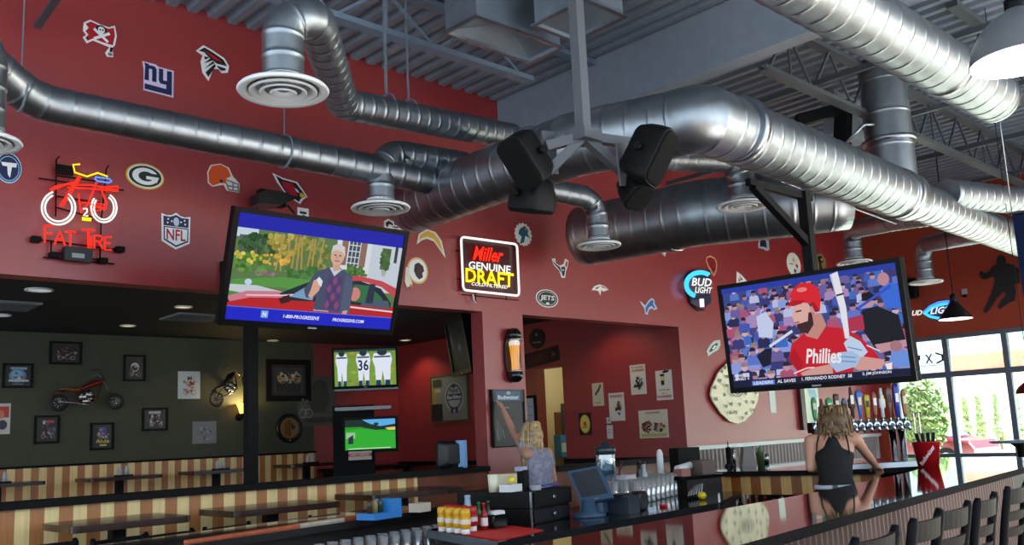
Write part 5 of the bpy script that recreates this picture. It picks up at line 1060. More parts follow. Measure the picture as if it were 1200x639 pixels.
# island work counter
ZI = .90
FL, FRp, BR, BL = [onZ(x, y, ZI) for x, y in ((583, 636), (843, 589), (818, 566), (500, 621))]
BR = V((7.3, 5.45, ZI)); ISL = [FL, FRp, V((6.45, 4.35, ZI)), V((7.25, 4.72, ZI)), BR, BL]
root = thing('work_counter', 'black work counter holding the register and glasses inside the bar', 'counter', V(((FL.x+BR.x)/2, (FL.y+BR.y)/2, 0)))
b = MB(); b.prism([p-V((0, 0, .05)) for p in ISL], (0, 0, .05), mat((24, 24, 27), .1, noise=.3, nscale=60), mat((30, 32, 35), .25)); obj('counter_top', b, None, root)
b = MB(); q = lambda p, k: V((p.x, p.y, 0))*(1-k)+V(((FL.x+BR.x)/2, (FL.y+BR.y)/2, 0))*k
b.prism([q(p, .05) for p in ISL], (0, 0, ZI-.05)); obj('cabinet_body', b, mat((26, 24, 25), .4), root)
b = MB(); b.bar(FRp+V((.012, .0, .07)), FRp+V((.012, 0, -.12)), .02); obj('chrome_corner', b, CHROME, root)
b = MB(); b.prism([FL+V((-.004, -.006, -.05)), BL+V((-.004, 0, -.05)), BL+V((-.0, 0, -.05)), FL+V((0, 0, -.05))], (0, 0, .052)); obj('edge_trim', b, mat((120, 130, 138), .3, .6), root)
# red mat, bottles
b = MB(); P_ = [onZ(x, y, ZI+.001) for x, y in ((512, 622), (583, 633.5), (637, 622), (604, 617.5), (558, 615))]; b.prism(P_, (0, 0, .005)); solo('counter_mat', b, mat((214, 36, 32), .5), 'red mat on the near end of the work counter', 'mat')
def squeeze(col, x, y, label, group, capc=(236, 236, 236)):
    p = onZ(x, y, ZI+.006); root = thing('squeeze_bottle', label, 'bottle', p, group)
    b = MB(); b.lathe([(.026, 0), (.028, .004), (.028, .026), (.024, .03)], p, 14, mat(capc, .35)); obj('cap', b, None, root)
    b = MB(); b.lathe([(.024, .03), (.033, .04), (.034, .09), (.03, .1), (.033, .11), (.033, .145), (.026, .155), (.001, .156)], p, 14, mat(col, .3)); obj('body', b, None, root)
    b = MB(); b.lathe([(.0345, .06), (.0345, .088)], p, 14, mat((236, 220, 200) if col[1] > 100 else (220, 214, 210), .4), caps=False); obj('label_band', b, None, root)
for k, (x, y) in enumerate(((519, 623), (528, 624), (537.5, 625), (546, 626))): squeeze((226, 168, 20), x, y, 'upturned yellow mustard bottle on the red mat, %s from the left' % ('first', 'second', 'third', 'fourth')[k], 'mustard bottles on the red mat')
for k, (x, y) in enumerate(((526, 619), (535, 620), (543, 621), (554, 622.5))): squeeze((168, 20, 24), x, y, ('upturned red ketchup bottle behind the mustard, %s from the left' % ('first', 'second', 'third')[k]) if k < 3 else 'upturned red ketchup bottle at the right end of the mustard row', 'ketchup bottles on the red mat')
for k, (x, y, c, cp, lb) in enumerate(((562, 620, (40, 90, 40), (40, 130, 60), (190, 30, 30)), (568, 621, (150, 30, 24), (210, 40, 36), (236, 230, 226)), (573, 618, (60, 30, 20), (40, 120, 50), (226, 220, 190)))):
    p = onZ(x, y, ZI+.006); o = obj('sauce_bottle', bottle_mb(.17, .024, .009, mat(c, .2), mat(cp, .4), mat(lb, .5)), None); o.location = p
    tag(o, ('slim hot sauce bottle with green cap beside the ketchup', 'slim red hot sauce bottle with a white label', 'slim dark sauce bottle with green cap behind the napkin holder')[k], 'bottle', 'hot sauce bottles on the red mat')
p = onZ(583, 619, ZI+.006); root = thing('napkin_holder', 'rounded black napkin holder with white napkins on the red mat', 'napkin holder', p)
b = MB(); b.loft([[p+V((x*k, dy, .045+z*k)) for x, z in rrect(.06, .045, .02)] for dy, k in ((-.035, .9), (-.02, 1), (.03, 1), (.045, .9))]); obj('holder', b, BLACKG, root)
b = MB(); b.loft([[p+V((x*k, dy, .095+.25*x*k*0+z*k)) for x, z in rrect(.05, .018, .012)] for dy, k in ((-.03, .9), (.03, 1))]); obj('napkins', b, WHITE, root)
p = onZ(549, 616, ZI+.006); o = obj('shaker', MB().lathe([(.001, 0), (.028, 0), (.028, .13), (.022, .15), (.02, .18), (.024, .2), (.001, .205)], seg=14, m=mat((150, 170, 190), .2)), None); o.location = p; tag(o, 'pale blue shaker standing behind the ketchup bottles', 'shaker')
# cash drawer unit
ctr0 = onZ(623, 615, ZI); ctr1 = onZ(690, 602, ZI); e1 = (ctr1-ctr0).normalized(); e2 = V((-e1.y, e1.x, 0)); e3 = V((0, 0, 1))
Lw = .5; Dp = .62
root = thing('cash_drawer', 'black two tier cash drawer unit beside the touch screen register', 'cash drawer', ctr0)
def ob(name, a0, a1, d0, d1, z0, z1, m, bev=None):
    b = MB(); b.obox(ctr0+e1*(a0+a1)/2+e2*(d0+d1)/2+e3*(z0+z1)/2, e1*(a1-a0)/2, e2*(d1-d0)/2, e3*(z1-z0)/2); return obj(name, b, m, root)
CD = mat((12, 12, 13), .5, spec=.2)
ob('lower_case', 0, Lw, 0, Dp, 0, .1, CD); ob('upper_case', -.01, Lw+.02, -.01, Dp, .105, .215, CD)
d1_ = ob('drawer', .02, Lw-.02, -.012, .0, .01, .09, mat((30, 30, 33), .5, spec=.2)); d2_ = ob('drawer', .012, Lw+.0, -.022, -.01, .115, .205, mat((18, 18, 20), .5, spec=.2))
for d, z, n_ in ((d1_, .05, 0), (d2_, .165, 1)):
    b = MB(); q = ctr0+e1*(Lw*.5)+e3*z-e2*.024; b.tube([q, q-e2*.012], .014, 12); o = obj('key_lock', b, CHROME, d, local=True)
    o.data.transform(Matrix.Translation(-ctr0))
b = MB(); b.obox(ctr0-e1*.004-e2*.004+e3*.05, e1*.006, e2*.006, e3*.05); b.obox(ctr0-e1*.012-e2*.012+e3*.16, e1*.006, e2*.006, e3*.055); obj('metal_edge', b, BRUSH, root)
ztop = .215
def ontop(a, d): return ctr0+e1*a+e2*d+e3*ztop
p = ontop(.04, .18); b = MB(); b.obox(p+e3*.025, e1*.075, e2*.05, e3*.025); solo('paper_pad', b, WHITE, 'white paper pad on the cash drawer unit, left of the pen cup', 'paper')
p = ontop(.0, .3); b = MB(); b.lathe([(.001, 0), (.035, 0), (.042, .12), (.001, .12)], p, 14, mat((230, 226, 200), .4)); solo('paper_cup', b, None, 'tall pale cup on the cash drawer unit in front of the blond waitress', 'cup')
p = ontop(.02, .16)+e3*.05; b = MB(); b.ball(p+e3*.03, .03, mat((226, 206, 60), .5), 2, (1, 1, .9)); solo('lemon', b, None, 'small yellow ball on the white paper pad', 'ball')
p = ontop(.13, .14); root2 = thing('card_reader', 'black upright card reader on the cash drawer unit', 'card reader', p); b = MB(); b.obox(p+e3*.07, e1*.03, e2*.03, e3*.07); obj('body', b, BLACK, root2); b = MB(); b.obox(p+e3*.15-e1*.02, e1*.05, e2*.02, e3*.014); obj('head', b, mat((150, 156, 180), .4), root2)
p = ontop(.3, .36); root2 = thing('napkin_stack', 'stack of cream bar napkins on the cash drawer unit', 'napkins', p); b = MB()
for k in range(6): b.obox(p+e3*(.009+k*.018)+e1*.004*(k % 2), e1*.075, e2*.07, e3*.0085)
obj('napkin_pile', b, mat((226, 214, 180), .6), root2)
p = ontop(.36, .2); b = MB(); b.obox(p+e3*.006, e1*.13, e2*.06, e3*.006); b2 = solo('menu_sheet', b, mat((200, 206, 226), .4), 'pale sheet lying flat at the front of the cash drawer unit', 'paper')
p = ontop(.42, .12); b = MB(); b.obox(p+e3*.018, e1*.1, e2*.03, e3*.005); solo('menu_card', b, mat((60, 80, 170), .3), 'blue card lying on the cash drawer unit beside the register', 'card')
p = ontop(.17, .06); b = MB(); b.obox(p+e3*.016, e1*.03, e2*.02, e3*.016); solo('tape_roll_box', b, mat((170, 176, 180), .3), 'small grey box at the front edge of the cash drawer unit', 'box')
# touch screen register
DR = 6.55
pc = onD(691, 571, DR); bl, br_, tl = onD(681, 591, DR-.05), onD(720, 584, DR-.1), onD(664, 553, DR+.12)
ax_ = (br_-bl)/2; ay_ = (tl-bl)/2; an = ax_.cross(ay_).normalized(); an = an if an.dot(EYE-pc) > 0 else -an
RB = mat((58, 82, 108), .3)
base = onZ(668, 604, ZI); base = V((pc.x, pc.y, ZI))
root = thing('touch_screen_register', 'blue grey touch screen register on the work counter', 'cash register', base)
b = MB(); cen = (br_+tl)/2
secs = []
for off, k in ((-.13, .6), (-.07, .92), (0, 1), (.012, .97)):
    secs.append([cen + an*off + ax_*x*k + ay_*y*k for x, y in rrect(1, 1, .12)])
b.loft(secs); obj('housing', b, RB, root)
b = MB(); b.obox(cen+an*.013+ay_*.06, ax_*.8, ay_*.76, an*.002); obj('screen', b, mat((52, 54, 60), .12), root)
b = MB(); st = onD(668, 600, DR); b.lathe([(.001, ZI), (.12, ZI), (.12, ZI+.02), (.06, ZI+.04), (.045, ZI+.12)], (cen.x-.05, cen.y-.02, 0), 20, RB); b.loft([[V((cen.x, cen.y, 0))-V((an.x, an.y, 0)).normalized()*d_+V((ax_.x, ax_.y, 0))*kx*sx+V((0, 0, z_)) for sx, d_ in ((-1, .0), (1, .0), (1, .16), (-1, .16))] for z_, kx in ((ZI+.015, .75), (ZI+.06, .7), (cen.z-.06, .62))], None, False); obj('stand', b, RB, root)
b = MB(); q = cen-ay_*.9+an*.014; b.obox(q, ax_*.12, ay_*.04, an*.004); obj('badge', b, BRUSH, root)
# receipt printer, card box and cup beyond
p = onZ(728, 601, ZI); root = thing('receipt_printer', 'dark blue receipt printer right of the touch screen register', 'printer', p)
b = MB(); b.obox(p+e3*.06, e1*.09, e2*.11, e3*.06); obj('body', b, mat((38, 46, 58), .35), root)
b = MB(); b.obox(p+e3*.128+e2*.02, e1*.08, e2*.08, e3*.008); obj('lid', b, mat((30, 36, 46), .3), root)
p = onZ(752, 598, ZI)
root = thing('card_terminal', 'rounded dark card terminal in front of the glasses', 'terminal', p); b = MB(); b.loft([[p+e1*(x*k)+e2*dy+e3*(.07+z*k) for x, z in rrect(.08, .07, .04)] for dy, k in ((-.03, .8), (-.015, 1), (.05, 1), (.07, .8))]); obj('body', b, mat((26, 28, 32), .3), root)
p = onD(711, 560, 7.6); zz = onD(711, 523, 7.6).z; 
root = thing('beer_tower', 'tall clear beer tower with dark lid behind the register', 'drink tower', (p.x, p.y, ZI))
b = MB(); b.lathe([(.08, ZI), (.08, ZI+.02), (.05, ZI+.04), (.05, p.z-.14)], (p.x, p.y, 0), 18, BRUSH); obj('base', b, None, root)
b = MB(); b.lathe([(.06, p.z-.14), (.075, p.z-.1), (.082, zz-.1), (.08, zz-.06)], (p.x, p.y, 0), 20, glassy((190, 214, 226), .7), caps=False); obj('clear_cylinder', b, None, root)
b = MB(); b.lathe([(.055, p.z-.12), (.07, p.z-.09), (.07, p.z+.06), (.001, p.z+.06)], (p.x, p.y, 0), 18, mat((150, 190, 206), .1, coat=.5)); obj('ice_fill', b, None, root)
b = MB(); b.lathe([(.085, zz-.07), (.088, zz-.02), (.07, zz), (.03, zz+.01), (.03, zz+.035), (.001, zz+.04)], (p.x, p.y, 0), 20, mat((40, 52, 58), .25)); obj('lid', b, None, root)
# glasses in rows
def glass_mb(r=.036, h=.19):
    b = MB(); b.lathe([(r*.72, 0), (r*.8, .012), (r, h), (r*.95, h), (r*.76, .018), (.001, .016)], seg=12, m=glassy((232, 244, 248), .42, .14, .2)); b.lathe([(.001, .0), (r*.74, .0), (r*.76, .014), (.001, .016)], seg=12, m=glassy((230, 244, 248), .6, .1, .25)); return b
gA, gB = onZ(747, 592, ZI), onZ(802, 578.5, ZI); gv = (gB-gA); gn = V((-gv.y, gv.x, 0)).normalized()
proto = None; n_ = 11
for row in range(4):
    for k in range(n_):
        p = gA+gv*(k/(n_-1)) + gn*(.085*row) + gv.normalized()*(.02*(row % 2)-.02*row)
        if proto is None: proto = obj('beer_glass', glass_mb(), None); o = proto
        else: o = proto.copy(); COL.objects.link(o)
        o.location = p; tag(o, 'clear beer glass in the block of glasses at the right end of the work counter', 'glass', 'beer glasses on the work counter')
p = onZ(764, 601, ZI); b = MB(); b.obox(p+e3*.018, e1*.018, e2*.018, e3*.018); solo('pour_spout_box', b, mat((190, 206, 220), .2), 'small pale cube on the counter in front of the glasses', 'box')
p = onZ(766, 594.5, ZI)-gn*.08; b = MB(); b.lathe([(.001, 0), (.03, 0), (.034, .02), (.001, .022)], p, 14, mat((200, 26, 30), .4)); solo('bottle_cap_dish', b, None, 'small red dish in front of the beer glasses', 'dish')
# things behind the glasses
p = onD(733, 571, 7.7); b = MB(); b.obox((p.x, p.y, (ZI+p.z+.1)/2), e1*.09, e2*.06, e3*((p.z+.1-ZI)/2)); solo('cocktail_menu_box', b, mat((206, 196, 206), .5), 'white box standing left of the beer glasses', 'box')
for k, (x, y0, y1, c) in enumerate(((748, 572, 540, (24, 24, 28)), (754, 572, 541, (170, 180, 190)), (741, 572, 556, (60, 80, 110)), (727, 566, 540, (90, 60, 50)))):
    t = onD(x, y1, 8.0); o = obj('bar_bottle', bottle_mb(t.z-ZI, .035, .016, mat(c, .15), mat((30, 30, 30), .3)), None); o.location = (t.x, t.y, ZI)
    tag(o, ('tall black bottle behind the beer glasses', 'tall silver shaker bottle behind the beer glasses', 'short blue bottle behind the white box', 'brown bottle beside the beer tower')[k], 'bottle')
# server station at the right end
D8 = 8.0
s0, s1 = onD(806, 575, D8), onD(846, 566, D8+.25)
root = thing('garnish_station', 'black garnish station with trays at the right end of the work counter', 'station', V(((s0.x+s1.x)/2, (s0.y+s1.y)/2, ZI)))
dn = (s1-s0); dn.z = 0; dnn = V((-dn.y, dn.x, 0)).normalized(); zt = onD(822, 562, D8).z
b = MB(); P_ = [V((s0.x, s0.y, 0)), V((s1.x, s1.y, 0)), V((s1.x, s1.y, 0))+dnn*.4, V((s0.x, s0.y, 0))+dnn*.4]; P_ = [V((p.x, p.y, ZI)) for p in P_]; b.prism(P_, (0, 0, zt-ZI)); P_ = [V((p.x, p.y, 0)) for p in P_]; obj('cabinet', b, mat((34, 28, 28), .35), root)
b = MB(); b.prism([p+V((0, 0, zt))+d for p, d in zip(P_, ((-dn*.08-dnn*.02), (dn*.08-dnn*.02), (dn*.08+dnn*.02), (-dn*.08+dnn*.02)))], (0, 0, .03)); obj('top', b, BLACKG, root)
zt += .03
def onst(a, d): return V((s0.x, s0.y, zt))+dn*a+dnn*d
b = MB(); b.lathe([(.001, 0), (.035, 0), (.04, .05), (.001, .055)], onst(.25, .2), 14, mat((40, 120, 60), .5)); solo('lime_cup', b, None, 'green cup of garnish on the garnish station', 'cup')
b = MB(); q = onst(.5, .25)+V((0, 0, .05)); b.tube([q-dn*.2, q+dn*.2+V((0, 0, .03))], .035, 14); b.box(q-V((.03, .03, .05)), q+V((.03, .03, -.02))); solo('paper_towel_roll', b, WHITE, 'white paper roll lying on the garnish station', 'paper roll')
b = MB(); q = onst(.15, .12); b.obox(q+V((0, 0, .03)), dn*.13, dnn*.05, V((0, 0, .03))); solo('fruit_tray', b, mat((170, 110, 100), .5), 'small pink and white fruit tray on the garnish station', 'tray')
b = MB(); q = onst(.95, .2); b.obox(q+V((0, 0, .06)), dn*.2, dnn*.08, V((0, 0, .06))); solo('kraft_box', b, mat((110, 92, 84), .6), 'brown box on the garnish station', 'box')
b = MB(); q = onst(.85, .38); b.obox(q+V((0, 0, .12)), dn*.32, dnn*.06, V((0, 0, .12))); solo('black_bin', b, BLACK, 'black upright bin against the ribbed wall', 'bin')
b = MB(); q = onst(.0, .4); b.lathe([(.001, 0), (.03, 0), (.03, .2), (.02, .23), (.001, .24)], onst(.12, .38), 12, WHITE); o = solo('spray_bottle', b, None, 'slim white bottle behind the garnish station', 'bottle')
# straws / pourers with a yellow lemon on the counter end
p = onZ(823, 586, ZI); b = MB(); b.ball(p+V((0, 0, .035)), .036, mat((226, 200, 40), .4), 2, (1.1, 1, .9)); solo('lemon', b, None, 'yellow lemon at the right end of the work counter', 'fruit')
for k in range(6):
    q = onZ(806+3*k, 586-.7*k, ZI); b = MB(); b.tube([q+V((0, 0, .008)), q+V((.05, .02, .05)), q+V((.1-.03*k*.4, .0, .11))], .007, 6, m=BRUSH); b.lathe([(.001, .0), (.014, .0), (.014, .03), (.001, .03)], q, 8, BLACK)
    solo('pour_spout', b, None, 'silver bottle pourer lying beside the lemon on the work counter', 'pourer', 'pourers beside the lemon')
# ---- left run of the bar (far side) with bar mats
ZL = 1.0
l0, l1 = onZ(100, 656, ZL), onZ(506, 597, ZL); ld = (l1-l0).normalized(); ln = V((-ld.y, ld.x, 0)); l0 = l0-ld*1.6; l1 = l1+ld*.25
root = thing('bar_counter', 'far run of the granite bar with orange bar mats along its inner edge', 'bar counter', V(((l0.x+l1.x)/2, (l0.y+l1.y)/2, 0)))
b = MB(); b.prism([l0-V((0, 0, .045)), l1-V((0, 0, .045)), l1+ln*.6-V((0, 0, .045)), l0+ln*.6-V((0, 0, .045))], (0, 0, .045), GRANITE, mat((22, 20, 20), .3)); obj('granite_top', b, None, root)
b = MB(); b.prism([V((p.x, p.y, 0)) for p in (l0+ln*.12, l1+ln*.12, l1+ln*.4, l0+ln*.4)], (0, 0, ZL-.045)); obj('bar_body', b, mat((24, 20, 20), .5), root)
b = MB(); b.prism([V((p.x, p.y, .70)) for p in (l0-ln*.26, l1-ld*.22-ln*.26, l1-ld*.22+ln*.12, l0+ln*.12)], (0, 0, .03)); obj('inner_shelf', b, BRUSH, root)
for k, (xa, xb, c, lb) in enumerate(((222, 352, (196, 96, 56), 'long orange bar mat, nearest on the far run of the bar'), (405, 470, (196, 96, 56), 'orange bar mat in the middle of the far run of the bar'), (352, 404, (206, 190, 170), 'pale bar mat between two orange mats on the far bar'), (470, 500, (214, 130, 90), 'short orange bar mat at the right end of the far bar'))):
    ya = 639-(xa-220)*.15; yb = 639-(xb-220)*.15; a_, b_ = onZ(xa, ya-1.5, ZL), onZ(xb, yb-1.5, ZL)
    b = MB(); b.prism([a_+V((0, 0, .001)), b_+V((0, 0, .001)), b_+ln*.05+V((0, 0, .001)), a_+ln*.05+V((0, 0, .001))], (0, 0, .015)); solo('bar_mat', b, mat(c, .6, noise=.15, nscale=30), lb, 'mat', 'bar mats on the far bar')
p = onZ(458, 608, ZL)+ln*.1; root = thing('condiment_caddy', 'bright blue condiment caddy on the far run of the bar', 'caddy', p)
b = MB(); b.obox(p+V((0, 0, .02)), ld*.13, ln*.08, V((0, 0, .02))); b.obox(p+ld*.09+V((0, 0, .07)), ld*.05, ln*.07, V((0, 0, .05))); obj('caddy_box', b, mat((46, 130, 206), .4), root)
for k in range(3): b = MB(); b.lathe([(.001, .04), (.018, .04), (.018, .1), (.012, .12), (.001, .125)], p-ld*(.09-.05*k), 10, mat(((70, 50, 30), (150, 130, 80), (40, 70, 40))[k], .3)); obj('caddy_bottle', b, None, root)
p = onZ(496, 600, ZL)+ln*.03; b = MB(); b.obox(p+V((0, 0, .03)), ld*.06, ln*.05, V((0, 0, .03))); solo('napkin_pack', b, mat((220, 206, 186), .6), 'pale napkin pack at the right end of the far bar', 'napkins')
proto2 = None
for row in range(2):
    for k in range(14):
        x = 392+9*k; y = 660-(x-392)*.16
        p = onZ(x, y, .65) if False else V(((l0+ld*0).x, 0, 0))
        base0 = onY(x, 629-(x-392)*.06, 4.45); 
        p = l1-ld*(.3+.112*(13-k))-ln*(.08+.11*row); p.z = .73
        if proto2 is None: proto2 = obj('beer_glass', glass_mb(.036, .17), None); o = proto2
        else: o = proto2.copy(); COL.objects.link(o)
        o.location = p; tag(o, 'clear beer glass on the inner shelf below the far run of the bar', 'glass', 'glasses below the far bar')
# ---- return counter: tower, handles, bucket, caddies
zc = ZB
D9 = 8.75
mL, mR = onD(949, 500.5, D9-.05), onD(1061, 498, D9+.05); zM = (mL.z+mR.z)/2; mL.z = mR.z = zM
md = (mR-mL).normalized(); mn = V((-md.y, md.x, 0))
root = thing('tap_tower', 'chrome beer tap tower with a row of coloured tap handles', 'beer tap', V(((mL.x+mR.x)/2, (mL.y+mR.y)/2, zc)))
b = MB(); b.obox((mL+mR)/2, (mR-mL)/2, mn*.06, V((0, 0, .05))); obj('manifold', b, mat((26, 25, 27), .15, .3), root)
for t in (.1, .9): 
    for s in (-.045, .045):
        q = mL.lerp(mR, t)+md*s; b = MB(); b.lathe([(.07, zc), (.07, zc+.012), (.034, zc+.03), (.034, zM-.04)], (q.x, q.y, 0), 18, CHROME); obj('column', b, None, root)
hc = [((70, 150, 90), .22), ((120, 60, 50), .2), ((60, 160, 80), .21), ((90, 50, 46), .24), ((70, 100, 120), .2), ((80, 60, 46), .3), ((60, 110, 190), .27), ((196, 170, 50), .22), ((140, 70, 50), .25), ((206, 214, 220), .28), ((110, 74, 60), .29), ((50, 56, 160), .3), ((150, 96, 40), .26)]
for k, (c, h) in enumerate(hc):
    q = mL.lerp(mR, .03+.94*k/12)-mn*.07
    b = MB(); b.tube(fillet([q+mn*.02, q-mn*.04+V((0, 0, .0)), q-mn*.06-V((0, 0, .06))], .03), .014, 8, m=CHROME); b.lathe([(.03, -.03), (.03, .03)], q+mn*.01, 10, CHROME, Matrix((( md.x, 0, mn.x), (md.y, 0, mn.y), (0, 1, 0)))); b.lathe([(.008, 0), (.008, .06)], q+V((0, 0, .02)), 8, CHROME); f = obj('faucet', b, None, root)
    o_ = q+V((0, 0, .07)); w = .022
    shp = k % 4; b = MB(); L = []
    prof = ([(0, .5), (.15, .8), (.5, 1), (.8, 1.1), (.95, .7), (1, .2)], [(0, .7), (.3, .7), (.34, 1.3), (.6, 1.4), (.66, .8), (1, .5)], [(0, .5), (.4, .8), (.75, 1.4), (.9, 1.3), (1, .4)], [(0, .8), (.5, 1), (.55, 1.2), (.9, 1.2), (1, 1)])[shp]
    for z, kx in prof: L.append([o_+md*x*kx+mn*y*kx*.7+V((0, 0, z*h)) for x, y in rrect(w, w, .008, 3)])
    b.loft(L, mat(c, .3)); hd = obj('tap_handle', b, None, root); hd['label'] = ('green', 'dark brown', 'bright green', 'maroon', 'grey blue', 'tall brown', 'blue', 'yellow', 'rust red', 'white', 'tan brown', 'royal blue', 'orange brown')[k]+' tap handle'
    b = MB(); b.obox(o_-mn*w*.9+V((0, 0, h*.6)), md*w*.7, mn*.003, V((0, 0, h*.14)), mat(((230, 220, 190), (30, 30, 34), (240, 240, 240))[k % 3], .4)); x_ = obj('handle_badge', b, None, hd, local=True); x_.data.transform(Matrix.Translation(-origin(hd)))
b = MB(); q = (mL+mR)/2-mn*.14; b.obox((q.x, q.y, zc+.012), (mR-mL)*.5, mn*.1, V((0, 0, .012))); solo('drip_tray', b, BRUSH, 'long steel drip tray under the beer taps', 'tray')
p = onZ(1091, 547, zc)+V((0, .02, 0)); root = thing('beer_bucket', 'red metal beer bucket with white lettering on the bar end', 'bucket', p)
b = MB(); b.lathe([(.001, .0), (.085, 0), (.115, .21), (.12, .215), (.11, .213), (.085, .02), (.001, .015)], p, 28, mat((190, 26, 32), .25, .3)); obj('pail', b, None, root)
for s, tx in ((radians(200), 'Budweiser'), (radians(250), 'Bud')):
    pass
b = MB(); dv = (EYE-p); dv.z = 0; dv.normalize(); sd = V((-dv.y, dv.x, 0)); vs, fs = text_polys('Budweiser', 0)
x0 = min(v.x for v in vs); x1 = max(v.x for v in vs); bv = []
for v in vs:
    a = (v.x-(x0+x1)/2)/(x1-x0)*.2; z = (v.y-.3)*.05; a, z = a*cos(.9)-z*sin(.9), a*sin(.9)+z*cos(.9); zz = .1+z; rr = .0862+.03*zz/.21; th = a/rr
    bv.append(b.b.verts.new(p+dv*rr*cos(th)+sd*rr*sin(th)*1.0+V((0, 0, zz))))
for f in fs: b.b.faces.new([bv[i] for i in f])
obj('lettering', b, mat((240, 220, 220), .4), root)
b = MB(); b.tube(arc3 := [p+sd*.118*cos(t)+dv*.05*sin(t)+V((0, 0, .2+.0*t)) for t in [pi*i/12 for i in range(13)]], .004, 6, m=BRUSH); obj('handle', b, None, root)
for k in range(4): q = p+sd*(-.05+.035*k)+V((0, 0, .19)); o = obj('bar_tool', MB().bar((0, 0, 0), (.03*(k-1), .01, .1), .03, .006), mat((30, 34, 50), .3)); o.location = q; tag(o, 'dark folded card standing in the red bucket', 'card', 'cards in the red bucket')
p = onZ(855, 547, zc); root = thing('soda_gun_stand', 'upright chrome and black shaker stand on the left of the return counter', 'stand', p)
b = MB(); b.lathe([(.05, 0), (.05, .02), (.03, .03), (.03, .2), (.001, .21)], p, 16, BLACKG); obj('body', b, None, root); b = MB(); b.tube([p+V((.06, -.02, .0)), p+V((.06, -.02, .2))], .018, 10); obj('chrome_post', b, CHROME, root); b = MB(); b.tube([p+V((0, 0, .2)), p+V((0, 0, .27))], .006, 8); obj('rod', b, FR, root)
p = onZ(879, 547, zc); b = MB(); P_ = [p+md*x+V((0, 0, z)) for x, z in ((-.08, 0), (.07, 0), (.05, .2), (-.05, .2))]; b.prism(P_, mn*.1); solo('menu_holder', b, mat((150, 142, 136), .5), 'grey tent menu holder on the return counter', 'menu holder')
p = onZ(892, 546, zc); b = MB(); b.lathe([(.001, 0), (.035, 0), (.045, .12), (.045, .14), (.001, .14)], p, 14, mat((70, 84, 50), .4)); b.lathe([(.03, .14), (.02, .19), (.001, .2)], p, 10, mat((90, 140, 80), .5)); solo('green_tumbler', b, None, 'dark green tumbler beside the grey menu holder', 'tumbler')
p = onZ(898, 543, zc); b = MB(); b.lathe([(.001, 0), (.03, 0), (.036, .1), (.001, .1)], p, 14, glassy((160, 210, 190), .6)); solo('small_glass', b, None, 'small pale green glass right of the dark green tumbler', 'glass')
# framed mirror on the wall left of the taps, bright reflection painted on
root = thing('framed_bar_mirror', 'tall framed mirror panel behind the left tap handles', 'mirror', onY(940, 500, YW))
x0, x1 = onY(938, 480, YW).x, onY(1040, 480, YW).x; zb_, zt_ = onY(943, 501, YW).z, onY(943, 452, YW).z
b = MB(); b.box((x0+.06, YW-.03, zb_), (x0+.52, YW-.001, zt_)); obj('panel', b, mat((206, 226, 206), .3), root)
b = MB(); drawing(b, ((x0+.29), YW-.031, (zb_+zt_)/2), EXW, EZ, .46, zt_-zb_, [('p', (150, 196, 206), [(.3, .1), (.8, .1), (.9, .4), (.5, .36)]), ('r', (226, 236, 200), .08, .05, .2, .95), ('p', (190, 206, 160), [(.4, .5), (.7, .45), (.66, .9), (.44, .9)]), ('r', (236, 240, 226), .82, .3, .96, .95)], th=0); obj('print', b, None, root)  # reflected window drawn on the mirror panel as flat pale shapes
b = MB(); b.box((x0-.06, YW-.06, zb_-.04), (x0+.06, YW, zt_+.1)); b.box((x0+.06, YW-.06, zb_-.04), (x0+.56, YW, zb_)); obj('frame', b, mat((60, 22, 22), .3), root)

# ================================================================== BAR STOOLS
SW = mat((10, 11, 15), .5, spec=.1)
def stool_proto():
    root = thing('bar_stool', '', 'bar stool', (0, 0, 0), 'black ladder back bar stools')
    w = .19
    b = MB(); b.loft([[V((x*k, y*k+.0, z)) for x, y in rrect(.2, .2, .05)] for z, k in ((.735, .96), (.745, 1), (.765, 1), (.775, .95))], SW); obj('seat', b, None, root, True)
    for sx in (-1, 1):
        b = MB(); b.tube([V((sx*w, -.21, 0)), V((sx*w, -.19, .5)), V((sx*w, -.19, .76)), V((sx*w, -.22, .95)), V((sx*w, -.25, 1.1)), V((sx*w, -.255, 1.125))], [.018, .02, .022, .02, .02, .012], 10, m=SW); obj('rear_leg_post', b, None, root, True)
        b = MB(); b.tube([V((sx*.18, .2, 0)), V((sx*.17, .17, .74))], [.017, .021], 10, m=SW); obj('leg', b, None, root, True)
    def slat(z0, z1, y):
        b = MB(); secs = []
        for i in range(9):
            t = i/8*2-1; yy = y-.03*(1-t*t); secs.append([V((t*w, yy-.009, z0)), V((t*w, yy+.009, z0)), V((t*w, yy+.009-.01, z1+.012*(1-t*t)*0)), V((t*w, yy-.009-.01, z1))])
        b.loft(secs, SW, False); return b
    obj('top_rail', slat(1.03, 1.105, -.235), None, root, True)
    for z in (.945, .865): obj('back_slat', slat(z, z+.045, -.212+(.945-z)*.15), None, root, True)
    b = MB()
    for z, y in ((.28, .19), (.28, -.2)): b.bar((-.18, y, z), (.18, y, z), .022, m=SW)
    for sx in (-1, 1): b.bar((sx*.18, -.2, .36), (sx*.18, .19, .36), .022, m=SW)
    obj('foot_rail', b, None, root, True)
    return root
first = stool_proto(); LB = ('leftmost', 'second', 'third', 'fourth', 'fifth')
for k, (x, y) in enumerate(((3.02, 1.72), (3.62, 1.80), (4.05, 1.86), (4.52, 1.90), (5.25, 2.0))):
    o = first if k == 0 else dup(first)
    o.location = (x, y, 0); o.rotation_euler = (0, 0, radians(6+(0, 2, -2, 3, -1)[k]))
    o['label'] = 'black ladder back bar stool at the ribbed bar front, %s from the left' % LB[k] if k else 'black ladder back bar stool at the ribbed bar front, leftmost of the row'
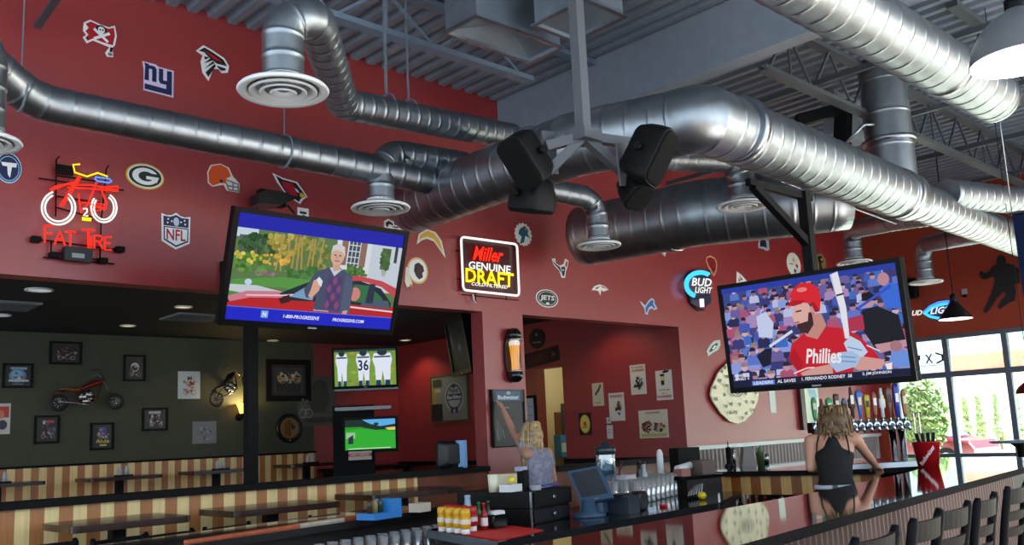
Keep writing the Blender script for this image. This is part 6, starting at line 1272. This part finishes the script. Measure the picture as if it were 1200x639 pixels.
for k, (x, y) in enumerate(((115, 631), (198, 624), (252, 619), (318, 611), (390, 604))):
    p = onY(x, y, 6.0); o = dup(first); sc_ = p.z/1.125; o.location = (p.x-.19, 5.92, 0); o.rotation_euler = (0, 0, radians(180+14)); o.scale = (1, 1, min(1, sc_)); o['group'] = 'stools behind the far bar'
    o['label'] = 'black stool behind the far run of the bar, %s from the left' % LB[k] if k else 'black stool behind the far run of the bar, leftmost'
# ================================================================== PEOPLE
def remesh(name, mb, m, parent, voxel=.008, smooth=4, local=False):
    bmesh.ops.recalc_face_normals(mb.b, faces=mb.b.faces[:])
    me = bpy.data.meshes.new('raw'); mb.b.to_mesh(me); mb.b.free()
    o = bpy.data.objects.new('raw', me); COL.objects.link(o)
    r = o.modifiers.new('r', 'REMESH'); r.mode = 'VOXEL'; r.voxel_size = voxel
    s = o.modifiers.new('s', 'SMOOTH'); s.iterations = smooth; s.factor = .5
    dg = bpy.context.evaluated_depsgraph_get(); dg.update()
    me2 = bpy.data.meshes.new_from_object(o.evaluated_get(dg)); bpy.data.objects.remove(o)
    me2.name = name; me2.materials.clear(); me2.materials.append(m)
    for p in me2.polygons: p.use_smooth = True
    me2.transform(Matrix.Translation(-origin(parent)))
    q = bpy.data.objects.new(name, me2); COL.objects.link(q); q.parent = parent; return q
def cap(b, p, q, r0, r1, seg=14):
    p, q = V(p), V(q); b.tube([p, q], [r0, r1], seg); b.ball(p, r0, None, 2); b.ball(q, r1, None, 2)
def chain(b, pts, rs):
    for i in range(len(pts)-1): cap(b, pts[i], pts[i+1], rs[i], rs[i+1])
def esec(c, rt, fw, a, d, n=18):
    return [V(c) + rt*(a*cos(2*pi*k/n)) + fw*(d*sin(2*pi*k/n)) for k in range(n)]
def hand(b, wrist, direc, palmn, thumb, curl=.5, L=.085):
    "palm plus five separate bent fingers; direc = towards fingertips, palmn = palm normal, thumb = side of the thumb"
    d = V(direc).normalized(); n = V(palmn); n = (n-d*n.dot(d)).normalized(); s = d.cross(n); s = s if s.dot(V(thumb)) > 0 else -s
    w = V(wrist)
    for k in range(4): cap(b, w+d*.01+s*(.012-.008*k), w+d*L+s*(.03-.02*k), .013, .0105, 10)
    for k, fl in enumerate((.068, .076, .07, .054)):
        p = w+d*L+s*(.03-.02*k); a = d
        q1 = p+(d*cos(curl*.6)+n*sin(curl*.6))*fl*.45; q2 = q1+(d*cos(curl*1.5)+n*sin(curl*1.5))*fl*.32; q3 = q2+(d*cos(curl*2.3)+n*sin(curl*2.3))*fl*.26
        chain(b, [p, q1, q2, q3], [.0095, .0088, .0082, .0072])
    t0 = w+d*.025+s*.024; t1 = t0+(d*.6+s*.75+n*.25).normalized()*.042; t2 = t1+(d*.9+s*.25+n*.5).normalized()*.03
    chain(b, [t0, t1, t2], [.0125, .0105, .0085])
def head(b, c, fw, up, s=1.0):
    fw = V(fw).normalized(); up = V(up); up = (up-fw*up.dot(fw)).normalized(); rt = fw.cross(up)
    M3 = Matrix((rt, fw, up)).transposed()
    def E(p, r): 
        mtx = Matrix.Translation(c+M3 @ (V(p)*s)) @ M3.to_4x4() @ Matrix.Diagonal(V((r[0]*s, r[1]*s, r[2]*s, 1)))
        bmesh.ops.create_icosphere(b.b, subdivisions=3, radius=1, matrix=mtx)
    E((0, -.012, .02), (.074, .092, .09)); E((0, .022, -.04), (.06, .066, .072)); E((0, .05, -.085), (.032, .034, .026))
    E((0, .09, -.028), (.013, .02, .024)); E((0, .085, -.01), (.009, .012, .03)); E((0, .078, -.062), (.026, .014, .01))
    for sx in (-1, 1): E((sx*.076, -.008, -.012), (.011, .022, .034)); E((sx*.034, .07, .016), (.024, .014, .01)); E((sx*.04, .058, -.036), (.022, .018, .018))
    return rt, fw, up
def face_bits(c, rt, fw, up, parent, s=1.0):
    for sx in (-1, 1):
        b = MB(); b.ball(c+(rt*sx*.033+fw*.075+up*-.002)*s, .012*s, mat((240, 238, 234), .2), 2); e = obj('eye', b, None, parent)
        b = MB(); b.ball(c+(rt*sx*.033+fw*.0835+up*-.002)*s, .0055*s, mat((50, 40, 34), .2), 1); i_ = obj('iris', b, None, e, local=True); i_.data.transform(Matrix.Translation(-origin(e)))
    b = MB(); b.tube([c+(rt*-.024+fw*.086+up*-.06)*s, c+(fw*.094+up*-.058)*s, c+(rt*.024+fw*.086+up*-.06)*s], [.003, .0065, .003], 8); obj('lips', b, mat((170, 84, 80), .4), parent)
SKIN = mat((206, 150, 124), .5); SKIN2 = mat((196, 146, 122), .5)
def hairmat(c): return mat(c, .5, noise=.45, nscale=34, key='hair')
def strands(b, anchors, r=.012, n=3):
    for pts in anchors: b.tube(pts, [r*.6]+[r]*(len(pts)-2)+[r*.35], 6)
Z = V((0, 0, 1))
# ---- waitress leaning on the return counter, seen from behind
az = radians(24); fw = V((cos(az), sin(az), 0)); rt = V((sin(az), -cos(az), 0))
P0 = onD(982, 590, 7.3); P0.z = 0
root = thing('person', 'waitress in black racerback top and belted black shorts leaning on the return counter', 'person', P0)
pel = P0+Z*.9; 
def T(z, f, x=0): return P0+Z*z+fw*f+rt*x
b = MB()
b.loft([esec(T(.78, 0), rt, fw, .15, .1), esec(T(.86, -.01), rt, fw, .172, .12), esec(T(.93, 0), rt, fw, .16, .11), esec(T(1.03, .03), rt, fw, .122, .088), esec(T(1.12, .06), rt, fw, .128, .094), esec(T(1.22, .1), rt, fw, .15, .105), esec(T(1.3, .13), rt, fw, .165, .095), esec(T(1.36, .155), rt, fw, .13, .075), esec(T(1.4, .165), rt, fw, .06, .055)])
hc_ = onD(978, 494, 7.56)
cap(b, T(1.38, .16), hc_-Z*.05-fw*.02, .05, .046)
hrt, hfw, hup = head(b, hc_, fw*1+Z*-.25+rt*.1, Z)
shL, shR = T(1.335, .14, -.175), T(1.335, .14, .175)
elL, elR = onD(949, 538, 7.5), onD(1013, 529, 7.55); elL.z = 1.12
haL, haR = onD(966, 545, 7.72), onD(1026, 541, 7.78); haL.z = haR.z = 1.095
for sh, el, ha, sx in ((shL, elL, haL, -1), (shR, elR, haR, 1)):
    chain(b, [T(1.34, .14, sx*.1), sh, sh.lerp(el, .5), el], [.055, .056, .046, .038]); chain(b, [el, el.lerp(ha, .3), ha], [.038, .039, .026])
    hand(b, ha, (ha-el)*1+fw*.06, -Z, -rt*sx, .35)
for sx in (-1, 1):
    hip = T(.86, -.005, sx*.09); kn = T(.47, .03, sx*.095); an = T(.085, -.02, sx*.09)
    chain(b, [hip, hip.lerp(kn, .5), kn, kn.lerp(an, .35), an], [.098, .082, .056, .056, .037]); chain(b, [an-Z*.03, an-Z*.045+fw*.07, an-Z*.055+fw*.15], [.038, .034, .026])
remesh('body', b, SKIN, root, .0085)
face_bits(hc_, hrt, hfw, hup, root)
b = MB(); TANK = mat((16, 16, 18), .8)
b.loft([esec(T(.92, 0), rt, fw, .166, .118), esec(T(1.03, .03), rt, fw, .131, .098), esec(T(1.12, .06), rt, fw, .137, .104), esec(T(1.2, .092), rt, fw, .156, .112), esec(T(1.25, .11), rt, fw, .15, .11), esec(T(1.3, .12), rt, fw, .09, .105), esec(T(1.345, .135), rt, fw, .05, .1), esec(T(1.375, .15), rt, fw, .035, .08)])
remesh('tank_top', b, TANK, root, .009)
b = MB()
for sx in (-1, 1): b.tube(fillet([T(1.22, -.01, sx*.125), T(1.31, .025, sx*.12), T(1.395, .12, sx*.1), T(1.33, .225, sx*.1)], .05), .007, 6)
obj('shoulder_strap', b, TANK, root)
b = MB(); b.loft([esec(T(.74, 0), rt, fw, .188, .125), esec(T(.8, -.005), rt, fw, .186, .132), esec(T(.87, -.01), rt, fw, .182, .13), esec(T(.935, 0), rt, fw, .169, .12), esec(T(.95, .004), rt, fw, .163, .116)]); obj('shorts', b, TANK, root)
b = MB(); L0 = esec(T(.955, .003), rt, fw, .174, .125, 28); 
b.loft([L0, [p+Z*.032-(p-T(.955, 0))*.04 for p in L0]]); bl_ = obj('belt', b, mat((196, 200, 214), .4), root); bl_['label'] = 'white belt'
b = MB(); b.obox(T(.97, -.125, .0), rt*.02, fw*.004, Z*.02); obj('belt_buckle', b, CHROME, root)
b = MB()
for (f, x, z, r) in ((-.02, 0, .03, .098), (-.055, -.03, .0, .08), (-.06, .035, -.01, .078), (-.05, 0, -.07, .07), (-.035, -.05, -.05, .055), (-.03, .055, -.055, .055), (-.085, .0, .01, .055), (-.075, .01, -.1, .045)): b.ball(hc_+hfw*f+hrt*x+hup*z, r, None, 3)
rh = random.Random(2)
for k in range(46):
    a = rh.uniform(-2.3, 2.3); p0 = hc_+hup*(.1+rh.uniform(-.02, .01))-hfw*.03; side = hrt*sin(a)*.1-hfw*(.05+.06*cos(a)*.9)
    p1 = hc_+side+hup*rh.uniform(.0, .05); p2 = hc_+side*rh.uniform(.8, 1.15)+hup*rh.uniform(-.1, -.04); p3 = p2+hup*rh.uniform(-.06, -.02)+hrt*rh.uniform(-.03, .03)-hfw*rh.uniform(-.02, .02)
    b.tube([p0, p1, p2, p3], [.008, .016, .014, .003], 6)
remesh('hair', b, hairmat((104, 78, 52)), root, .008, 1)
b = MB()
for k in range(150):
    a = rh.uniform(-2.4, 2.4); p0 = hc_+hup*(.115+rh.uniform(-.02, .012))-hfw*.04+hrt*rh.uniform(-.04, .04); out = hrt*sin(a)-hfw*cos(a)*.9
    p1 = p0+out*.075-hup*.01; p2 = hc_+out*rh.uniform(.118, .15)-hup*rh.uniform(-.02, .05); p3 = hc_+out*rh.uniform(.09, .15)-Z*rh.uniform(.09, .17); p4 = p3-Z*rh.uniform(.01, .05)+out*rh.uniform(-.02, .03)+hrt*rh.uniform(-.03, .03)
    b.tube(fillet([p0, p1, p2, p3, p4], .05, 3), [.004]*len(fillet([p0, p1, p2, p3, p4], .05, 3)), 5, m=hairmat(((92, 66, 42), (140, 110, 76), (176, 146, 104))[k % 3]))
obj('hair_strands', b, None, root)
for sx in (-1, 1):
    b = MB(); p = T(.085, -.02, sx*.09); b.loft([[q+Z*z for q in esec(p+fw*.055-Z*.085, rt, fw, .043*k, .125*k)] for z, k in ((0, 1), (.025, 1), (.06, .9), (.075, .6))]); obj('shoe', b, BLACK, root)
# ---- waitress writing on the chalk board
fw = V((-.18, 1, 0)).normalized(); rt = V((fw.y, -fw.x, 0))
hc_ = onY(621, 508, 6.45); P0 = V((hc_.x+.03, 6.36, 0))
root = thing('person', 'blond long haired waitress reaching up to write on the chalk board', 'person', P0)
b = MB()
zs = hc_.z-.2
b.loft([esec(T(.78, 0), rt, fw, .15, .1), esec(T(.87, -.01), rt, fw, .17, .12), esec(T(.97, 0), rt, fw, .14, .1), esec(T(zs-.3, .0), rt, fw, .12, .09), esec(T(zs-.14, .01), rt, fw, .145, .1), esec(T(zs-.04, .02), rt, fw, .15, .09), esec(T(zs+.02, .025), rt, fw, .12, .07), esec(T(zs+.06, .03), rt, fw, .055, .05)])
cap(b, T(zs+.04, .03), hc_-Z*.05-fw*.02, .048, .045)
hrt, hfw, hup = head(b, hc_, fw*1+Z*.3-rt*.35, Z)
shL = T(zs, .03, -.16); elL = onY(601, 505, 6.68); haL = onY(589.5, 480, 6.86)
chain(b, [T(zs, .02, -.09), shL, shL.lerp(elL, .5), elL], [.055, .054, .045, .037]); chain(b, [elL, elL.lerp(haL, .3), haL], [.037, .037, .025])
hand(b, haL, (haL-elL)+V((0, .02, .02)), V((0, 1, .1)), rt, .7)
shR = T(zs, .02, .165); elR = T(zs-.27, .0, .22); haR = T(zs-.33, .22, .16)
chain(b, [T(zs, .02, .09), shR, shR.lerp(elR, .5), elR], [.055, .054, .044, .037]); chain(b, [elR, elR.lerp(haR, .3), haR], [.037, .037, .025]); hand(b, haR, haR-elR, -Z, -rt, .4)
for sx in (-1, 1):
    hip = T(.86, -.005, sx*.09); kn = T(.47, .02, sx*.09); an = T(.085, -.02, sx*.085)
    chain(b, [hip, hip.lerp(kn, .5), kn, kn.lerp(an, .35), an], [.096, .08, .055, .055, .037]); chain(b, [an-Z*.03, an-Z*.045+fw*.07, an-Z*.055+fw*.15], [.038, .034, .026])
remesh('body', b, SKIN2, root, .0085)
face_bits(hc_, hrt, hfw, hup, root)
b = MB(); TEE = mat((150, 150, 172), .8, noise=.35, nscale=30)
b.loft([esec(T(.86, -.01), rt, fw, .18, .13), esec(T(.97, 0), rt, fw, .152, .112), esec(T(zs-.3, .0), rt, fw, .133, .104), esec(T(zs-.14, .01), rt, fw, .157, .112), esec(T(zs-.03, .02), rt, fw, .163, .1), esec(T(zs+.03, .025), rt, fw, .12, .075), esec(T(zs+.05, .03), rt, fw, .075, .062)])
cap(b, T(zs-.01, .02, -.1), shL.lerp(elL, .3), .066, .062); cap(b, T(zs-.01, .02, .1), shR.lerp(elR, .35), .066, .06)
remesh('shirt', b, TEE, root, .009)
b = MB(); b.loft([esec(T(.6, .0), rt, fw, .2, .14), esec(T(.86, -.01), rt, fw, .186, .136), esec(T(.95, 0), rt, fw, .16, .118)]); obj('skirt', b, mat((24, 24, 28), .8), root)
b = MB()
for (f, x, z, r) in ((-.018, 0, .028, .098), (-.055, 0, -.02, .088), (-.06, -.03, -.1, .07), (-.06, .035, -.1, .07), (-.07, 0, -.18, .068), (-.075, .03, -.26, .055), (-.075, -.03, -.25, .055), (-.075, .0, -.32, .05)): b.ball(hc_+fw*f+hrt*x+Z*z, r, None, 3)
for k in range(52):
    a = rh.uniform(-2.1, 2.1); p0 = hc_+hup*.105-hfw*.03; side = hrt*sin(a)*.098-hfw*(.045+.06*cos(a))
    p1 = hc_+side+hup*.03; p2 = hc_+side*1.05+hup*-.14; p3 = hc_+side*rh.uniform(.7, 1.1)-Z*rh.uniform(.3, .4)
    b.tube([p0, p1, p2, p3], [.01, .018, .018, .008], 6)
remesh('hair', b, hairmat((176, 146, 104)), root, .008, 1)
b = MB()
for k in range(150):
    a = rh.uniform(-2.2, 2.2); p0 = hc_+Z*.118-fw*.03+rt*rh.uniform(-.03, .03); out = rt*sin(a)-fw*cos(a)*.9
    p1 = p0+out*.075-Z*.012; p2 = hc_+out*rh.uniform(.112, .13)-Z*.05; p3 = hc_+out*rh.uniform(.1, .13)-fw*.02-Z*rh.uniform(.2, .27); p4 = p3-Z*rh.uniform(.08, .16)+rt*rh.uniform(-.015, .015)
    q = fillet([p0, p1, p2, p3, p4], .05, 3); b.tube(q, [.0045]*len(q), 5, m=hairmat(((150, 120, 82), (196, 168, 124), (214, 188, 146))[k % 3]))
obj('hair_strands', b, None, root)
for sx in (-1, 1):
    b = MB(); p = T(.085, -.02, sx*.085); b.loft([[q+Z*z for q in esec(p+fw*.055-Z*.085, rt, fw, .043*k, .125*k)] for z, k in ((0, 1), (.025, 1), (.06, .9), (.075, .6))]); obj('shoe', b, BLACK, root)
d_ = (haL-elL).normalized(); b = MB(); q = haL+d_*.1+V((.0, .03, .0)); b.tube([q-V((.02, .03, .03)), q+V((.012, .03, .02))], .006, 8); solo('chalk', b, WHITE, 'white chalk marker held against the chalk board', 'chalk')
# ================================================================== LAMPS, BANNER, WINDOW TABLE
def pendant(label, c, R, H, col, topz=ZD, cone=False, glow=3.0, cordr=.008):
    root = thing('pendant_lamp', label, 'lamp', c, None)
    b = MB()
    prof = [(R, 0), (R*.99, .03*H), (R*.93, .28*H), (R*.76, .58*H), (R*.5, .82*H), (R*.24, .95*H), (R*.2, 1.0*H)] if not cone else [(R, 0), (R*.98, .06*H), (R*.62, .45*H), (R*.3, .78*H), (R*.24, .84*H), (R*.24, H)]
    inn = [(r*.975, z-.0015) for r, z in prof]
    b.lathe(prof, c, 40, mat(col, .35, .3), caps=False); b.lathe(inn, c, 40, mat((240, 240, 236), .5), caps=False); obj('lamp_shade', b, None, root)
    b = MB(); b.lathe([(R*.2, H*.97), (R*.2, H*1.2), (R*.12, H*1.25), (.01, H*1.3)], c, 16, BLACK); obj('socket_cap', b, None, root)
    b = MB(); b.lathe([(.001, H*.16), (R*.8, H*.17), (R*.8, H*.175), (.001, H*.176)], c, 36, mat((255, 250, 240), emit=glow)); obj('lit_diffuser', b, None, root)
    b = MB(); b.tube([V((c.x, c.y, c.z+H*1.25)), V((c.x, c.y, topz+.02))], cordr, 8); obj('cord', b, BLACK, root)
    return root
LC1 = onD(1198, 71, 4.4)
pendant('large grey dome lamp glowing white at the top right corner', LC1, .235, .26, (120, 124, 128), glow=3.5, cordr=.012)
LC2 = onD(1120, 374, 11.5); pendant('black cone lamp hanging in front of the orange wall', LC2, .2, .25, (22, 20, 20), cone=True, glow=1.2)
LC3 = onD(1208, 461, 9.5); pendant('dark red dome lamp cut by the right edge before the windows', LC3, .14, .13, (96, 20, 24), cone=False, glow=.6, cordr=.004)
# dark roll shutter box below diffuser, small wall camera
p = onX(1064, 340, XW); root = thing('wall_speaker', 'black wall speaker on the orange wall behind the round diffuser', 'speaker', p)
b = MB(); b.loft([[V((XW-.02-d, p.y+y*k, p.z+z*k)) for y, z in rrect(.2, .17, .04)] for d, k in ((0, .9), (.1, 1), (.16, .95))]); obj('cabinet', b, SPK, root); b = MB(); b.loft([[V((XW-.18-d, p.y+y*k, p.z+z*k)) for y, z in rrect(.18, .15, .04)] for d, k in ((0, 1), (.015, .95))]); obj('grille', b, GRL, root)
p = onX(1131, 344, XW); root = thing('wall_sensor', 'small pale sensor on the orange wall above the cone lamp', 'sensor', p); b = MB(); b.box((XW-.04, p.y-.035, p.z-.02), (XW, p.y+.035, p.z+.07)); obj('housing', b, mat((170, 160, 160), .4), root); b = MB(); b.box((XW-.05, p.y-.025, p.z-.06), (XW, p.y+.025, p.z-.02)); obj('lens', b, BLACK, root)
# blue banner at the right edge
c0_, c1_b = onD(1186, 250, 8.0), onD(1196, 350, 8.0)
bd = V((.25, -.97, 0)); root = thing('hanging_banner', 'tall blue hanging banner cut by the right edge', 'banner', V((c0_.x, c0_.y, c1_b.z)))
b = MB(); n_ = 8; A = [V((c0_.x, c0_.y, c0_.z))+bd*(.08*k)+V((.012*sin(k*1.3), 0, 0)) for k in range(n_)]
A2 = [a+V((0, 0, c1_b.z-c0_.z)) for a in A]
for k in range(n_-1): 
    f = b.face([A[k], A[k+1], A2[k+1], A2[k]]); f.smooth = True
bmesh.ops.solidify(b.b, geom=b.b.faces[:], thickness=.006); obj('cloth', b, mat((40, 62, 110), .6, noise=.4, nscale=5), root)
b = MB(); b.tube([A[0]-bd*.03, A[-1]+bd*.03], .014, 10); obj('top_rod', b, BRUSH, root)
b = MB(); b.tube([A[0], V((A[0].x, A[0].y, ZD))], .005, 6); b.tube([A[-1], V((A[-1].x, A[-1].y, ZD))], .005, 6); obj('hanging_wire', b, BRUSH, root)
# table by the window
p = onD(1195, 516, 12.0); root = thing('window_table', 'pale topped high table standing by the window wall', 'table', (p.x, p.y, 0)); z = p.z
b = MB(); b.lathe([(.001, z-.03), (.36, z-.03), (.37, z-.015), (.36, z), (.001, z)], (p.x, p.y, 0), 36, mat((120, 130, 140), .25)); obj('table_top', b, None, root)
b = MB(); b.lathe([(.3, 0), (.28, .03), (.05, .05), (.045, z-.1), (.14, z-.03)], (p.x, p.y, 0), 20, BLACK); obj('pedestal', b, None, root)
# sticker on the glass, seen from inside
p = onX(1085, 421, XW+.05); b = MB(); drawing(b, p, V((0, -1, 0)), EZ, .62, .24, [('t', BLK, 'X', .58, .5, .62, .2), ('p', BLK, [(.76, .1), (.96, .3), (.96, .7), (.76, .9), (.76, .78), (.9, .64), (.9, .36), (.76, .22)]), ('p', BLK, [(.3, .2), (.36, .2), (.36, .5), (.2, .8), (.12, .8), (.12, .7), (.3, .5)]), ('p', BLK, [(.0, .4), (.06, .4), (.06, .8), (0, .8)]), ('r', (190, 190, 190), .0, .95, .9, .99)], th=0)
solo('window_sticker', b, None, 'small black lettered sticker on the left window pane', 'sticker')

# ================================================================== OUTSIDE
b = MB(); b.box((XW+.25, -60, -.16), (120, 60, -.12)); struct('ground_outside', b, mat((214, 208, 196), .8, noise=.05))
b = MB(); b.box((24, -60, -.12), (27.5, 60, -.1)); struct('lawn_outside', b, mat((190, 176, 120), .9, noise=.15))
BRK = mat((216, 138, 118), .8, noise=.08, nscale=1.5)
q0, q1 = onX(1110, 407, 52), onX(1300, 432, 52)
root = thing('building', 'long pink brick building across the road with a pale top band', 'building', (52, (q0.y+q1.y)/2, 0))
hb = q0.z; zb0 = onX(1150, 437, 52).z
b = MB(); b.box((52, q1.y-30, zb0), (66, q0.y, hb-.5)); obj('brick_wall', b, BRK, root)
b = MB(); b.box((51.8, q1.y-30, -.1), (66, q0.y-.1, zb0)); obj('washed_out_base', b, mat((232, 226, 214), .8), root)  # lower facade coloured pale to stand for the overexposed view
b = MB(); b.box((51.7, q1.y-30, hb-.5), (66.2, q0.y+.2, hb)); obj('parapet', b, mat((236, 226, 212), .7), root)
for k in range(5): b = MB(); y = q0.y-3-k*4.2; b.box((51.76, y-1.4, .2), (51.85, y, 2.2)); w_ = obj('window', b, mat((200, 214, 220), .2), root)
LEAF = mat((128, 152, 96), .7, noise=.25, nscale=2); LEAF2 = mat((176, 196, 136), .7, noise=.2)
def tree(label, base, h, rx, trunk=.35, m=LEAF, n=700, leaf=.16, name='street_tree', conical=False, seed=1, group=None):
    r = random.Random(seed); root = thing(name, label, 'tree', base, group)
    b = MB(); b.tube([base, base+V((.03*h, 0, h*.3)), base+V((0, .02*h, h*.7))], [h*.03, h*.022, h*.008], 8)
    for k in range(5): a = k*1.3; b.tube([base+V((0, 0, h*(.35+.05*k))), base+V((cos(a)*rx*.6, sin(a)*rx*.6, h*(.55+.06*k)))], [h*.012, h*.004], 6)
    obj('trunk', b, mat((96, 74, 56), .8), root)
    b = MB()
    for k in range(n):
        if conical: t = r.random()**.7; R_ = rx*(1-t)*math.sqrt(r.random()); a = r.uniform(0, 6.28); c = base+V((cos(a)*R_, sin(a)*R_, h*(.1+.9*t)))
        else:
            while True:
                p = V((r.uniform(-1, 1), r.uniform(-1, 1), r.uniform(-1, 1)))
                if .35 < p.length < 1: break
            c = base+V((p.x*rx, p.y*rx, h*trunk+(h*(1-trunk))*(p.z+1)/2))
        d1 = V((r.uniform(-1, 1), r.uniform(-1, 1), r.uniform(-1, 1))).normalized(); d2 = d1.orthogonal().normalized(); s = leaf*r.uniform(.6, 1.3)
        b.face([c-d1*s, c+d2*s*.6, c+d1*s, c-d2*s*.6])
    f = obj('foliage', b, m, root)
    return root
p = onD(1084, 500, 27); p.z = -.12; h = onD(1084, 443, 27).z+.12; tree('round green tree outside the leftmost window', p, h, 27*.0009*28, .22, n=3800, leaf=.11, seed=3)
for k, (x, y0, y1) in enumerate(((1134, 492, 466), (1150, 492, 463), (1171, 492, 463), (1195, 490, 455))):
    p = onD(x, 499, 40); p.z = -.12; h = onD(x, y1, 40).z+.12; tree('pale slim conifer before the brick building, %s from the left' % ('first', 'second', 'third', 'fourth')[k], p, h, .3, m=LEAF2, n=260, leaf=.16, name='conifer', conical=True, seed=10+k, group='conifers before the brick building')
for k, (x, y) in enumerate(((1062, 486), (1075, 487), (1100, 486))):
    p = onD(x, y, 33); p.z = -.12; tree('low green shrub under the round tree, %s' % ('left', 'middle', 'right')[k], p, 1.5, .55, .05, LEAF2, 300, .18, 'shrub', seed=30+k, group='shrubs under the round tree')
# car
cp = onD(1076, 515, 29); cp.z = -.12; root = thing('parked_car', 'maroon car with blue tinted windscreen parked outside the leftmost window', 'car', cp)
cd_ = V((-.1, -1, 0)).normalized(); cs = V((1, -.1, 0)).normalized()
def cpt(a, s, z): return cp+cd_*a+cs*s+Z*z
CARM = mat((120, 34, 50), .25, .3, coat=.6)
b = MB(); prof = [(-2.1, .3), (-2.15, .65), (-1.9, .82), (-1.1, .92), (1.3, .92), (2.0, .82), (2.15, .6), (2.1, .3)]
b.loft([[cpt(a, s, .3+(z-.3)*kz) for a, z in prof] for s, kz in ((-.85, .9), (-.8, 1), (.8, 1), (.85, .9))], CARM, False); obj('body', b, None, root)
b = MB(); prof = [(-1.5, .9), (-.7, 1.42), (.5, 1.45), (1.35, .92)]
b.loft([[cpt(a, s*(1 if z < 1 else .86), z) for a, z in prof] for s in (-.76, .76)], CARM, False); obj('roof', b, None, root)
b = MB()
for s in (-1, 1): b.face([cpt(-1.3, s*.775, .95), cpt(-.66, s*.68, 1.37), cpt(.46, s*.68, 1.39), cpt(1.15, s*.775, .95)])
b.face([cpt(-1.46, -.66, .97), cpt(-.74, -.58, 1.42), cpt(-.74, .58, 1.42), cpt(-1.46, .66, .97)]); b.face([cpt(1.32, -.66, .97), cpt(.55, -.58, 1.44), cpt(.55, .58, 1.44), cpt(1.32, .66, .97)])
obj('window_glass', b, mat((90, 130, 170), .08), root)
for a in (-1.35, 1.3):
    for s in (-.78, .78):
        b = MB(); b.tube([cpt(a, s-.1, .32), cpt(a, s+.1, .32)], .32, 20, m=BLACK); w_ = obj('wheel', b, None, root); b = MB(); b.tube([cpt(a, s-.11, .32), cpt(a, s+.11, .32)], .18, 16, m=BRUSH); hcp = obj('hub_cap', b, None, w_, local=True); hcp.data.transform(Matrix.Translation(-origin(w_)))
for k, x in enumerate((1073, 1079)):
    p = onD(x, 510, 16.5+.4*k); b = MB(); b.tube([V((p.x, p.y, -.12)), V((p.x, p.y, onD(x, 484, 16.5).z))], .013, 8); b.lathe([(.001, -.12), (.14, -.12), (.14, -.08), (.001, -.075)], (p.x, p.y, 0), 12); solo('sign_post', b, mat((70, 46, 42), .5), ('left of two thin posts outside the leftmost window', 'right of two thin posts outside the leftmost window')[k], 'post')
# ================================================================== CAMERA, LIGHT
cam = bpy.data.cameras.new('camera'); co = bpy.data.objects.new('camera', cam); COL.objects.link(co)
cam.sensor_width = 36; cam.lens = FPX/1200*36; cam.shift_y = (CY-319.5)/1200; cam.clip_end = 400; cam.clip_start = .05
co.matrix_world = Matrix(((_R.x, _U.x, -_F.x, EYE.x), (_R.y, _U.y, -_F.y, EYE.y), (_R.z, _U.z, -_F.z, EYE.z), (0, 0, 0, 1)))
SC.camera = co
w = bpy.data.worlds.new('sky'); SC.world = w; w.use_nodes = True
bg = w.node_tree.nodes['Background']; bg.inputs[0].default_value = (.74, .88, 1, 1); bg.inputs[1].default_value = 2.4
def light(name, kind, loc, power, col=(1, 1, 1), size=.1, spot=None, aim=None):
    l = bpy.data.lights.new(name, kind); l.energy = power; l.color = col
    if kind == 'SPOT': l.spot_size = radians(spot or 90); l.spot_blend = .6; l.shadow_soft_size = size
    elif kind == 'POINT': l.shadow_soft_size = size
    o = bpy.data.objects.new(name, l); COL.objects.link(o); o.location = loc
    if aim is not None: o.rotation_euler = (V(aim)-V(loc)).to_track_quat('-Z', 'Y').to_euler()
    return o
s = light('sun', 'SUN', (30, 0, 30), 54, (1, .95, .88)); s.data.angle = .01
s.rotation_euler = (V((-.25, .75, -1))).to_track_quat('-Z', 'Y').to_euler()
SC.view_settings.view_transform = 'Standard'; SC.view_settings.look = 'None'; SC.view_settings.gamma = 1; SC.view_settings.exposure = 0
SC.view_settings.use_curve_mapping = False
SC.cycles.use_denoising = True
SC.cycles.max_bounces = 8; SC.cycles.diffuse_bounces = 4; SC.cycles.glossy_bounces = 5; SC.cycles.transparent_max_bounces = 16
light('downlight_glow', 'SPOT', (9.15, 12.3, 3.1), 22, (1, .75, .5), .05, 120, (9.6, 12.2, 0))
light('downlight_glow', 'SPOT', (9.0, 8.0, 3.1), 16, (1, .75, .5), .05, 120, (9.6, 7.8, 0))
light('wall_lamp_glow', 'POINT', LAMP, 14, (1, .7, .3), .05)
for x in (1.5, 3.5, 5.5): light('downlight_glow', 'SPOT', (x, 11.5, 3.1), 12, (1, .85, .65), .08, 130, (x, 12.3, 0))
light('corridor_light', 'POINT', (10.8, 9.7, 2.5), 16, (1, .93, .8), .2)
light('dome_lamp_light', 'POINT', LC1+V((0, 0, -.03)), 30, (1, .97, .9), .15)
light('cone_lamp_light', 'POINT', LC2+V((0, 0, -.03)), 15, (1, .9, .75), .12)
